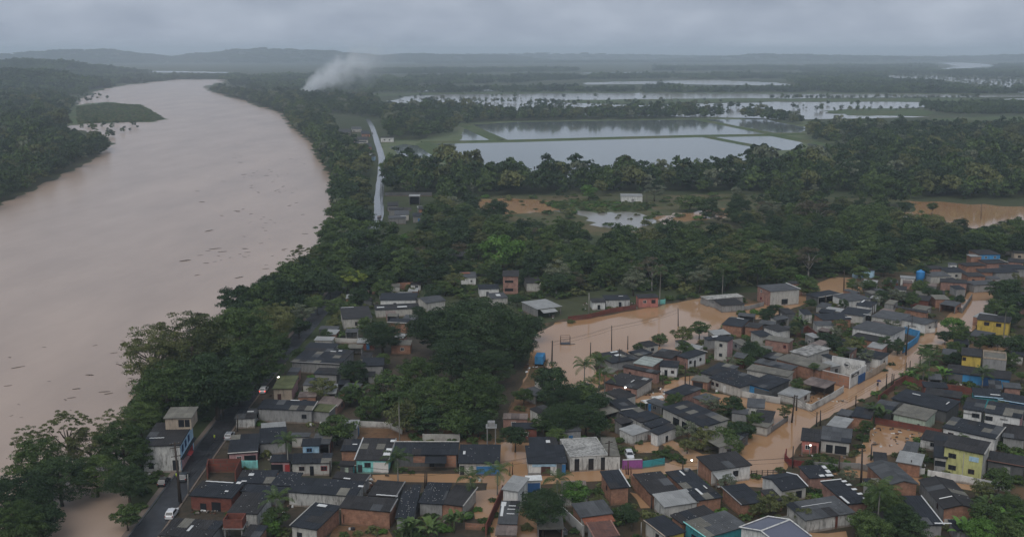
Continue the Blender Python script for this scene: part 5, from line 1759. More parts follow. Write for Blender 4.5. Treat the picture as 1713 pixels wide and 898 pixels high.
h('small white shed behind the row house', 'M', (205, 372, 300, 374, 295, 395, 200, 392), 2.6, .2, rm='grey_roof', w='off_white', op=[])
# riverside building
h('riverside shop building with light blue upper front and white side', 'R', (180, 350, 740, 290, 420, 590, 60, 590), 6.0, .2, rm='dark_brown', w='stained_white', r='light_blue', op=[('r', W_, .18, 4.4, 1.4, 1.5, 'deep_blue'), ('r', W_, .4, 4.4, 1.4, 1.5, 'deep_blue'), ('r', W_, .64, 4.4, 1.4, 1.5, 'deep_blue'), ('r', 'patch', .35, 1.4, 7.0, 2.5, 'pink'), ('r', 'patch', .75, 1.4, 3.5, 2.5, 'red'), ('n', 'hole', .86, 1.6, 1.2, 2.2, None), ('n', 'hole', .2, 1.6, 1.0, 1.2, None)], ex=[('awning', 'r', 2.9, .6, 'dark', 0, 1), ('awning', 'r', 2.4, 1.3, 'red', .3, .5), ('sky', .1, .3, 3.0, .3), ('flash', 'r', 'dark')], sheets=True)
h('beige rooftop room with an open veranda on the riverside shop', 'R', (380, 150, 690, 140, 640, 275, 300, 268), 8.8, .3, rm='beige_roof', w='beige', base=6.25, op=[('n', 'hole', .62, 1.3, 1.2, 1.6, None), ('n', 'hole', .85, 1.3, 1.0, 1.6, None)], name='rooftop_room', cat='rooftop room')
# ------------------------------------------------------------------ houses, middle of the picture
h('dark long roof with white patches at the edge of the flood', 'G', (60, 115, 310, 76, 420, 150, 240, 190), 2.6, .2, w='grey', op=[], ex=[('sky', .5, .5, 1.8, 1.2), ('sky', .55, .85, 2.4, .8), ('stones', 6)])
h('small dark roof against the green shrub by the flood', 'G', (385, 88, 470, 66, 560, 92, 435, 142), 2.6, .2, w='grey', op=[])
h('pale green metal roof among the dark roofs', 'G', (482, 125, 642, 156, 566, 222, 412, 186), 3.3, .3, rm='pale_green_roof', w='brick_pink', op=[])
h('white fronted house with a dark roof right of the pale green roof', 'G', (650, 158, 800, 178, 772, 216, 605, 222), 3.0, .3, w='white', op=[('n', W_, .75, 1.6, .8, .8, 'brown'), ('n', 'hole', .35, 1.1, .8, 1.9, None)])
h('brown-black roof behind the pale green roof', 'G', (622, 66, 828, 90, 702, 152, 570, 122), 3.0, .3, rm='dark_brown', w='brick_pink', op=[])
h('white walled house with a dark roof and three openings', 'G', (920, 60, 1005, 97, 860, 157, 786, 124), 3.2, .3, w='brick_pink', n='brick_pink', r='white', op=[('r', W_, .15, 1.9, .9, .9, 'dark_metal'), ('r', D_, .4, 1.1, .8, 2.0, 'dark_metal'), ('r', W_, .7, 1.9, .8, .9, 'dark_metal')], ex=[('flash', 'f', 'off_white')])
h('long pinkish shed with a brown roof strip', 'G', (342, 196, 622, 256, 612, 282, 306, 216), 3.0, .2, rm='dark_brown', w='brick_pink', op=[('n', W_, .2, 1.6, .6, .6, 'brown')])
h('dark patched roof with white right wall by the flooded lane', 'G', (292, 266, 552, 320, 438, 415, 170, 350), 2.8, .3, w='off_white', n='brick_pink', op=[('n', 'hole', .75, 1.2, 1.4, 1.6, None), ('n', W_, .3, 1.4, .8, .8, 'white')], ex=[('sky', .75, .75, 1.6, 1.6, 'light_roof'), ('sky', .6, .4, .3, 1.8), ('stones', 10)])
h('dark roofed house with a pink brick left wall at the lane bend', 'G', (842, 362, 962, 396, 802, 490, 672, 428), 3.0, .3, w='brick_pink', op=[])
h('grey weathered roof on low walls right of the pink brick house', 'G', (900, 472, 1012, 446, 1152, 482, 1022, 526), 2.6, .2, rm='grey_roof', w='brick_pink', op=[('n', 'hole', .75, 1.1, .9, 1.7, None)])
h('largest long dark roof over a row of dark openings', 'G', (850, 490, 1190, 662, 986, 738, 670, 566), 3.3, .5, w='off_white', op=[('n', 'hole', .34, 1.3, 2.2, 2.0, None), ('n', 'hole', .56, 1.3, 2.2, 2.0, None), ('n', 'hole', .78, 1.3, 2.4, 2.0, None), ('n', 'hole', .94, 1.2, 1.6, 1.8, None)])
h('first of four stepped dark roofs by the brick lane', 'G', (272, 606, 450, 560, 492, 592, 350, 642), 2.8, .3, w='grey', op=[('n', 'hole', .4, 1.1, 1.0, 1.6, None)])
h('second of four stepped dark roofs with white front', 'G', (352, 632, 522, 586, 622, 640, 470, 692), 2.8, .3, w='stained_white', op=[('n', 'hole', .8, 1.2, .9, 1.8, None), ('n', W_, .35, 1.5, .9, .8, 'brown')])
h('third of four stepped dark roofs, scattered with scraps', 'G', (482, 700, 655, 644, 702, 684, 560, 740), 2.8, .3, w='grey', op=[], ex=[('stones', 4)])
h('lowest of four stepped dark roofs with a white left wall', 'G', (548, 756, 706, 690, 762, 722, 612, 802), 2.9, .3, w='white', op=[('n', 'hole', .5, 1.0, .8, 1.4, None)])
h('grey walled house with a dark roof under the hanging tree', 'G', (222, 500, 332, 480, 442, 556, 272, 602), 2.8, .3, rm='dark', w='grey', op=[], ex=[('flash', 'n', 'off_white')])
h('dark roof beside the small beige roof', 'G', (1122, 180, 1290, 212, 1132, 312, 978, 266), 2.9, .3, w='grey', op=[])
h('small beige roof over a black doorway', 'G', (912, 288, 1082, 312, 1022, 356, 903, 328), 2.5, .2, rm='beige_roof', w='brick_pink', n='brick', op=[('n', 'hole', .4, 1.1, 2.6, 2.0, None)])
h('dark roof dotted with two rows of white spots', 'H', (150, 242, 372, 322, 212, 402, -85, 306), 2.9, .4, w='off_white', op=[('n', W_, .1, 1.6, .9, .9, 'brown'), ('n', W_, .25, 1.6, .9, .9, 'brown'), ('n', D_, .5, 1.0, .8, 2.0, 'white')], ex=[('stones', 22)])
h('dark roofed house with a bright blue end wall', 'H', (412, 266, 580, 332, 442, 424, 282, 362), 3.0, .4, w='dark_grey', l='bright_blue', n='bright_blue', op=[('l', W_, .5, 1.6, 1.2, .9, 'dark_metal'), ('n', 'patch', .75, 1.3, 5.0, 2.5, 'dark_grey')])
h('long beige roofed shed behind the blue walled house', 'H', (286, 190, 642, 262, 600, 306, 258, 242), 2.9, .3, rm='beige_roof', w='off_white', op=[])
h('long dark grey roof between brick parapets', 'H', (352, 146, 690, 215, 612, 250, 318, 180), 3.1, .2, rm='grey_roof', w='brick', op=[])
h('large grey roof behind the walled white yard', 'H', (592, 106, 948, 206, 872, 258, 508, 150), 3.4, .3, rm='beige_roof', w='brick', op=[])
h('light corrugated roof above the white walled yard', 'H', (802, 20, 955, 70, 762, 126, 610, 94), 3.4, .3, rm='stained_roof', w='off_white', op=[])
h('dark lean-to roof along the white yard wall', 'H', (815, 120, 955, 112, 1165, 205, 1120, 190), 3.0, .2, w='white', op=[])
h('rusty striped carport roof in the cluttered yard', 'H', (792, 300, 982, 346, 922, 412, 718, 352), 3.2, .2, rm='rust_grey_roof', w='wood', op=[], no='nlr')
h('dark roof at the water beside the banana shrubs', 'H', (312, 566, 502, 606, 442, 690, 318, 682), 2.4, .2, rm='dark_brown', w='off_white', op=[('n', 'hole', .3, 1.0, .8, 1.4, None)])
h('broken beige roof at the flooded street edge', 'H', (330, 655, 470, 690, 425, 740, 315, 705), 2.3, .1, rm='beige_roof', w='off_white', op=[])
h('two-storey pink building with a brick flank in mid town', 'J', (1290, 600, 1370, 612, 1345, 645, 1250, 625), 6.0, .2, w='pink', n='off_white', l='brick_red', op=[('n', W_, .5, 4.6, .9, .9, 'dark_metal'), ('n', W_, .5, 1.8, .9, .9, 'dark_metal')])
h('rust walled dark roof left of the two-storey pink building', 'J', (1190, 612, 1280, 600, 1290, 618, 1215, 636), 3.2, .2, w='grey', op=[], ex=[('sky', .5, .5, 2.0, .8)])
h('dark roof over terracotta walls by the broad flood', 'J', (1345, 488, 1470, 500, 1430, 552, 1300, 530), 3.4, .3, w='brick', l='brick_red', op=[], ex=[('sky', .4, .9, 2.2, .5)])
h('dark roof behind the terracotta walled house', 'J', (1470, 515, 1565, 530, 1530, 556, 1440, 545), 3.2, .2, w='brick', op=[])
h('light roofed carport with posts at the flood edge', 'J', (62, 390, 205, 370, 278, 415, 140, 447), 3.0, .1, rm='light_roof', w='concrete', op=[], no='nr', sheets=False, ex=[('awning', 'n', 2.7, 2.6, 'light_roof', .1, .7)])
h('dark roofed shack with white wall by the shore', 'J', (478, 374, 562, 362, 572, 396, 482, 392), 2.8, .2, rm='dark_brown', w='white', op=[('n', 'hole', .5, 1.0, .9, 1.6, None)])
h('long dark roofed house with patchy grey walls on the shore', 'J', (546, 350, 722, 346, 716, 376, 576, 382), 3.0, .3, w='stained_white', n='stained_white', op=[('n', 'hole', .6, 1.2, .9, 1.8, None)], ex=[('sky', .6, .6, 1.6, .4)])
h('reddish house with a lit lamp above the turquoise fence', 'J', (772, 345, 892, 338, 900, 362, 768, 372), 3.6, .3, rm='dark_brown', w='salmon', op=[('n', W_, .3, 2.2, 1.2, 1.0, 'white'), ('n', 'hole', .75, 2.2, 1.4, 1.2, None)])
h('pale broken roof of the walled compound in the flood', 'J', (1190, 356, 1402, 336, 1412, 352, 1200, 388), 2.6, .1, rm='stained_roof', w='grey', op=[])
h('dark flat roof inside the walled compound', 'J', (1258, 378, 1392, 368, 1440, 405, 1290, 418), 2.6, .2, w='grey', op=[])
# upper right town
h('two-storey pink house with a dark roof on the flood corner', 'I', (12, 366, 182, 345, 216, 382, 70, 412), 5.4, .2, w='brick_pink', l='brick_pink', n='off_white', op=[('l', W_, .3, 1.6, .9, .9, 'red'), ('l', W_, .3, 4.2, .9, .9, 'white'), ('n', 'hole', .5, 1.4, 2.4, 1.8, None)], ex=[('flash', 'r')])
h('brick house behind the pink corner house', 'I', (185, 338, 262, 335, 270, 350, 195, 356), 4.6, .2, rm='dark_brown', w='brick_pink', op=[])
h('open dark shelter roof at the end of the flood', 'I', (302, 416, 442, 390, 496, 412, 380, 450), 2.8, .2, w='dark_grey', op=[], no='n', ex=[('flash', 'n', 'off_white')])
h('blue grey roof with a white wall in the upper town', 'I', (472, 420, 592, 410, 692, 440, 560, 472), 3.0, .3, rm='grey_roof', w='white', op=[('n', 'hole', .4, 1.2, .9, 1.8, None)])
h('white ended dark roof near the blue grey roof', 'I', (642, 456, 742, 468, 702, 502, 608, 486), 3.0, .2, w='white', op=[], ex=[('sky', .1, .5, .6, 3.5)])
h('dark roof with a white edge beside the twin poles', 'I', (545, 502, 722, 512, 640, 562, 518, 532), 3.0, .2, w='white', n='off_white', op=[('n', W_, .4, 1.5, .9, .9, 'dark_metal')], ex=[('sky', .9, .2, 2.4, .4)])
h('dark roofed row with an orange brick front', 'I', (322, 532, 482, 545, 642, 578, 395, 576), 3.2, .2, w='brick', n='brick', op=[], ex=[('sky', .85, .2, 2.0, .5)])
h('big white walled house with a dark roof behind the blue fence', 'I', (702, 590, 892, 622, 862, 686, 550, 620), 4.0, .4, w='white', r='white', op=[('r', W_, .5, 2.0, 1.0, 1.0, 'dark_metal')])
h('blue grey roof left of the rounded white house', 'I', (762, 510, 932, 546, 892, 592, 718, 556), 3.2, .3, rm='grey_roof', w='off_white', op=[])
h('rounded white house with a dark roof on the flooded corner', 'I', (952, 550, 1095, 586, 1050, 612, 890, 576), 3.2, .2, w='white', op=[('n', P_, .55, 1.4, 1.2, 1.4, 'grey'), ('r', 'hole', .5, 1.3, .8, 1.6, None)])
h('brick row behind the rounded white house', 'I', (862, 488, 1060, 526, 1050, 540, 856, 500), 3.0, .2, rm='dark_brown', w='brick', op=[])
h('brick house with a beige roof above the rounded white house', 'I', (1088, 424, 1162, 420, 1188, 450, 1090, 452), 3.2, .2, rm='beige_roof', w='brick', op=[('n', D_, .7, 1.0, .9, 1.9, 'brown')])
h('brown red roof on a brick row in the far right town', 'I', (962, 420, 1085, 430, 1060, 462, 945, 450), 3.0, .2, rm='dark_brown', w='brick_red', op=[])
h('bright blue house with a brick flank under the far trees', 'I', (1345, 145, 1452, 135, 1478, 165, 1368, 178), 5.0, .2, w='brick', n='bright_blue', r='bright_blue', op=[('n', W_, .3, 3.8, 1.0, .9, 'white'), ('n', W_, .75, 3.8, 1.0, .9, 'white')])
h('brick house with pale edged roof left of the bright blue house', 'I', (1308, 170, 1368, 168, 1390, 182, 1318, 186), 4.4, .1, rm='light_roof', w='brick', op=[])
h('dark roof below the bright blue house', 'I', (1392, 205, 1505, 198, 1540, 220, 1420, 232), 3.0, .2, w='brick_pink', op=[], ex=[('flash', 'r', 'off_white')])
h('dark roofed house with a bright blue gable near the right edge', 'I', (1450, 262, 1560, 246, 1582, 272, 1478, 296), 3.4, .2, w='grey', n='grey', r='bright_blue', op=[])
h('broad dark roof at the far right edge of town', 'I', (1500, 238, 1660, 228, 1660, 262, 1560, 262), 3.4, .2, w='grey', op=[])
h('brick roof house at the far right edge', 'I', (1555, 190, 1660, 200, 1660, 225, 1560, 215), 3.4, .2, rm='dark_brown', w='brick_pink', op=[])
h('beige house under the trees at the top right', 'I', (1590, 150, 1660, 148, 1660, 160, 1585, 162), 4.0, .1, rm='dark_brown', w='beige', op=[('n', W_, .5, 2.4, 1.2, .9, 'dark_metal')])
h('orange brick house with a dark roof below the dark roof row', 'I', (1285, 285, 1385, 278, 1398, 305, 1300, 312), 3.6, .2, rm='dark_brown', w='brick', op=[('n', W_, .3, 2.0, .9, .9, 'dark_metal')])
h('salmon brick house right of the orange brick house', 'I', (1370, 262, 1445, 258, 1450, 280, 1380, 284), 3.4, .2, rm='dark_brown', w='brick', op=[])
h('red brick block above the dark tree in the upper right town', 'I', (1128, 318, 1305, 330, 1300, 352, 1135, 342), 3.6, .2, rm='dark_brown', w='brick_red', n='brick_pink', op=[])
h('dark roof right of the red brick block', 'I', (1335, 345, 1440, 320, 1465, 345, 1350, 375), 3.0, .2, w='grey', op=[])
h('wide grey roofs in the far right cluster', 'I', (1052, 284, 1150, 272, 1182, 302, 1062, 312), 3.0, .2, rm='grey_roof', w='off_white', op=[])
h('dark roof with a white gable in the far right cluster', 'I', (1150, 252, 1255, 248, 1270, 276, 1165, 288), 3.0, .2, w='off_white', op=[('n', W_, .5, 1.6, .9, .9, 'dark_metal')])
h('small white upper room among the far right roofs', 'I', (1188, 222, 1232, 220, 1236, 232, 1188, 234), 4.2, .1, rm='grey_roof', w='white', op=[('n', 'hole', .5, 2.8, 1.0, 1.0, None)])
h('brown roofs under the far right trees', 'I', (1040, 245, 1140, 238, 1150, 258, 1050, 265), 3.0, .2, rm='dark_brown', w='brick_pink', op=[])
h('dark roof left of the bright blue house', 'I', (1270, 225, 1370, 215, 1400, 235, 1290, 250), 3.0, .2, rm='dark_brown', w='brick', op=[])
h('white arched house beside the blue water tank', 'I', (885, 300, 975, 308, 982, 322, 880, 316), 3.2, .1, rm='light_roof', w='white', op=[('n', 'hole', .6, 1.2, 2.4, 2.0, None)])
h('small house with beige roof and pink walls in mid town', 'I', (62, 670, 216, 700, 190, 722, 34, 702), 3.4, .2, rm='beige_roof', w='brick_pink', op=[('n', W_, .85, 2.0, .8, 1.0, 'red')])
h('dark roof behind the small pink walled house', 'I', (22, 620, 112, 605, 196, 636, 120, 656), 3.0, .2, w='white', op=[])
h('dark roof left of the pink walled house', 'I', (-40, 650, 20, 640, 75, 672, 0, 690), 3.0, .2, w='off_white', op=[])
h('dark roofed house with white end by the flooded street', 'I', (655, 760, 812, 792, 762, 832, 636, 798), 3.0, .3, w='white', op=[('r', 'hole', .5, 1.4, .8, 1.2, None)])
h('brick wall lean-to under the big white house', 'I', (600, 652, 800, 690, 740, 720, 590, 690), 2.8, .2, rm='dark_brown', w='brick', op=[])
h('pale blue painted house among the trees', 'I', (592, 262, 712, 255, 715, 268, 595, 275), 3.2, .1, rm='dark_brown', w='light_blue', op=[('n', 'hole', .2, 1.2, .8, 1.4, None), ('n', P_, .5, 1.2, 2.0, 1.2, 'bright_blue')])
# left middle
h('long dark roof beside the curving road', 'K', (345, 682, 640, 692, 562, 792, 258, 762), 3.0, .4, w='grey', op=[], ex=[('flash', 'n', 'grey'), ('sky', .55, .8, 1.6, .5), ('sky', .7, .85, 1.0, .8)])
h('smaller dark roof above the long roof by the road', 'K', (362, 642, 545, 652, 520, 690, 345, 678), 3.0, .2, w='stained_white', op=[])
h('white topped shed wall above the road roofs', 'K', (405, 605, 525, 610, 510, 635, 402, 630), 2.6, .1, rm='light_roof', w='off_white', op=[])
h('dark roof under the round dark tree', 'K', (690, 742, 830, 740, 835, 795, 700, 790), 3.0, .3, w='grey', op=[])
h('dark roof left of the round dark tree', 'K', (420, 800, 560, 812, 545, 850, 400, 840), 2.8, .2, rm='dark_brown', w='grey', op=[])
h('white walled house with two dark roofs by the road', 'K', (562, 428, 748, 412, 745, 488, 565, 502), 3.6, .5, w='off_white', op=[('n', W_, .45, 1.8, .8, 1.2, 'brown'), ('n', 'patch', .85, 1.6, 2.0, 2.6, 'grey')], ex=[('sky', .05, .9, 4.0, .4)])
h('dark roofed white bungalow with one window', 'K', (815, 340, 1035, 330, 1048, 384, 804, 376), 3.2, .4, w='white', op=[('n', W_, .4, 1.7, 1.0, .9, 'dark_metal')])
h('blue grey gable roof right of the white bungalow', 'K', (1062, 366, 1152, 348, 1188, 376, 1078, 416), 3.2, 0, 'gx', rm='grey_roof', w='off_white', op=[])
h('low dark roof in front of the white bungalow', 'K', (765, 412, 1050, 396, 1052, 430, 780, 442), 2.8, .2, w='off_white', op=[], ex=[('sky', .05, .3, 2.4, 1.0), ('sky', .5, .2, 3.2, 1.2)])
h('brick walled house half hidden by the great tree', 'K', (868, 490, 985, 500, 980, 530, 862, 520), 3.4, .3, rm='dark', w='brick', op=[], ex=[('flash', 'n', 'off_white')])
h('dark shelter roof at the forest edge', 'K', (1142, 78, 1342, 80, 1348, 108, 1150, 106), 3.0, .2, w='dark_grey', op=[], no='n')
h('small house with orange and white roof sheets in the clearing', 'K', (1302, 206, 1405, 202, 1412, 240, 1312, 238), 3.0, .2, rm='grey_roof', w='white', op=[('n', W_, .7, 1.5, .8, .8, 'white')], ex=[('sky', .05, .6, 3.5, 2.0, 'tile_roof')])
h('white house below the clearing house', 'K', (1425, 285, 1548, 278, 1552, 308, 1418, 314), 3.0, .2, w='white', op=[('n', 'hole', .4, 1.1, .9, 1.6, None)])
h('pale sheeted roof beside the tall pink house', 'K', (1480, 338, 1580, 330, 1610, 365, 1500, 372), 2.8, .2, rm='grey_roof', w='off_white', op=[], ex=[('sky', .4, .3, 1.5, 2.5)])
h('tall three-level pink brick house at the forest edge', 'K', (1552, 190, 1680, 198, 1672, 232, 1595, 232), 6.6, .2, rm='dark_brown', w='brick_pink', l='grey', op=[('n', 'hole', .4, 4.6, 3.0, .8, None), ('n', 'hole', .4, 1.6, 3.0, 1.0, None)])
h('white ended house by the lit lamp at the forest edge', 'J', (60, 225, 150, 222, 165, 270, 70, 275), 3.4, .4, w='off_white', op=[])
h('dark roofed compound building beside the far road', 'S', (205, 682, 300, 680, 302, 696, 203, 698), 3.4, .2, rm='dark_brown', w='concrete', op=[])
h('long dark roof at the corner of the far road', 'S', (200, 738, 320, 734, 324, 752, 202, 756), 3.2, .2, rm='grey_roof', w='concrete', op=[], ex=[('sky', .7, .6, 3.0, .8)])
h('pale grey sheet roof in the walled far yard', 'S', (398, 672, 460, 670, 464, 684, 402, 686), 3.2, .1, rm='light_roof', w='concrete', op=[])
h('open shed with pale roof and blue truck in the walled yard', 'S', (345, 592, 420, 592, 418, 606, 342, 606), 5.0, .2, rm='light_roof', w='dark_metal', op=[], no='n')
h('long dark roof with white edge beside the far bend', 'S', (20, 328, 110, 330, 112, 338, 18, 337), 3.4, .2, rm='grey_roof', w='light_blue', op=[])
h('dark terrace roofs above the far bend', 'S', (-50, 272, 50, 273, 50, 281, -52, 280), 3.4, .2, rm='dark_brown', w='concrete', op=[])
h('dark houses left of the far street', 'S', (-20, 228, 45, 229, 45, 235, -22, 235), 3.4, .2, rm='dark', w='off_white', op=[])
h('white house at the head of the far road', 'S', (150, 200, 240, 200, 240, 206, 150, 206), 4.4, .2, rm='dark_brown', w='white', op=[('n', W_, .3, 2.2, 1.5, 1.2, 'dark_metal'), ('n', W_, .7, 2.2, 1.5, 1.2, 'dark_metal')])
h('white walled shed in the flooded meadow', 'P', (1038, 324, 1074, 324, 1075, 328, 1038, 328), 4.0, .1, rm='light_roof', w='white', op=[('n', D_, .55, 1.2, 1.6, 2.2, 'grey')])
h('white far farmhouse right of the smoke', 'P', (503, 176, 513, 176, 513, 178, 503, 178), 4.0, .1, rm='light_roof', w='white', op=[], sheets=False)

# the far street between the trees
for i, (x0, y0, w_, d_, rm_, wl_, lab) in enumerate((
        (566, 216, 20, 5, 'dark_brown', 'concrete', 'brown-black roof farthest left on the far street'), (588, 212, 16, 4, 'grey_roof', 'off_white', 'grey roof at the top of the far street'), (604, 219, 14, 5, 'dark', 'brick', 'dark roof beside the top of the wet road'),
        (572, 227, 22, 6, 'dark', 'brick_pink', 'wide dark roof in the far street row'), (597, 229, 18, 5, 'dark_brown', 'off_white', 'brown roof with a pale wall in the far street row'), (582, 238, 18, 5, 'grey_roof', 'concrete', 'grey roof in the middle of the far street row'),
        (603, 240, 18, 6, 'dark', 'brick', 'dark roof next to the wet road bend'), (590, 249, 16, 5, 'dark_brown', 'brick', 'low brown roof above the far bend'), (608, 252, 14, 5, 'dark', 'white', 'white walled house at the far bend'),
        (648, 338, 18, 6, 'dark_brown', 'concrete', 'brown roof of the walled far yard'), (660, 352, 24, 7, 'grey_roof', 'off_white', 'grey roof in front of the walled far yard'), (690, 356, 20, 6, 'dark', 'concrete', 'dark roof right of the walled far yard'), (700, 345, 16, 5, 'dark_brown', 'brick', 'brick shed right of the walled far yard'))):
    h(lab, 'P', (x0, y0, x0 + w_, y0 - .3, x0 + w_ + 1, y0 + d_, x0, y0 + d_ + .3), 3.2, .4, rm=rm_, w=wl_, sheets=False)
# ------------------------------------------------------------------ yard walls and fences
yw = yard_wall
yw('purple gate wall with white coping beside the parked white car', 'D', [(412, 330), (572, 325)], 2.1, 'purple', cap='white')
yw('dark green hedge fence wall along the flooded lane', 'D', [(575, 322), (760, 295)], 1.7, 'teal')
yw('low brick yard wall between two dark roofs', 'D', [(485, 470), (640, 640)], 2.6, 'brick')
yw('pink brick party wall right of the wide dark roof', 'D', [(1160, 430), (1320, 545)], 2.2, 'brick_pink')
yw('weathered brick wall behind the boat', 'C', [(1080, 700), (1290, 898)], 2.2, 'stained_white')
yw('brown slanting wall at the flooded foundation', 'C', [(610, 560), (470, 890)], 2.4, 'brick_red')
yw('low wall of the flooded foundation plot', 'C', [(300, 830), (450, 840)], 1.2, 'brick')
yw('long pale boundary wall behind the near row', 'C', [(-60, 100), (245, 102)], 2.0, 'off_white')
yw('grey garden wall with rubble below the bamboo', 'M', [(540, 345), (700, 352), (760, 380)], 1.6, 'stained_white')
yw('turquoise gate wall of the pink house', 'O', [(1218, 556), (1298, 556)], 1.9, 'turquoise')
yw('white flood-stained yard wall with gaps before the blue house', 'H', [(170, 470), (330, 505), (525, 535)], 1.8, 'stained_white')
yw('pale corner wall of the cluttered yard', 'H', [(660, 560), (790, 600), (985, 490), (1060, 440)], 1.9, 'stained_white')
yw('brick wall with white coping around the white yard', 'H', [(680, 300), (1112, 402)], 3.2, 'brick', cap='white')
yw('white yard wall with pale script lettering', 'H', [(965, 268), (1235, 318)], 4.6, 'white', cap='white')
yw('white gatehouse wall with a black sign on the flooded street', 'H', [(1115, 405), (1190, 360), (1245, 325)], 4.0, 'white')
yw('dark gate beside the white gatehouse', 'H', [(1192, 368), (1240, 340)], 2.4, 'deep_blue')
yw('beige street wall beyond the white gatehouse', 'Q', [(45, 750), (125, 710), (185, 675), (260, 630)], 2.2, 'beige')
yw('bright blue zigzag fence on the flooded corner', 'Q', [(470, 245), (625, 290), (600, 350), (450, 460)], [2.2, 2.2, 2.2], 'bright_blue')
yw('white curved wall of the rounded house on the corner', 'Q', [(440, 210), (560, 235), (690, 245), (790, 240)], 1.6, 'white')
yw('red curved corner fence in front of the porch', 'L', [(135, 490), (130, 515), (150, 540), (200, 550), (265, 552)], 1.6, 'red_paint')
yw('pale yard wall right of the red fence', 'L', [(268, 545), (345, 550), (400, 560)], 1.2, 'concrete')
yw('grey yard gate wall behind the red fence house', 'L', [(400, 555), (500, 560), (545, 570)], 1.5, 'concrete')
yw('dark red wall along the rubble yard', 'L', [(585, 330), (700, 350), (830, 375), (915, 392)], 1.7, 'brick_red')
yw('long red brick wall under the palms', 'L', [(680, 150), (735, 118), (850, 150), (1090, 185)], 1.9, 'brick_red')
yw('red street wall with dark posts', 'L', [(600, 215), (680, 155)], 1.6, 'brick_red')
yw('white wall with grey gate below the lime house', 'L', [(850, 600), (915, 610), (1015, 625), (1130, 650), (1260, 670)], 1.7, 'white')
yw('white side wall of the lower right houses', 'L', [(730, 575), (830, 590)], 1.6, 'white')
yw('grey bank wall along the flooded street', 'H', [(420, 800), (520, 730), (590, 680)], 1.4, 'concrete')
yw('brick shore wall along the broad flood', 'J', [(340, 515), (480, 498), (600, 465), (760, 440)], 1.7, 'brick_red')
yw('turquoise fence on the shore of the broad flood', 'J', [(800, 425), (850, 418), (943, 408)], 1.8, 'aqua')
yw('grey low wall round the compound in the flood', 'J', [(1168, 405), (1245, 430), (1400, 455), (1480, 440), (1560, 420)], 1.5, 'grey')
yw('concrete wall of the upper flooded street', 'I', [(1170, 500), (1270, 540), (1330, 450)], 1.8, 'concrete')
yw('white wall of the flooded yard by the yellow house', 'I', [(1265, 715), (1400, 735), (1530, 755)], 2.0, 'stained_white')
yw('red brick plot wall in mid town', 'I', [(222, 690), (300, 655), (358, 700)], 2.0, 'brick_red')
yw('orange brick wall at the foot of the upper town', 'I', [(390, 600), (540, 640)], 2.0, 'brick')
yw('brick lane wall beside the stepped roofs', 'G', [(120, 640), (280, 720), (420, 790), (600, 860)], 1.1, 'brick_pink')
yw('white lane wall under the flood pole', 'G', [(430, 790), (545, 830)], 1.3, 'off_white')
yw('far yard boundary wall beside the wet road', 'S', [(180, 605), (345, 605), (500, 605)], 2.4, 'dark_grey')
yw('dark inner wall of the far walled yard', 'S', [(195, 705), (360, 705)], 2.0, 'dark_grey')
yw('brick wall behind the white bungalow', 'K', [(880, 318), (1040, 312)], 2.6, 'brick')
yw('white slab wall above the road roofs', 'K', [(530, 650), (668, 655)], 1.6, 'off_white')
yw('white coping wall below the great tree', 'K', [(855, 660), (940, 665)], 1.4, 'off_white')
# roofless brick shell by the road
yw('roofless red brick shell of a house near the road', 'A', [(610, 345), (625, 285), (930, 282), (880, 395)], 3.0, 'brick_red', name='brick_shell')
t = tag(empty('brick_water_box', UZ('A', 870, 770, 2.9)), 'open red brick water box on the roof edge in the left foreground', 'water box')
for c, s in (((0, -1.3, .6), (3.4, .2, 1.6)), ((0, 1.3, .6), (3.4, .2, 1.6)), ((-1.6, 0, .6), (.2, 2.4, 1.6)), ((1.6, 0, .6), (.2, 2.4, 1.6))):
    MB().box(c, s).build('wall', MATS['brick_red'], t)
MB().box((0, 0, -.3), (3.8, 3.0, .2)).build('slab', MATS['concrete'], t)
for x, y in ((-1.5, -1.2), (1.5, -1.2), (1.5, 1.2), (-1.5, 1.2)):
    MB().box((x, y, -1.65), (.25, .25, 2.5)).build('post', MATS['concrete'], t)
t = tag(empty('tank_tower', UZ('C', 515, 130)), 'small concrete water tower behind the end of the near row', 'water tower')
for x, y in ((-.9, -.8), (.9, -.8), (.9, .8), (-.9, .8)):
    MB().box((x, y, 2.2), (.22, .22, 4.6)).build('leg', MATS['concrete'], t)
MB().box((0, 0, 4.6), (2.4, 2.2, .25)).build('deck', MATS['light_roof'], t)
MB().box((0, 0, 5.2), (1.6, 1.5, .95)).build('tank', MATS['grey'], t)
# rail fence at the bend
t = tag(empty('rail_fence', UZ('E', 285, 395)), 'wooden rail fence standing in the flood at the bend', 'fence')
e = UZ('E', 560, 385) - t.location
for i in range(7):
    c = e * (i / 6)
    MB().box((c.x, c.y, .7), (.14, .14, 1.7)).build('post', MATS['wood'], t)
for z in (.5, 1.0, 1.4):
    MB().tube([(0, 0, z), (e.x, e.y, z)], .06, 5).build('rail', MATS['wood'], t)
# lettering and signs
fc = bpy.data.curves.new('lettering', 'FONT')
def letters(txt, parent_label, p, ang, size, mat, lift=0.03):
    c = bpy.data.curves.new('lettering', 'FONT')
    c.body = txt
    c.size = size
    c.extrude = 0.01
    ob = bpy.data.objects.new('tmp', c)
    COL.objects.link(ob)
    bpy.context.view_layer.update()
    me = bpy.data.meshes.new_from_object(ob.evaluated_get(bpy.context.evaluated_depsgraph_get()))
    bpy.data.objects.remove(ob)
    me.materials.clear()
    me.materials.append(MATS[mat])
    par = next(o for o in COL.objects if o.get('label') == parent_label)
    M = Matrix.Translation(Vector(p) - par.location) @ Matrix.Rotation(ang, 4, 'Z') @ Matrix.Rotation(math.pi / 2, 4, 'X')
    return link('lettering', me, par, None, par.rotation_euler.to_matrix().to_4x4().inverted() @ M)


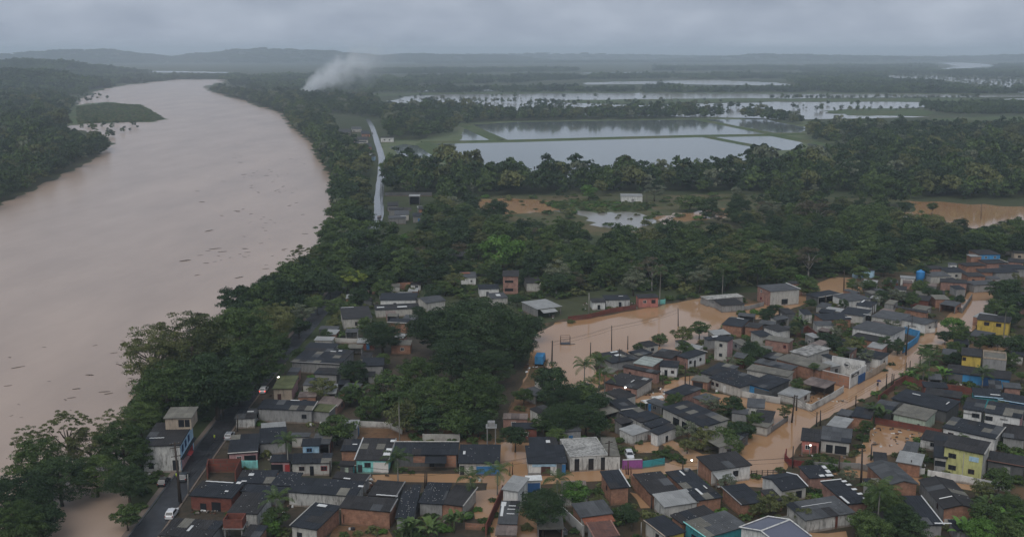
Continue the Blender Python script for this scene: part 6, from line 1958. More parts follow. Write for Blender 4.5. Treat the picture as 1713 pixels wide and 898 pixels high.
A_, B_ = UZ('H', 965, 268), UZ('H', 1235, 318)
d_ = (B_ - A_).normalized()
n_ = Vector((d_.y, -d_.x, 0))
letters('Queiroz', 'white yard wall with pale script lettering', A_ + d_ * 3.2 + n_ * .14 + Vector((0, 0, 2.2)), math.atan2(d_.y, d_.x), 2.3, 'light_roof')
A_, B_ = UZ('H', 1115, 405), UZ('H', 1190, 360)
d_ = (B_ - A_).normalized()
n_ = Vector((d_.y, -d_.x, 0))
par = next(o for o in COL.objects if o.get('label') == 'white gatehouse wall with a black sign on the flooded street')
c_ = (A_ + B_) / 2 + n_ * .15 - par.location
MB().box((c_.x, c_.y, 3.2), ((B_ - A_).length * .8, .1, .8), math.atan2(d_.y, d_.x)).build('sign_board', MATS['dark_metal'], par)
for k_ in range(4):
    q_ = c_ + d_ * (k_ - 1.5) * .55 + n_ * .08
    MB().box((q_.x, q_.y, 3.2), (.4, .04, .3), math.atan2(d_.y, d_.x)).build('sign_stroke', MATS['white'], par)
# ------------------------------------------------------------------ poles
pg = 'poles standing in the flood'
pole('tall pole in front of the shore wall at the broad flood', 'J', 469, 490, 469, 335, mat='pale_pole')
pole('dark pole at the right end of the broad flood', 'J', 1027, 545, 1026, 432)
pole('dark pole in the middle of the broad flood', 'J', 610, 695, 611, 540)
pole('shorter pole right of the middle flood pole', 'J', 711, 690, 712, 605)
pole('thick pole at the left end of the broad flood', 'J', 236, 790, 240, 635, r=.2)
pole('pole above the palm at the flood edge', 'J', 477, 742, 480, 645)
pole('black pole before the long patched roof', 'J', 656, 820, 660, 685, 1)
pole('leaning stub post in the flood', 'J', 808, 690, 810, 655, r=.1)
pole('tall pole at the bend of the flooded lane', 'G', 838, 362, 841, 185)
pole('post beside the pink shed wall', 'G', 650, 372, 652, 262, r=.1)
pole('thin post on the flooded lane', 'G', 875, 370, 876, 285, r=.09)
pole('leaning pole where the two flooded streets meet', 'H', 628, 690, 655, 455, 1, r=.19)
pole('second pole where the two flooded streets meet', 'H', 667, 590, 672, 460, r=.17)
pole('first of the twin poles on the corner block', 'H', 836, 722, 842, 600)
pole('second of the twin poles on the corner block', 'H', 868, 716, 872, 585)
pole('short pole on the street beside the grey roof', 'H', 1168, 550, 1171, 460)
pole('left pole of the three opposite the gatehouse', 'Q', 272, 842, 280, 672)
pole('middle pole of the three opposite the gatehouse', 'Q', 330, 800, 338, 670)
pole('right pole of the three opposite the gatehouse', 'Q', 350, 785, 357, 675)
pole('pole at the palm bend of the flooded street', 'Q', 483, 690, 489, 555)
pole('pole behind the palm bend', 'Q', 525, 642, 532, 535)
pole('pole next to the arching palm', 'Q', 635, 585, 639, 480)
pole('short black post at the street wall', 'Q', 447, 740, 447, 685, r=.16)
pole('tall pole with crossarms by the blue fence', 'Q', 483, 475, 512, 150, 2, r=.2)
pole('pole behind the blue fence', 'Q', 548, 220, 553, 40, 1)
pole('tall pole in the upper flooded square', 'I', 530, 405, 533, 265, r=.19)
pole('left of the twin poles in the upper town', 'I', 708, 598, 710, 480)
pole('right of the twin poles in the upper town', 'I', 719, 595, 721, 482)
pole('pole beside the upper shelter', 'I', 415, 490, 416, 425)
pole('tall double pole by the rubble yard', 'L', 513, 642, 520, 455, 1, r=.2)
pole('pole left of the rubble yard', 'L', 563, 512, 568, 430)
pole('pole beside the pale canopy', 'L', 766, 590, 768, 510)
pole('stub pole before the pale canopy', 'L', 699, 560, 700, 510, r=.1)
pole('pole behind the pale yard wall', 'L', 402, 572, 405, 490)
pole('pole in front of the red fence', 'L', 168, 550, 172, 440)
pole('thin pole on the brick sided roof', 'L', 236, 630, 238, 560, r=.09)
pole('tall pole before the narrow grey building', 'D', 290, 335, 298, 85, 1, r=.18)
pole('left of the rusty yard posts', 'D', 444, 370, 436, 305, r=.12, mat='rusty_metal')
pole('tallest of the rusty yard posts', 'D', 460, 375, 457, 255, r=.14, mat='rusty_metal')
pole('right of the rusty yard posts', 'D', 484, 380, 480, 315, r=.12, mat='rusty_metal')
pole('short pole at the hedge fence', 'D', 919, 330, 921, 250, r=.12)
pole('pole by the dark roofed yard', 'D', 655, 660, 657, 560, r=.12)
pole('pale post before the yellow end wall', 'D', 568, 890, 570, 770, r=.1, mat='pale_pole')
pole('left post of the flooded crossing', 'C', 668, 382, 672, 300, r=.1, mat='rusty_metal')
pole('right post of the flooded crossing', 'C', 692, 372, 694, 268, r=.1, mat='rusty_metal')
pole('pole in front of the row house window', 'B', 183, 362, 185, 238)
pole('pole at the right end of the row house', 'B', 362, 386, 363, 255)
pole('left pole before the blue gate row', 'B', 1163, 490, 1166, 330)
pole('right pole before the blue gate row', 'B', 1178, 480, 1181, 345)
pole('great street pole with crossarms before the blue shop', 'O', 912, 728, 868, 395, 2, r=.22)
pole('second street pole beside the yellow vest', 'O', 905, 720, 888, 480, 1, r=.2)
pole('pale street pole on the right kerb', 'O', 951, 682, 945, 580, mat='pale_pole')
pole('street pole beside the parked silver cars', 'O', 1196, 365, 1198, 285)
pole('pole by the blue gate row yard', 'O', 1152, 520, 1150, 430)
pole('near pole of the far wet road', 'S', 150, 620, 153, 488)
pole('middle pole of the far wet road', 'S', 163, 560, 165, 440)
pole('far pole of the wet road', 'S', 174, 470, 176, 385)
pole('pole in the marsh meadow', 'P', 1082, 352, 1082, 325)
pole('pole in the far right flood', 'P', 1641, 366, 1642, 340)
t, p, hh = pole('lit street lamp post beside the mossy roofed house', 'M', 128, 160, 131, 90, mat='pale_pole', name='street_lamp', cat='street lamp')
MB().tube([(0, 0, hh - .1), (.35, -.2, hh + .15), (.8, -.4, hh + .1)], .05, 6).build('arm', MATS['grey_metal'], t)
MB().lathe([(.14, -.12), (.26, 0), (.2, .12)], 10, (.8, -.4, hh)).build('lamp_head', MATS['lamp_white'], t)
lamp('lit lamp on the white ended house at the forest edge', UZ('J', 160, 276, 3.0), .3)
lamp('lit lamp on the reddish house above the turquoise fence', UZ('J', 872, 349, 2.6), .3)
lamp('lit lamp on the patched roof house by the lane', UZ('G', 333, 392, 2.9), .2)
lamp('lit lamp under the red porch roof', UZ('E', 786, 122, 2.5), .17)
lamp('small light at the brick gable corner', UZ('D', 995, 248, 2.4), .17)
tank('round blue water tank on the roofs near the upper square', UZ('I', 1006, 345), 1.6, 4.4)
tank('grey water tank on the wide brick parapet roof', UZ('D', 950, 345, 3.4), .5, .7, 'grey')
tank('black water tank behind the white house by the twin poles', UZ('I', 680, 600), .8, 2.4, 'rubber')
# ------------------------------------------------------------------ vehicles, boat, people, debris
def hd(k, x0, y0, x1, y1):
    v = UZ(k, x1, y1) - UZ(k, x0, y0)
    return math.atan2(v.y, v.x)


rdir = math.atan2((ROAD[4] - ROAD[2]).y, (ROAD[4] - ROAD[2]).x)
car('white hatchback parked on the road in the left foreground', UZ('O', 868, 790), rdir, 'car_white')
car('dark car with a pale roof edge behind the street pole', UZ('O', 928, 605), rdir + .1, 'car_dark')
car('black car parked under the trees left of the road', UZ('O', 828, 630), rdir, 'car_black')
car('silver car parked at the bend behind the pink house', UZ('O', 1158, 398), rdir, 'car_silver')
car('white car farther up at the bend', UZ('O', 1236, 290), rdir, 'car_white')
car('beige grey van beside the long grey building', UZ('O', 1290, 300), rdir + .2, 'car_silver', van=True)
car('white car with red tail lights lit by the street lamp', UZ('M', 66, 165), rdir, 'car_white', lights=True)
car('white car facing the purple wall', UZ('D', 468, 225), -math.pi / 2 + .05, 'car_white')
car('black car at the near end of the far wet road', UZ('S', 141, 752), math.pi / 2, 'car_black')
car('dark car far along the wet street', UZ('S', 92, 178), math.pi / 2, 'car_dark')
# blue truck half under the tree at the flood edge
t = tag(empty('truck', UZ('J', 165, 775), 1.4), 'blue truck half hidden by the great tree at the flood edge', 'truck')
MB().box((-1.2, 0, 1.75), (4.2, 2.3, 2.1)).build('cargo_box', MATS['bright_blue'], t)
m = MB()
m.add(*loft([[(x, -1.1, .6), (x, 1.1, .6), (x, 1.05, z), (x, -1.05, z)] for x, z in ((1.0, 2.4), (2.0, 2.4), (2.5, 1.6), (2.6, 1.4))]))
cb = m.build('cab', MATS['blue'], t)
MB().add([(2.08, -.9, 2.28), (2.08, .9, 2.28), (2.52, .9, 1.62), (2.52, -.9, 1.62)], [(0, 1, 2, 3)]).build('windscreen', MATS['glass'], cb)
for x in (-2.2, 1.7):
    for y in (-1, 1):
        MB().tube([(x, y * .85, .45), (x, y * 1.15, .45)], .45, 12).build('wheel', MATS['rubber'], t)
# aluminium boat
t = tag(empty('boat', UZ('C', 1095, 840, .12), 2.0), 'small aluminium boat moored by the weathered brick wall', 'boat')
rings_o = []
for i in range(9):
    s = i / 8
    w = .72 * math.sin(math.pi * (.13 + .8 * s)) ** .6
    z = .12 + .18 * abs(s - .5) ** 2 * 4
    x = (s - .5) * 4.6
    rings_o.append([(x, -w, .5 + z), (x, -w * .75, .02 + z * .3), (x, w * .75, .02 + z * .3), (x, w, .5 + z), (x, w * .9, .5 + z), (x, w * .66, .12 + z * .3), (x, -w * .66, .12 + z * .3), (x, -w * .9, .5 + z)])
MB().add(*loft(rings_o)).build('hull', MATS['grey_metal'], t)
for x in (-1.4, -.5, .4, 1.3):
    MB().box((x, 0, .42), (.3, 1.2, .05)).build('thwart', MATS['light_roof'], t)
person('person in a yellow vest standing on the road by the street pole', UZ('O', 893, 610), rdir)
person('person in a yellow vest farther up on the road', UZ('O', 1083, 415), rdir + 2)
t = person('person wading under a dark umbrella in the flooded street', UZ('Q', 180, 810), 1.0, top='cloth_dark', legs='deep_blue', wade=.45, umbrella=True)
u = tag(empty('umbrella', t.location + Vector((.2, -.1, 0))), 'dark purple umbrella held in the flooded street', 'umbrella')
MB().tube([(0, 0, 1.2), (0, 0, 2.3)], .015, 5).build('shaft', MATS['dark_metal'], u)
MB().lathe([(.62, 1.95), (.5, 2.12), (.28, 2.25), (.02, 2.3)], 10).build('canopy', MATS['umbrella_cloth'], u, True)
# frame standing in the flood
t = tag(empty('metal_frame', UZ('J', 320, 655)), 'rusty pipe frame on a half-sunken platform in the broad flood', 'frame')
MB().box((0, 0, .1), (3.0, 2.2, .3)).build('platform', MATS['dark_metal'], t)
for x, y in ((-1.4, -1), (1.4, -1), (1.4, 1), (-1.4, 1)):
    MB().tube([(x, y, .2), (x, y, 2.4)], .06, 5).build('upright', MATS['rusty_metal'], t)
for z in (1.3, 2.4):
    MB().tube([(-1.4, -1, z), (1.4, -1, z), (1.4, 1, z), (-1.4, 1, z), (-1.4, -1, z)], .05, 5).build('rail', MATS['rusty_metal'], t)
MB().box((2.1, -.6, .15), (1.6, .5, .12), .4).build('plank', MATS['grey'], t)
# canopies in the middle yard
for lab, k, x, y, s in (('white market canopy in the middle yard, larger of two', 'G', 540, 575, 1.0), ('white market canopy in the middle yard, smaller of two', 'G', 598, 545, .75)):
    t = tag(empty('canopy', UZ(k, x, y), .4), lab, 'canopy')
    MB().add([(-2 * s, -1.3 * s, 2.1), (2 * s, -1.3 * s, 2.1), (2 * s, 1.3 * s, 2.1), (-2 * s, 1.3 * s, 2.1), (-2 * s, 0, 2.5), (2 * s, 0, 2.5)], [(0, 1, 5, 4), (2, 3, 4, 5), (1, 2, 5), (3, 0, 4), (3, 2, 1, 0)]).build('cover', MATS['white'], t)
    for a in (-1.9, 1.9):
        for b2 in (-1.2, 1.2):
            MB().tube([(a * s, b2 * s, -.1), (a * s, b2 * s, 2.12)], .05, 5).build('leg', MATS['grey_metal'], t)
t = tag(empty('tarpaulin', UZ('G', 565, 600), .4), 'blue tarpaulin hanging under the white canopies', 'tarpaulin')
MB().add([(-1, 0, .1), (1, 0, .1), (1.1, .15, 1.0), (1, 0, 2.0), (-1, 0, 2.0), (-1.1, .15, 1.0), (-1, .5, .1), (1, .5, .1), (1, .5, 2.0), (-1, .5, 2.0)], [(0, 1, 2, 5), (5, 2, 3, 4), (6, 9, 8, 7), (0, 6, 7, 1), (3, 8, 9, 4), (1, 7, 8, 3, 2), (0, 5, 4, 9, 6)]).build('sheet', MATS['blue'], t)
# rubble in the muddy yard, broken sheets in the cluttered yards
def clutter(label, k, x0, y0, x1, y1, n, mats=('rubble', 'white_sheet', 'wood', 'rusty_metal'), z0=.1, big=.5):
    rg = random.Random(int(x0 + y0))
    A, B = UZ(k, x0, y1), UZ(k, x1, y0)
    H_ = tag(empty('yard_clutter', ((A.x + B.x) / 2, (A.y + B.y) / 2, 0)), label, 'rubble', kind='stuff')
    for mt in mats:
        m_ = MB()
        for _ in range(max(3, n // len(mats))):
            p_ = (rg.uniform(A.x, B.x) - H_.location.x, rg.uniform(A.y, B.y) - H_.location.y, z0 + rg.uniform(-.05, .2))
            m_.box(p_, (rg.uniform(.15, 1.0) * big * 2, rg.uniform(.1, .5) * big * 2, rg.uniform(.06, .35) * big * 2), rg.uniform(0, 3), Matrix.Rotation(rg.uniform(-.4, .4), 3, 'X'))
        tag(m_.build('debris', MATS[mt], H_), kind='stuff')


clutter('scattered rubble and boards in the muddy yard', 'L', 590, 350, 850, 460, 70)
clutter('piled scrap in the yard under the rusty carport', 'H', 540, 400, 980, 520, 60)
clutter('scrap along the shore before the grey walled house', 'J', 430, 400, 760, 440, 46)
clutter('rubbish in the alley of the near left block', 'B', 640, 400, 740, 540, 40, z0=.5)
clutter('litter in the workshop yard by the road', 'A', 430, 600, 760, 680, 40)
clutter('broken timber around the flooded patched house', 'G', 330, 400, 660, 470, 44)
clutter('sheets and litter on the soil beside the flood truck', 'J', 60, 780, 190, 840, 24)
clutter('scrap at the road edge by the riverside shop', 'O', 760, 515, 850, 620, 26)
# driftwood on the river
def drift_mesh(seed):
    rg = random.Random(seed)
    m_ = MB()
    m_.tube([(-1, 0, .0), (-.2, rg.uniform(-.06, .06), .03), (.5, rg.uniform(-.1, .1), .02), (1, 0, .0)], [.05, .07, .06, .02], 5)
    for i in range(5):
        x = rg.uniform(-.8, .8)
        m_.tube([(x, 0, .01), (x + rg.uniform(.1, .5), rg.uniform(-.22, .22), rg.uniform(.0, .06))], [.035, .012], 4)
    for i in range(6):
        m_.box((rg.uniform(-.8, .8), rg.uniform(-.14, .14), 0), (rg.uniform(.1, .35), rg.uniform(.05, .14), .05), rg.uniform(0, 3))
    return m_.mesh('branch', MATS['driftwood'])


DR = [drift_mesh(i) for i in range(5)]
rg = random.Random(91)
spots = [(310, 436, 2.6), (338, 338, 2.0), (350, 386, 2.2), (360, 416, 1.8), (372, 421, 1.6), (396, 353, 1.6), (330, 320, 1.2), (402, 272, 1.8), (408, 292, 1.8), (420, 358, 1.3), (150, 627, 1.5), (128, 650, 1.3), (175, 655, 1.2),
         (30, 614, 1.2), (200, 610, 1.2), (446, 294, 1.4), (474, 312, 1.5), (432, 322, 1.6), (330, 460, 1.2), (400, 464, 1.6), (345, 440, 1.2), (335, 427, 1.0), (120, 665, .9), (182, 658, 1.1)]
for _ in range(60):
    y = 160 + 300 * rg.random() ** .8
    x = 540 - 0.0 * y - abs(rg.gauss(0, 75)) - (25 if y > 250 else 120)
    if y < 240:
        x = 300 + rg.random() * 170 * (y - 120) / 120
    spots.append((x, y, rg.uniform(.5, 1.3)))
for _ in range(14):
    spots.append((rg.uniform(0, 230), rg.uniform(560, 700), rg.uniform(.3, .9)))
for cx_, cy_ in ((440, 300), (480, 250), (430, 370), (390, 430), (470, 320), (350, 200), (410, 265)):   # rafts gathered by the current
    for _ in range(9):
        spots.append((cx_ + rg.gauss(0, 16), cy_ + rg.gauss(0, 5), rg.uniform(.2, .8)))
RIV2 = [(p.x, p.y) for p in RIVER]
for i, (x, y, s) in enumerate(spots):
    p = U(x, y, .05)
    if not in_poly(np.array([p.x]), np.array([p.y]), RIV2)[0]:
        continue
    o = link('floating_branch', DR[i % 5])
    o.location = p
    o.rotation_euler = (0, 0, rg.gauss(.3, .55))
    o.scale = (s * rg.uniform(.7, 1.5), s * rg.uniform(.9, 1.8), s)
    tag(o, 'largest dark raft of driftwood on the brown river' if i == 0 else 'dark branch drifting on the brown river', 'driftwood', None if i == 0 else 'driftwood on the river')
# ------------------------------------------------------------------ trees one can tell apart
GB = 'great trees on the near river bank'
LB = 'broad green tree of the great clump on the near river bank'
for x, y, r, v in ((258, 592, 62, 'bigolive'), (322, 572, 74, 'bigolive'), (400, 566, 68, 'bigmid'), (280, 650, 70, 'bigmid'), (362, 640, 70, 'bigdark'), (428, 600, 54, 'bigmid'), (455, 546, 46, 'bigolive')):
    tree(x, y, r, LB, v, GB, hk=1.0)
GC = 'trees in the bottom left corner'
LC = 'leafy tree at the water in the bottom left corner'
for x, y, r, v in ((62, 778, 50, 'bigmid'), (150, 748, 44, 'bigolive'), (205, 748, 48, 'bigmid'), (30, 835, 55, 'bigdark'), (215, 805, 42, 'bigdark'), (160, 790, 40, 'bigmid'),
                   (100, 800, 46, 'bigdark'), (30, 885, 50, 'bigmid'), (235, 700, 36, 'bigmid'), (70, 870, 34, 'dark'), (212, 860, 24, 'mid'), (245, 760, 26, 'mid')):
    tree(x, y, r, LC, v, GC)
tree(112, 722, 46, 'thin feathery tree rising over the river, bottom left', 'sparse', hk=1.5)
tree(55, 745, 40, 'sparse olive tree leaning over the river at the left edge', 'sparse', hk=1.35)
tree(190, 715, 34, 'open crowned tree beside the river above the shop', 'sparse', hk=1.4)
GD = 'trees between the river and the curving road'
LD = 'bank tree between the river and the curving road'
for x, y, r, v in ((398, 500, 34, 'dark'), (440, 495, 38, 'mid'), (478, 500, 34, 'dark'), (500, 465, 36, 'mid'), (530, 470, 32, 'dark'), (470, 530, 30, 'olive'), (505, 520, 26, 'pale'),
                   (548, 445, 34, 'mid'), (590, 405, 34, 'dark'), (570, 380, 32, 'mid'), (600, 370, 28, 'dark'), (580, 350, 26, 'mid'), (600, 340, 24, 'olive'), (575, 325, 26, 'dark'), (598, 312, 24, 'olive'),
                   (480, 455, 26, 'mid'), (455, 472, 24, 'dark'), (430, 487, 24, 'mid'), (405, 520, 24, 'dark'), (535, 425, 24, 'mid'), (515, 450, 24, 'dark'), (550, 418, 24, 'dark'), (425, 520, 26, 'mid'), (398, 652, 26, 'mid'), (430, 622, 24, 'dark'), (468, 575, 22, 'mid'), (500, 545, 20, 'dark'), (372, 672, 22, 'dark'), (530, 505, 20, 'mid'), (552, 478, 20, 'dark'), (640, 400, 34, 'mid'), (655, 420, 30, 'dark'), (620, 430, 34, 'dark'), (575, 425, 30, 'mid'), (690, 400, 22, 'bright'), (655, 452, 26, 'mid'), (680, 440, 26, 'dark'), (560, 400, 26, 'mid')):
    tree(x, y, r, LD, v, GD)
tree(510, 432, 34, 'pale sparse tree standing over the river above the road', 'sparse', hk=1.25)
tree(590, 462, 26, 'yellow-tipped spreading tree above the road end', 'lime', hk=1.3)
tree(532, 447, 12, 'small yellow-green tree at the river edge', 'lime', hk=1.5)
tree(800, 540, 82, 'largest dark tree, standing in the middle of town', 'bigdark', hk=.95, zs=.75)
GE = 'dark trees massed in the middle of town'
LE = 'dark broad tree in the mass in the middle of town'
for x, y, r, v in ((735, 552, 56, 'bigdark'), (858, 572, 50, 'bigdark'), (770, 600, 54, 'bigdark'), (826, 612, 40, 'bigdark'), (885, 545, 30, 'dark')):
    tree(x, y, r, LE, v, GE, hk=.95)
tree(640, 562, 36, 'dense round tree beside the white walled house', 'bigdark', hk=.9)
tree(592, 620, 26, 'small dark round tree above the long grey building', 'dark', hk=.9)
GF = 'bushy trees before the near row'
LF = 'bushy green tree in the thicket behind the near row'
for x, y, r, v in ((700, 625, 42, 'bigmid'), (650, 650, 40, 'mid'), (730, 668, 54, 'bigmid'), (795, 668, 58, 'bigmid'), (812, 655, 34, 'mid'), (680, 692, 36, 'olive'), (620, 682, 30, 'mid'),
                   (765, 705, 34, 'mid'), (800, 706, 28, 'bigdark'), (540, 648, 26, 'olive'), (585, 660, 22, 'mid'), (715, 705, 28, 'dark')):
    tree(x, y, r, LF, v, GF, hk=.85)
tree(562, 716, 34, 'round green tree beside the long grey building', 'mid', hk=.85)
tree(862, 728, 24, 'dark hanging tree over the flooded track', 'dark', hk=1.1)
GH = 'dark trees beside the broad flood'
LH = 'dark tree between the muddy track and the brick lane'
for x, y, r, v in ((922, 632, 30, 'dark'), (925, 662, 28, 'dark'), (945, 668, 34, 'bigdark'), (975, 655, 30, 'mid'), (935, 700, 36, 'bigdark'), (980, 695, 34, 'bigdark'), (1000, 672, 24, 'dark'), (912, 706, 24, 'mid'), (1000, 712, 20, 'dark')):
    tree(x, y, r, LH, v, GH)
tree(908, 845, 44, 'black-green spreading tree in the bottom centre', 'bigdark', hk=1.25)
tree(962, 825, 26, 'bright green bush-like tree right of the black-green tree', 'bright', hk=.7)
tree(1048, 856, 20, 'round dark tree below the tall brick house', 'dark', hk=.8)
tree(462, 862, 24, 'green tree over the near left roofs', 'mid', hk=1.0)
tree(455, 880, 16, 'bright tree at the foot of the near left palm', 'bright', hk=.7)
tree(1104, 566, 14, 'round tree standing alone in the broad flood', 'mid', hk=.8)
for i, (x, y, r, v) in enumerate(((1142, 558, 20, 'olive'), (1170, 548, 18, 'mid'), (1148, 582, 17, 'mid'))):
    tree(x, y, r, ('left tree of the three at the flood shore', 'right tree of the three at the flood shore', 'lowest tree of the three at the flood shore')[i], v)
tree(1226, 682, 21, 'dark bushy tree beside the largest long roof', 'dark', hk=.9)
tree(1334, 640, 11, 'slim tree before the blue walled house', 'mid', hk=1.6)
tree(1362, 612, 9, 'slim lone tree at the white walled yard', 'mid', hk=2.0)
tree(1312, 688, 12, 'small tree at the flooded street edge', 'olive', hk=1.2)
GI = 'dense thicket beside the flooded street'
for x, y, r, v in ((1150, 722, 22, 'pale'), (1178, 735, 24, 'olive'), (1210, 728, 26, 'mid'), (1240, 718, 24, 'dark'), (1262, 705, 18, 'mid'), (1185, 712, 18, 'pale'), (1225, 745, 20, 'mid'), (1150, 745, 16, 'olive')):
    tree(x, y, r, 'bushy tree of the thicket at the flooded street bend', v, GI, hk=.7)
GJ = 'trees at the bottom right'
for x, y, r, v in ((1478, 838, 38, 'bigmid'), (1505, 868, 34, 'bigdark'), (1450, 872, 30, 'mid'), (1470, 895, 30, 'mid'), (1530, 890, 26, 'dark'), (1655, 862, 34, 'mid'), (1692, 850, 30, 'bigmid'), (1640, 890, 26, 'bright'), (1690, 885, 26, 'mid')):
    tree(x, y, r, 'leafy tree of the gardens at the bottom right', v, GJ, hk=.85)
tree(1672, 800, 24, 'pale trunked tree before the dark house at the right edge', 'mid', hk=1.3, pale=True)
for i, (x, y, r) in enumerate(((1290, 842, 28), (1322, 838, 18), (1345, 862, 18), (1265, 852, 14))):
    tree(x, y, r, ('olive tree', 'second olive tree', 'third olive tree', 'fourth olive tree')[i] + ' behind the new metal roof', 'olive', hk=.75)
GK = 'street trees in the upper right town'
for x, y, r, v in ((1594, 545, 18, 'bright'), (1610, 562, 18, 'mid'), (1582, 562, 14, 'dark'), (1600, 580, 16, 'mid'), (1448, 596, 20, 'pale'), (1425, 578, 18, 'olive'), (1395, 572, 15, 'dark'), (1378, 565, 14, 'dark'), (1408, 588, 14, 'mid'),
                   (1480, 575, 14, 'dark'), (1502, 580, 13, 'dark'), (1500, 493, 20, 'pale'), (1475, 495, 14, 'dark'), (1525, 497, 14, 'mid'), (1540, 480, 16, 'mid'), (1560, 490, 15, 'dark'), (1455, 475, 13, 'mid'), (1275, 590, 16, 'dark'), (1252, 596, 13, 'dark'),
                   (1238, 604, 10, 'mid'), (1285, 573, 9, 'olive'), (1680, 485, 26, 'dark'), (1700, 505, 24, 'dark'), (1668, 510, 16, 'mid'), (1690, 530, 20, 'dark'), (1700, 575, 22, 'dark'), (1690, 600, 16, 'mid'), (1640, 570, 14, 'mid'), (1660, 568, 12, 'dark'),
                   (1600, 600, 14, 'dark'), (1352, 478, 20, 'mid'), (1310, 520, 9, 'olive'), (1410, 508, 9, 'mid'), (1585, 600, 10, 'dark'), (1545, 455, 14, 'dark'), (1480, 445, 20, 'dark'), (1440, 455, 16, 'mid'), (1606, 500, 9, 'dark')):
    tree(x, y, r, 'garden tree among the roofs of the upper right town', v, GK, hk=.85)
GL = 'trees round the houses beside the upper road'
for x, y, r, v in ((618, 470, 24, 'dark'), (640, 480, 20, 'mid'), (700, 462, 22, 'dark'), (735, 455, 24, 'dark'), (760, 470, 22, 'olive'), (690, 440, 24, 'mid'), (722, 488, 18, 'dark'), (775, 445, 20, 'mid'), (830, 460, 18, 'dark'), (600, 495, 20, 'dark'), (560, 510, 18, 'mid'),
                   (660, 455, 24, 'dark'), (580, 470, 26, 'mid'), (745, 480, 16, 'mid'), (820, 445, 20, 'mid'), (800, 425, 24, 'mid'), (745, 430, 24, 'dark'), (715, 415, 24, 'mid'), (885, 460, 20, 'dark'), (910, 470, 18, 'mid'), (865, 500, 14, 'dark'), (610, 540, 16, 'mid'), (700, 520, 14, 'dark'), (560, 540, 14, 'olive'), (545, 560, 12, 'mid'), (575, 585, 13, 'mid'), (500, 590, 14, 'mid'), (640, 600, 16, 'mid'), (940, 478, 16, 'mid'), (960, 465, 20, 'dark')):
    tree(x, y, r, 'tree among the houses beside the upper road', v, GL, hk=.85)
# forest trees with a look of their own
tree(842, 420, 40, 'bright green broad tree at the left of the forest', 'bright', hk=1.0)
tree(985, 320, 16, 'bright green round tree beside the flooded meadow', 'bright')
tree(1095, 318, 20, 'pale grey-green tree beside the white shed', 'pale')
tree(1155, 338, 28, 'wide dark low tree right of the white shed', 'mid', hk=.6, zs=.7)
tree(1365, 352, 34, 'brownish tree with a pale forked trunk in the marsh', 'brown', pale=True)
tree(1480, 312, 30, 'tall dark tree in front of the belt at the right', 'mid', hk=1.2)
tree(1515, 345, 12, 'slim tree at the edge of the right flood', 'dark', hk=1.6)
tree(1560, 345, 10, 'second slim tree at the edge of the right flood', 'mid', hk=1.4)
tree(520, 160, 12, 'dark tree with an umbrella top in the smoke', 'dark', hk=1.2)
tree(1060, 470, 26, 'pale leafed tree above the shore houses', 'pale')
tree(1295, 425, 30, 'pale green tree in the right part of the forest', 'pale')
tree(790, 272, 18, 'first tree reaching into the near pond view', 'mid')
# the forest behind the town: 300 nearest are trees, the rest one mass
FOREST = [((640, 492), (700, 470), (760, 480), (800, 468), (850, 470), (880, 500), (940, 500), (1010, 486), (1110, 490), (1180, 496), (1250, 482), (1330, 476), (1400, 462), (1450, 458), (1520, 450), (1620, 436), (1720, 432),
           (1720, 404), (1640, 402), (1560, 398), (1480, 400), (1400, 404), (1300, 412), (1200, 414), (1100, 412), (1000, 424), (950, 405), (860, 396), (780, 388), (720, 376), (700, 420), (640, 440))]
HOLES = ((( 690, 410), (740, 410), (740, 425), (690, 425)), ((780, 425), (860, 420), (880, 470), (860, 500), (800, 500)), ((715, 440), (800, 440), (800, 472), (715, 472)))
fp = np.concatenate([fill(FOREST[0], 7.8, 201, HOLES),
                     fill(((560, 310), (612, 310), (618, 380), (590, 430), (556, 440), (545, 410), (562, 380)), 7.5, 202),
                     fill(((1180, 372), (1260, 356), (1300, 350), (1500, 370), (1500, 400), (1400, 398), (1240, 402)), 10.0, 203),
                     fill(((740, 340), (790, 342), (800, 365), (860, 372), (860, 380), (760, 380), (720, 372)), 8.5, 204)])
rgf = np.random.RandomState(9)
# keep off houses and the road
def clear(pts, marg):
    ok = np.ones(len(pts), bool)
    for x, y, th, a, b2, *_ in FOOT:
        dx, dy = pts[:, 0] - x, pts[:, 1] - y
        u_ = dx * math.cos(th) + dy * math.sin(th)
        v_ = -dx * math.sin(th) + dy * math.cos(th)
        ok &= ~((np.abs(u_) < a + marg) & (v_ < b2 + marg) & (v_ > -b2 - marg - 4))
    for d in RD[::2] + RD2[::2]:
        ok &= (pts[:, 0] - d.x) ** 2 + (pts[:, 1] - d.y) ** 2 > 49
    return ok


fp = fp[clear(fp, 2.5)]
dist = fp[:, 1]
order = np.argsort(dist)
kinds = ['dark', 'mid', 'dark', 'mid', 'olive', 'dark', 'mid', 'pale', 'brown', 'bright', 'mid', 'dark']
wts = np.array([.13, .13, .11, .12, .15, .10, .09, .08, .05, .00, .02, .01])
near = order[:45]
zones = (('broadleaf tree in the forest left of the bright green tree', 'left forest trees', -1e9, -5),
         ('broadleaf tree in the forest behind the shore of the broad flood', 'middle forest trees', -5, 75),
         ('broadleaf tree in the forest behind the upper right town', 'right forest trees', 75, 1e9))
for k in near:
    x, y = fp[k, 0], fp[k, 1]
    z = next(q for q in zones if q[2] <= x < q[3])
    tree(0, 0, 0, z[0], kinds[rgf.choice(12, p=wts / wts.sum())], z[1], world=(x, y, 0), rw=rgf.uniform(3.0, 6.9), hk=rgf.uniform(.85, 1.5), seed=int(k), pale=rgf.uniform() < .25)
mid_ = order[45:420]
n = len(mid_)
r = rgf.uniform(3.0, 6.9, n)
q_ = fp[mid_].copy()
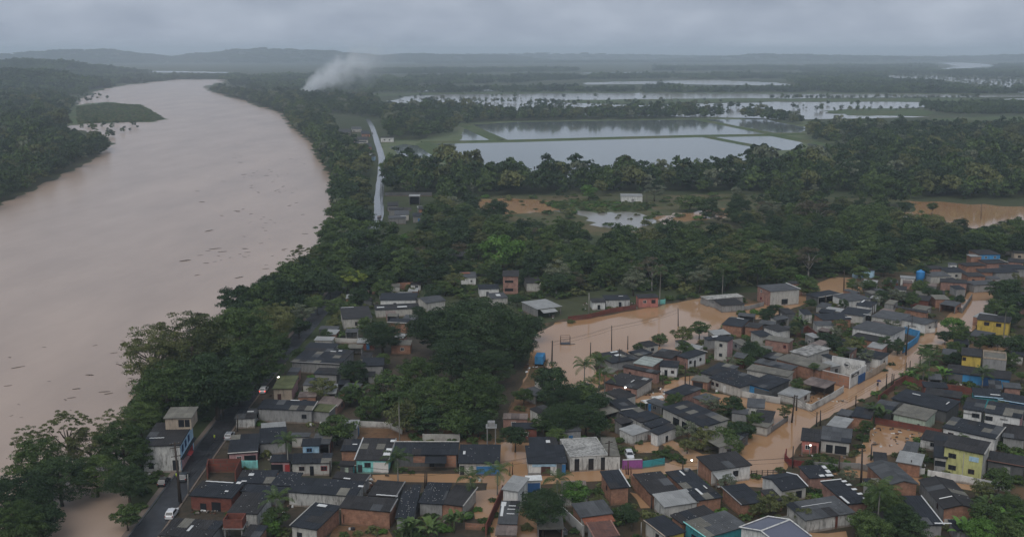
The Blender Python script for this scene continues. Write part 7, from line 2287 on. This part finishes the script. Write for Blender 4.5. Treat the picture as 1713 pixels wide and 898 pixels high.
q_[:, 2] = (r * .8 + 1.0) * rgf.uniform(.85, 1.4, n)
scatter('forest', q_, 16 + rgf.choice(12, n, p=[.09, .09, .09, .08, .11, .11, .1, .1, .08, .07, .05, .03]), np.stack([r, r, r * rgf.uniform(.95, 1.2, n)], 1), 'dense forest standing behind the front row of trees', 'forest')
rest = order[420:]
n = len(rest)
r = rgf.uniform(3.4, 6.6, n)
scatter('forest', fp[rest], rgf.choice(9, n, p=[.15, .13, .14, .12, .13, .14, .07, .06, .06]), np.stack([r, r, r * rgf.uniform(1.0, 1.5, n)], 1), 'deep forest behind the nearer trees beyond the town', 'forest')
# understorey below the forest and on the banks
fp2 = np.concatenate([fill(FOREST[0], 6.0, 211, HOLES), fill(((300, 640), (420, 560), (500, 500), (560, 440), (590, 430), (520, 530), (430, 635), (340, 700), (260, 720), (225, 700), (235, 640)), 4.5, 212), fill(((400, 520), (470, 455), (560, 402), (590, 410), (580, 450), (500, 520), (430, 560)), 5.0, 214), fill(((600, 420), (700, 400), (880, 440), (900, 500), (860, 510), (720, 500), (600, 520), (560, 600), (540, 590)), 6.5, 215), fill(((0, 800), (100, 800), (100, 860), (60, 910), (0, 910)), 5.0, 213)])
fp2 = fp2[clear(fp2, 1.5)]
n = len(fp2)
r = rgf.uniform(1.6, 3.6, n)
scatter('undergrowth', fp2, 13 + rgf.choice(3, n, p=[.55, .4, .05]), np.stack([r, r, r], 1), 'undergrowth of the forest and the river bank', 'undergrowth')
# ------------------------------------------------------------------ palms, bananas, shrubs
palm('coconut palm before the turquoise house', 665, 768, 6.5, 1.15)
palm('palm over the pink row house by the road', 480, 738, 7.0, 1.0)
palm('palm before the blue gate row', 787, 798, 4.5, 1.1)
palm('palm at the flooded crossing', 832, 788, 5.0, 1.1)
palm('palm beside the white shop', 932, 802, 5.0, 1.1)
palm('tall drooping palm at the edge of the broad flood', 978, 612, 9.0, 1.2)
palm('second palm at the edge of the broad flood', 1003, 605, 9.0, 1.1)
palm('short palm under the dark trees by the lane', 1012, 628, 6.0, 1.0)
palm('thin tall palm in the bamboo thicket', 667, 664, 11.0, .9)
palm('palm in the near left block', 462, 835, 6.0, 1.1)
palm('palm rising over the gardens at the bottom right', 1472, 822, 8.0, 1.3)
palm('arching palm at the bend of the flooded street', 1556, 597, 5.0, 1.3)
palm('low palm beside the arching palm', 1545, 622, 3.5, 1.2)
palm('palm below the yellow house', 1645, 625, 4.0, 1.1)
palm('tall palm in the forest above the shore', 1105, 455, 12.0, 1.2)
palm('tall palm at the forest front by the clearing', 1210, 450, 11.0, 1.1)
palm('palm under the far right trees', 1683, 520, 8.0, 1.1)
palm('palm in the brick lane garden', 990, 640, 5.0, .9)
for i, (lab, x, y, s) in enumerate((
        ('banana plant in the corner garden by the grey roof', 1468, 690, 1.7), ('banana clump at the bottom centre, left of two', 680, 880, 1.5), ('banana clump at the bottom centre, right of two', 760, 868, 1.4),
        ('banana plant in the upper town beside the orange brick front', 1340, 540, 1.6), ('banana plants behind the near left roofs', 725, 885, 1.4), ('banana plant at the right edge gardens', 1655, 845, 1.6),
        ('second banana plant at the right edge gardens', 1690, 870, 1.5), ('banana clump at the bottom right edge', 1615, 885, 1.5), ('banana plant under the bottom right palm', 1465, 880, 1.5), ('banana plant beside the bamboo thicket', 600, 655, 1.7),
        ('banana clump under the forest by the shore', 1000, 470, 1.8), ('banana clump beside the forest clearing', 795, 430, 1.8), ('banana clump behind the street palm', 1580, 625, 1.5), ('banana plants on the street wall', 1530, 628, 1.3))):
    banana(lab, x, y, s)
SHG = (('shrub of the hedge beside the purple wall', 'hedge shrubs', ((1112, 756, 13, 'mid'), (1128, 762, 12, 'mid'), (1140, 768, 11, 'dark'), (1098, 764, 9, 'olive'))),
       ('shrub in the brick lane gardens', 'lane shrubs', ((1050, 722, 12, 'bright'), (1038, 735, 10, 'mid'), (1068, 738, 9, 'mid'), (1020, 700, 12, 'mid'), (1030, 716, 10, 'olive'), (1060, 715, 8, 'mid'))),
       ('shrub along the garden wall behind the near row', 'near row shrubs', ((700, 735, 12, 'mid'), (720, 738, 10, 'olive'), (735, 725, 12, 'pale'), (755, 738, 11, 'mid'), (790, 735, 12, 'mid'), (815, 730, 12, 'dark'), (690, 728, 10, 'mid'), (770, 728, 12, 'mid'), (835, 735, 8, 'olive'))),
       ('shrub in the gardens at the bottom centre', 'bottom shrubs', ((700, 890, 18, 'mid'), (740, 880, 16, 'bright'), (780, 860, 14, 'bright'), (810, 870, 12, 'mid'), (720, 862, 14, 'mid'), (670, 890, 14, 'mid'), (800, 850, 9, 'bright'), (825, 835, 8, 'mid'), (830, 860, 9, 'mid'), (850, 890, 12, 'olive'), (880, 880, 12, 'olive'))),
       ('shrub in the rubble yard', 'yard shrubs', ((1540, 737, 14, 'bright'), (1552, 745, 10, 'mid'), (1530, 742, 8, 'mid'), (1546, 760, 9, 'olive'))),
       ('shrub of the corner house gardens', 'corner shrubs', ((1372, 762, 13, 'mid'), (1442, 730, 12, 'mid'), (1440, 745, 8, 'dark'), (1425, 757, 10, 'olive'), (1475, 662, 10, 'mid'), (1470, 655, 7, 'olive'), (1305, 785, 10, 'mid'), (1265, 795, 10, 'mid'), (1360, 820, 12, 'dark'), (1380, 828, 10, 'mid'), (1345, 815, 10, 'mid'))),
       ('shrub at the right edge gardens', 'right edge shrubs', ((1680, 745, 16, 'mid'), (1700, 752, 14, 'mid'), (1630, 865, 14, 'mid'), (1660, 885, 16, 'bright'), (1700, 862, 14, 'mid'), (1610, 870, 10, 'mid'), (1650, 820, 10, 'olive'), (1700, 800, 14, 'mid'), (1640, 835, 10, 'mid'))),
       ('shrub at the waterside of the broad flood', 'flood shrubs', ((1240, 522, 10, 'mid'), (1262, 520, 11, 'bright'), (1280, 518, 9, 'mid'), (1300, 512, 8, 'mid'), (955, 537, 8, 'brown' if False else 'olive'), (1120, 498, 10, 'mid'), (1140, 496, 10, 'dark'), (1160, 493, 10, 'mid'), (1290, 525, 8, 'mid'), (1310, 540, 8, 'mid'), (1325, 545, 9, 'olive'), (1350, 560, 10, 'mid'), (1345, 572, 9, 'dark'), (900, 620, 9, 'olive'), (1020, 640, 8, 'mid'), (1070, 580, 9, 'mid'))),
       ('shrub on the street wall opposite the gatehouse', 'street wall shrubs', ((1540, 632, 10, 'mid'), (1560, 630, 11, 'mid'), (1575, 635, 9, 'dark'), (1590, 630, 10, 'mid'), (1610, 625, 9, 'mid'), (1525, 636, 8, 'olive'), (1480, 618, 6, 'dark'), (1492, 608, 6, 'dark'))),
       ('shrub in the near left yards', 'near left shrubs', ((600, 890, 10, 'olive'), (575, 893, 10, 'mid'), (640, 888, 10, 'bright'), (470, 888, 10, 'bright'), (440, 725, 8, 'mid'), (430, 745, 8, 'mid'), (460, 700, 8, 'mid'), (545, 690, 10, 'olive'), (510, 735, 8, 'mid'), (525, 700, 8, 'mid'), (610, 640, 9, 'mid'))),
       ('low shrub beside the road under the bank trees', 'roadside shrubs', ((255, 800, 14, 'mid'), (240, 820, 14, 'dark'), (235, 845, 12, 'mid'), (255, 778, 12, 'dark'), (225, 865, 10, 'mid'), (345, 700, 10, 'dark'), (370, 672, 10, 'mid'), (395, 640, 10, 'dark'), (470, 560, 8, 'mid'), (320, 660, 14, 'dark'))))
for lab, grp, lst in SHG:
    for x, y, r_, v in lst:
        shrub(lab, x, y, r_, v, grp)
# ------------------------------------------------------------------ growth and litter between the houses
lane_pts = []
for pts_, w_ in LANES:
    for i in range(len(pts_) - 1):
        A_, B_ = U(*pts_[i]), U(*pts_[i + 1])
        for j in range(int((B_ - A_).length / 2) + 1):
            q_ = A_.lerp(B_, min(1, 2 * j / max(.1, (B_ - A_).length)))
            lane_pts.append((q_.x, q_.y, w_))
LP = np.array(lane_pts)
rgg = np.random.RandomState(5)
gp = []
for fx, fy, th, a_, b_, lab, sk in FOOT:
    if fy > 520:
        continue
    for _ in range(int((a_ + b_) * 1.5)):
        s_ = rgg.randint(4)
        o_ = rgg.uniform(.5, 2.6)
        u_, v_ = (rgg.uniform(-a_, a_), (b_ + o_) * (1 if s_ == 0 else -1)) if s_ < 2 else ((a_ + o_) * (1 if s_ == 2 else -1), rgg.uniform(-b_, b_))
        gp.append((fx + u_ * math.cos(th) - v_ * math.sin(th), fy + u_ * math.sin(th) + v_ * math.cos(th), 0.0))
gp = np.array(gp)


def free(pts, marg):
    ok = np.ones(len(pts), bool)
    for x, y, th, a_, b_, *_ in FOOT:
        dx, dy = pts[:, 0] - x, pts[:, 1] - y
        u_ = dx * math.cos(th) + dy * math.sin(th)
        v_ = -dx * math.sin(th) + dy * math.cos(th)
        ok &= ~((np.abs(u_) < a_ + marg) & (np.abs(v_) < b_ + marg))
    for x, y, w_ in LP:
        ok &= (pts[:, 0] - x) ** 2 + (pts[:, 1] - y) ** 2 > w_ * w_
    for d in RD:
        ok &= (pts[:, 0] - d.x) ** 2 + (pts[:, 1] - d.y) ** 2 > 25
    for fl in FLOODS:
        ok &= ~in_poly(pts[:, 0], pts[:, 1], pxpoly(fl))
    return ok


# small sheds that close the gaps between the houses
TOWN = ((835, 905), (840, 720), (900, 640), (1000, 600), (1200, 545), (1290, 520), (1400, 490), (1460, 480), (1640, 470), (1713, 470), (1713, 905))
KEEP = [U(x, y) for x, y in ((1057, 790), (1050, 768), (1080, 792), (1098, 784), (1335, 770), (1352, 775), (1325, 752), (1400, 768), (1425, 652), (1385, 655), (905, 795), (930, 800), (1620, 812), (1600, 808), (1580, 805), (1640, 815), (1480, 712), (1340, 650), (1262, 652), (1165, 612), (1515, 595), (1540, 575), (1000, 800), (1030, 830), (1085, 850), (1215, 800), (1235, 805), (1300, 625), (1400, 690), (1120, 600), (1620, 600), (1680, 560), (1640, 560), (1490, 645), (1510, 640), (1470, 658), (1450, 672), (1430, 682), (1540, 622), (1500, 655), (1520, 630), (368, 792), (388, 800), (372, 778), (350, 800), (400, 785), (420, 785), (440, 785), (480, 797), (500, 797), (530, 800), (345, 850), (370, 857), (350, 862), (610, 806), (640, 806), (700, 806), (760, 806), (800, 806), (570, 880), (600, 885), (640, 880), (395, 875))]
cand = fill(TOWN, 4.6, 301)
cand = cand[(cand[:, 1] < 460)]
cand = np.concatenate([cand, fill(((480, 640), (560, 545), (600, 490), (720, 480), (700, 560), (640, 640), (560, 690), (500, 700)), 5.0, 311), fill(((330, 890), (345, 800), (440, 700), (600, 720), (640, 800), (830, 830), (830, 900)), 5.0, 312)])
rgs = random.Random(17)
order_ = list(range(len(cand)))
rgs.shuffle(order_)
made = 0
HL = [(f_[0], f_[1], f_[5], f_[2]) for f_ in FOOT if len(f_[5].split()) <= 10]
used_sheds = {}
for k in order_:
    if made >= 125:
        break
    w_, d_ = rgs.uniform(2.6, 6.0), rgs.uniform(2.6, 6.5)
    pt = cand[k:k + 1]
    if not free(pt, max(w_, d_) * .5 + .25)[0]:
        continue
    if any((pt[0, 0] - k_.x) ** 2 + (pt[0, 1] - k_.y) ** 2 < 55 for k_ in KEEP):
        continue
    x_, y_ = pt[0, 0], pt[0, 1]
    q_ = min(HL, key=lambda h_: (h_[0] - x_) ** 2 + (h_[1] - y_) ** 2)
    side = 'left of' if x_ < q_[0] - 2 else ('right of' if x_ > q_[0] + 2 else ('behind' if y_ > q_[1] else 'in front of'))
    rmn = rgs.choice(['dark', 'dark', 'dark_brown', 'grey_roof', 'grey_roof', 'beige_roof', 'rust_grey_roof', 'light_roof'])
    lab = '%s shed %s the %s' % ({'dark': 'dark roofed', 'dark_brown': 'brown-black', 'grey_roof': 'grey roofed', 'beige_roof': 'beige roofed', 'rust_grey_roof': 'rusty', 'light_roof': 'pale roofed'}[rmn], side, q_[2])
    if lab in used_sheds or len(lab.split()) > 16:
        continue
    used_sheds[lab] = 1
    th_ = q_[3] + rgs.uniform(-.12, .12)
    hh_ = rgs.uniform(2.1, 3.0)
    C_ = []
    for a_, b_ in ((-.5, .5), (.5, .5), (.5, -.5), (-.5, -.5)):
        v_ = Matrix.Rotation(th_, 2) @ Vector((a_ * w_, b_ * d_))
        C_.append((x_ + v_.x, y_ + v_.y))
    qq = []
    for i, (cx_, cy_) in enumerate(C_):      # footprint corners back to picture coordinates at eave height
        zz_ = hh_ + (.35 if i < 2 else 0) - HC
        dep = cy_ * CP - zz_ * SP
        qq += [CX + F * cx_ / dep, CY - F * (cy_ * SP + zz_ * CP) / dep]
    house(lab, 'P', tuple(qq), hh_, .35, rm=rmn, w=rgs.choice(['brick', 'brick_pink', 'grey', 'off_white', 'concrete', 'brick_red', 'stained_white', 'dark_grey']), ov=.15, name='shed', cat='shed',
          no=rgs.choice(['', '', '', 'n']))
    made += 1
# small garden trees in the gaps
gt = fill(TOWN, 6.5, 321)
gt = gt[free(gt, 1.2)]
gt = gt[[not any((q_[0] - k_.x) ** 2 + (q_[1] - k_.y) ** 2 < 45 for k_ in KEEP) for q_ in gt]]
gt = gt[gt[:, 1] < 430]
rgg.shuffle(gt)
for k, q_ in enumerate(gt[:50]):
    tree(0, 0, 0, 'garden tree among the roofs of the upper right town', ('mid', 'dark', 'olive', 'mid', 'pale')[k % 5], GK, world=(q_[0], q_[1], 0), rw=rgg.uniform(1.5, 2.9), hk=rgg.uniform(.9, 1.3), seed=5000 + k)
# weeds over the open plots of the town
tw = fill(TOWN, 3.0, 305)
tw = tw[free(tw, .3)]
tw = tw[rgg.uniform(size=len(tw)) < .42]
n = len(tw)
r = rgg.uniform(.6, 1.9, n)
scatter('plot_growth', tw, 13 + rgg.choice(3, n, p=[.5, .38, .12]), np.stack([r, r, r * rgg.uniform(.6, 1.1, n)], 1), 'rank growth on the open plots of the town', 'weeds')
g1 = gp[free(gp, .2)]
g1 = g1[rgg.uniform(size=len(g1)) < .55]
n = len(g1)
r = rgg.uniform(.5, 1.5, n)
scatter('garden_growth', g1, 13 + rgg.choice(3, n, p=[.5, .35, .15]), np.stack([r, r, r * rgg.uniform(.7, 1.2, n)], 1), 'weeds and low growth in the yards between the houses', 'weeds')
g2 = gp[free(gp, .0)]
for mt in ('rubble', 'white_sheet', 'wood', 'rusty_metal', 'dark_metal', 'brick_pink'):
    sel = g2[rgg.uniform(size=len(g2)) < .16]
    m_ = MB()
    for q_ in sel:
        m_.box((q_[0] + rgg.uniform(-.5, .5), q_[1] + rgg.uniform(-.5, .5), rgg.uniform(.05, .3)), (rgg.uniform(.15, 1.1), rgg.uniform(.1, .5), rgg.uniform(.1, .7)), rgg.uniform(0, 3), Matrix.Rotation(rgg.uniform(-.35, .35), 3, 'X'))
    tag(m_.build('yard_litter', MATS[mt]), 'litter and scrap lying in the yards between the houses', 'litter', kind='stuff')
# ------------------------------------------------------------------ overhead cables
def top_of(lab):
    o = next(q for q in COL.objects if q.get('label') == lab)
    post = next(c_ for c_ in o.children if c_.name.startswith('post'))
    zt = max(v.co.z for v in post.data.vertices)
    return o.location + Vector((0, 0, zt - .4))


for lab, seq in (('black cables sagging over the main flooded street', ('leaning pole where the two flooded streets meet', 'first of the twin poles on the corner block', 'left pole of the three opposite the gatehouse', 'pole at the palm bend of the flooded street', 'tall pole with crossarms by the blue fence', 'pole behind the blue fence')),
                 ('black cables along the flooded lane in the middle', ('black pole before the long patched roof', 'tall pole at the bend of the flooded lane', 'second pole where the two flooded streets meet')),
                 ('cables along the lower flooded lane', ('pole at the right end of the row house', 'left pole before the blue gate row', 'tall pole before the narrow grey building', 'short pole at the hedge fence', 'tall double pole by the rubble yard')),
                 ('cables over the road in the left foreground', ('great street pole with crossarms before the blue shop', 'pale street pole on the right kerb', 'street pole beside the parked silver cars', 'lit street lamp post beside the mossy roofed house')),
                 ('cables across the broad flood', ('thick pole at the left end of the broad flood', 'dark pole in the middle of the broad flood', 'dark pole at the right end of the broad flood')),
                 ('cables along the far wet road', ('near pole of the far wet road', 'middle pole of the far wet road', 'far pole of the wet road'))):
    H_ = tag(empty('power_cable', top_of(seq[0])), lab, 'cable')
    for i in range(len(seq) - 1):
        A_, B_ = top_of(seq[i]) - H_.location, top_of(seq[i + 1]) - H_.location
        for dz, off in ((0, -.5), (0, .5), (-.9, 0)):
            pts_ = []
            for j in range(7):
                t_ = j / 6
                q_ = A_.lerp(B_, t_)
                pts_.append((q_.x + off, q_.y, q_.z + dz - .06 * (B_ - A_).length * t_ * (1 - t_)))
            MB().tube(pts_, .022, 4, False).build('strand', MATS['rubber'], H_)
# ------------------------------------------------------------------ smoke and haze
cs = [((500, 164), 6), ((505, 156), 9), ((517, 147), 14), ((538, 135), 20), ((566, 120), 27), ((600, 106), 33), ((645, 95), 37), ((690, 90), 38)]
base_p = U(500, 164)
rings, axis = [], []
for (x, y), rr in cs:
    d = ray(x, y)
    t_ = base_p.y / d.y
    c = Vector((d.x * t_, base_p.y, HC + d.z * t_))
    R = rr * 2.1
    axis.append((c.x - base_p.x, max(c.z, 3.0), rr * 1.25))
    rings.append([(c.x - base_p.x - R * .5 * math.cos(a), R * 1.2 * math.sin(a), max(.5, c.z + R * math.cos(a))) for a in [2 * math.pi * k / 14 for k in range(14)]])
m, nt, b = newmat('smoke')
nt.nodes.remove(b)
pv = nt.nodes.new('ShaderNodeVolumePrincipled')
pv.inputs['Color'].default_value = (0.97, 0.985, 1.0, 1)


def mth(op, a, b=None, clamp=False):
    n = nt.nodes.new('ShaderNodeMath')
    n.operation = op
    n.use_clamp = clamp
    for i, v in enumerate((a, b)):
        if v is None:
            continue
        if isinstance(v, (int, float)):
            n.inputs[i].default_value = v
        else:
            nt.links.new(v, n.inputs[i])
    return n.outputs[0]


tc = nt.nodes.new('ShaderNodeTexCoord')
nz = noise(nt, tc.outputs['Object'], 0.042, 6.0, 0.66)
sx = nt.nodes.new('ShaderNodeSeparateXYZ')
nt.links.new(tc.outputs['Object'], sx.inputs[0])
# the plume leans: follow a point x back down the lean to find its axis height and radius
xs_ = mth('DIVIDE', sx.outputs['X'], 220.0, True)


def curve(vals):
    n = nt.nodes.new('ShaderNodeValToRGB')
    n.color_ramp.interpolation = 'EASE'
    e = n.color_ramp.elements
    e[0].position, e[1].position = 0.0, 1.0
    for i, (p_, v_) in enumerate(vals):
        q_ = e[0] if i == 0 else (e[-1] if i == len(vals) - 1 else e.new(p_))
        q_.color = (v_, v_, v_, 1)
    nt.links.new(xs_, n.inputs['Fac'])
    return n.outputs['Color']


zc_ = mth('MULTIPLY', curve([(min(1, a_[0] / 220.0), a_[1] / 120.0) for a_ in axis]), 120.0)
rc_ = mth('MULTIPLY', curve([(min(1, a_[0] / 220.0), a_[2] / 80.0) for a_ in axis]), 80.0)
dz_ = mth('DIVIDE', mth('SUBTRACT', sx.outputs['Z'], zc_), rc_)
dy_ = mth('DIVIDE', sx.outputs['Y'], mth('MULTIPLY', rc_, 1.2))
rad_ = mth('SQRT', mth('ADD', mth('MULTIPLY', dz_, dz_), mth('MULTIPLY', dy_, dy_)))
rad_ = mth('ADD', rad_, mth('MULTIPLY', mth('SUBTRACT', nz, 0.5), 3.2))
soft = mth('SUBTRACT', 1.0, rad_, True)
fall = mth('POWER', mth('SUBTRACT', 1.0, xs_, True), 2.6)
den = mth('MULTIPLY', mth('MULTIPLY', soft, fall), 0.10)
nt.links.new(den, pv.inputs['Density'])
nt.links.new(pv.outputs[0], nt.nodes['Material Output'].inputs['Volume'])
sm = MB().add(*loft(rings)).build('smoke', m)
bm_ = bmesh.new()
bm_.from_mesh(sm.data)
bmesh.ops.recalc_face_normals(bm_, faces=bm_.faces)
bm_.to_mesh(sm.data)
bm_.free()
sm.location = (base_p.x, base_p.y, 0)
tag(sm, 'white smoke plume drifting right from a fire on the river bank', 'smoke', kind='stuff')

m, nt, b = newmat('haze')
nt.nodes.remove(b)
pv = nt.nodes.new('ShaderNodeVolumePrincipled')
pv.inputs['Color'].default_value = (0.78, 0.89, 1.0, 1)
pv.inputs['Density'].default_value = 0.00014
nt.links.new(pv.outputs[0], nt.nodes['Material Output'].inputs['Volume'])
HZ = MB().box((0, 14000, 69.0), (33000, 33000, 140)).build('haze', m)
tag(HZ, 'thin grey-blue rain haze over the plain', 'haze', kind='stuff')

# ------------------------------------------------------------------ labels that single out each garden tree and shrub
USED = set()


def relabel(groups, noun):
    HS = [(f_[0], f_[1], f_[5]) for f_ in FOOT if len(f_[5].split()) <= 11]
    for o in list(COL.objects):
        if o.parent is None and o.get('group') in groups:
            ch = [c_ for c_ in o.children if c_.name.startswith(('crown', 'foliage'))]
            mt = ch[0].data.materials[0].name.replace('leaf_', '') if ch else 'green'
            adj = {'dark': 'dark', 'mid': 'green', 'olive': 'olive', 'pale': 'pale', 'bright': 'bright green', 'brown': 'brownish', 'lime': 'yellowish'}.get(mt, 'green')
            best = sorted(HS, key=lambda q: (q[0] - o.location.x) ** 2 + (q[1] - o.location.y) ** 2)[:6]
            done = False
            for q in best[:3]:
                side = 'left of' if o.location.x < q[0] - 3 else ('right of' if o.location.x > q[0] + 3 else ('behind' if o.location.y > q[1] else 'in front of'))
                lab = '%s %s %s the %s' % (adj, noun, side, q[2])
                if lab not in USED and len(lab.split()) <= 16:
                    USED.add(lab)
                    o['label'] = lab
                    done = True
                    break


relabel({GD, GE, GF, GH, GI, GJ, GK, GL} | {z_[1] for z_ in zones}, 'tree')
relabel({g_[1] for g_ in SHG}, 'shrub')
for grp, names in ((GB, ('leftmost', 'topmost', 'large dark', 'lowest left', 'lowest dark', 'right-hand', 'farthest olive')),
                   (GC, ('left-hand', 'olive', 'tall right-hand', 'left edge', 'dark right-hand', 'middle', 'dark middle', 'bottom left', 'topmost', 'small dark', 'small bottom', 'small roadside'))):
    obs = [o for o in COL.objects if o.get('group') == grp]
    for o, nm in zip(obs, names):
        o['label'] = '%s tree %s' % (nm, 'of the great clump on the near river bank' if grp == GB else 'of the waterside clump in the bottom left corner')
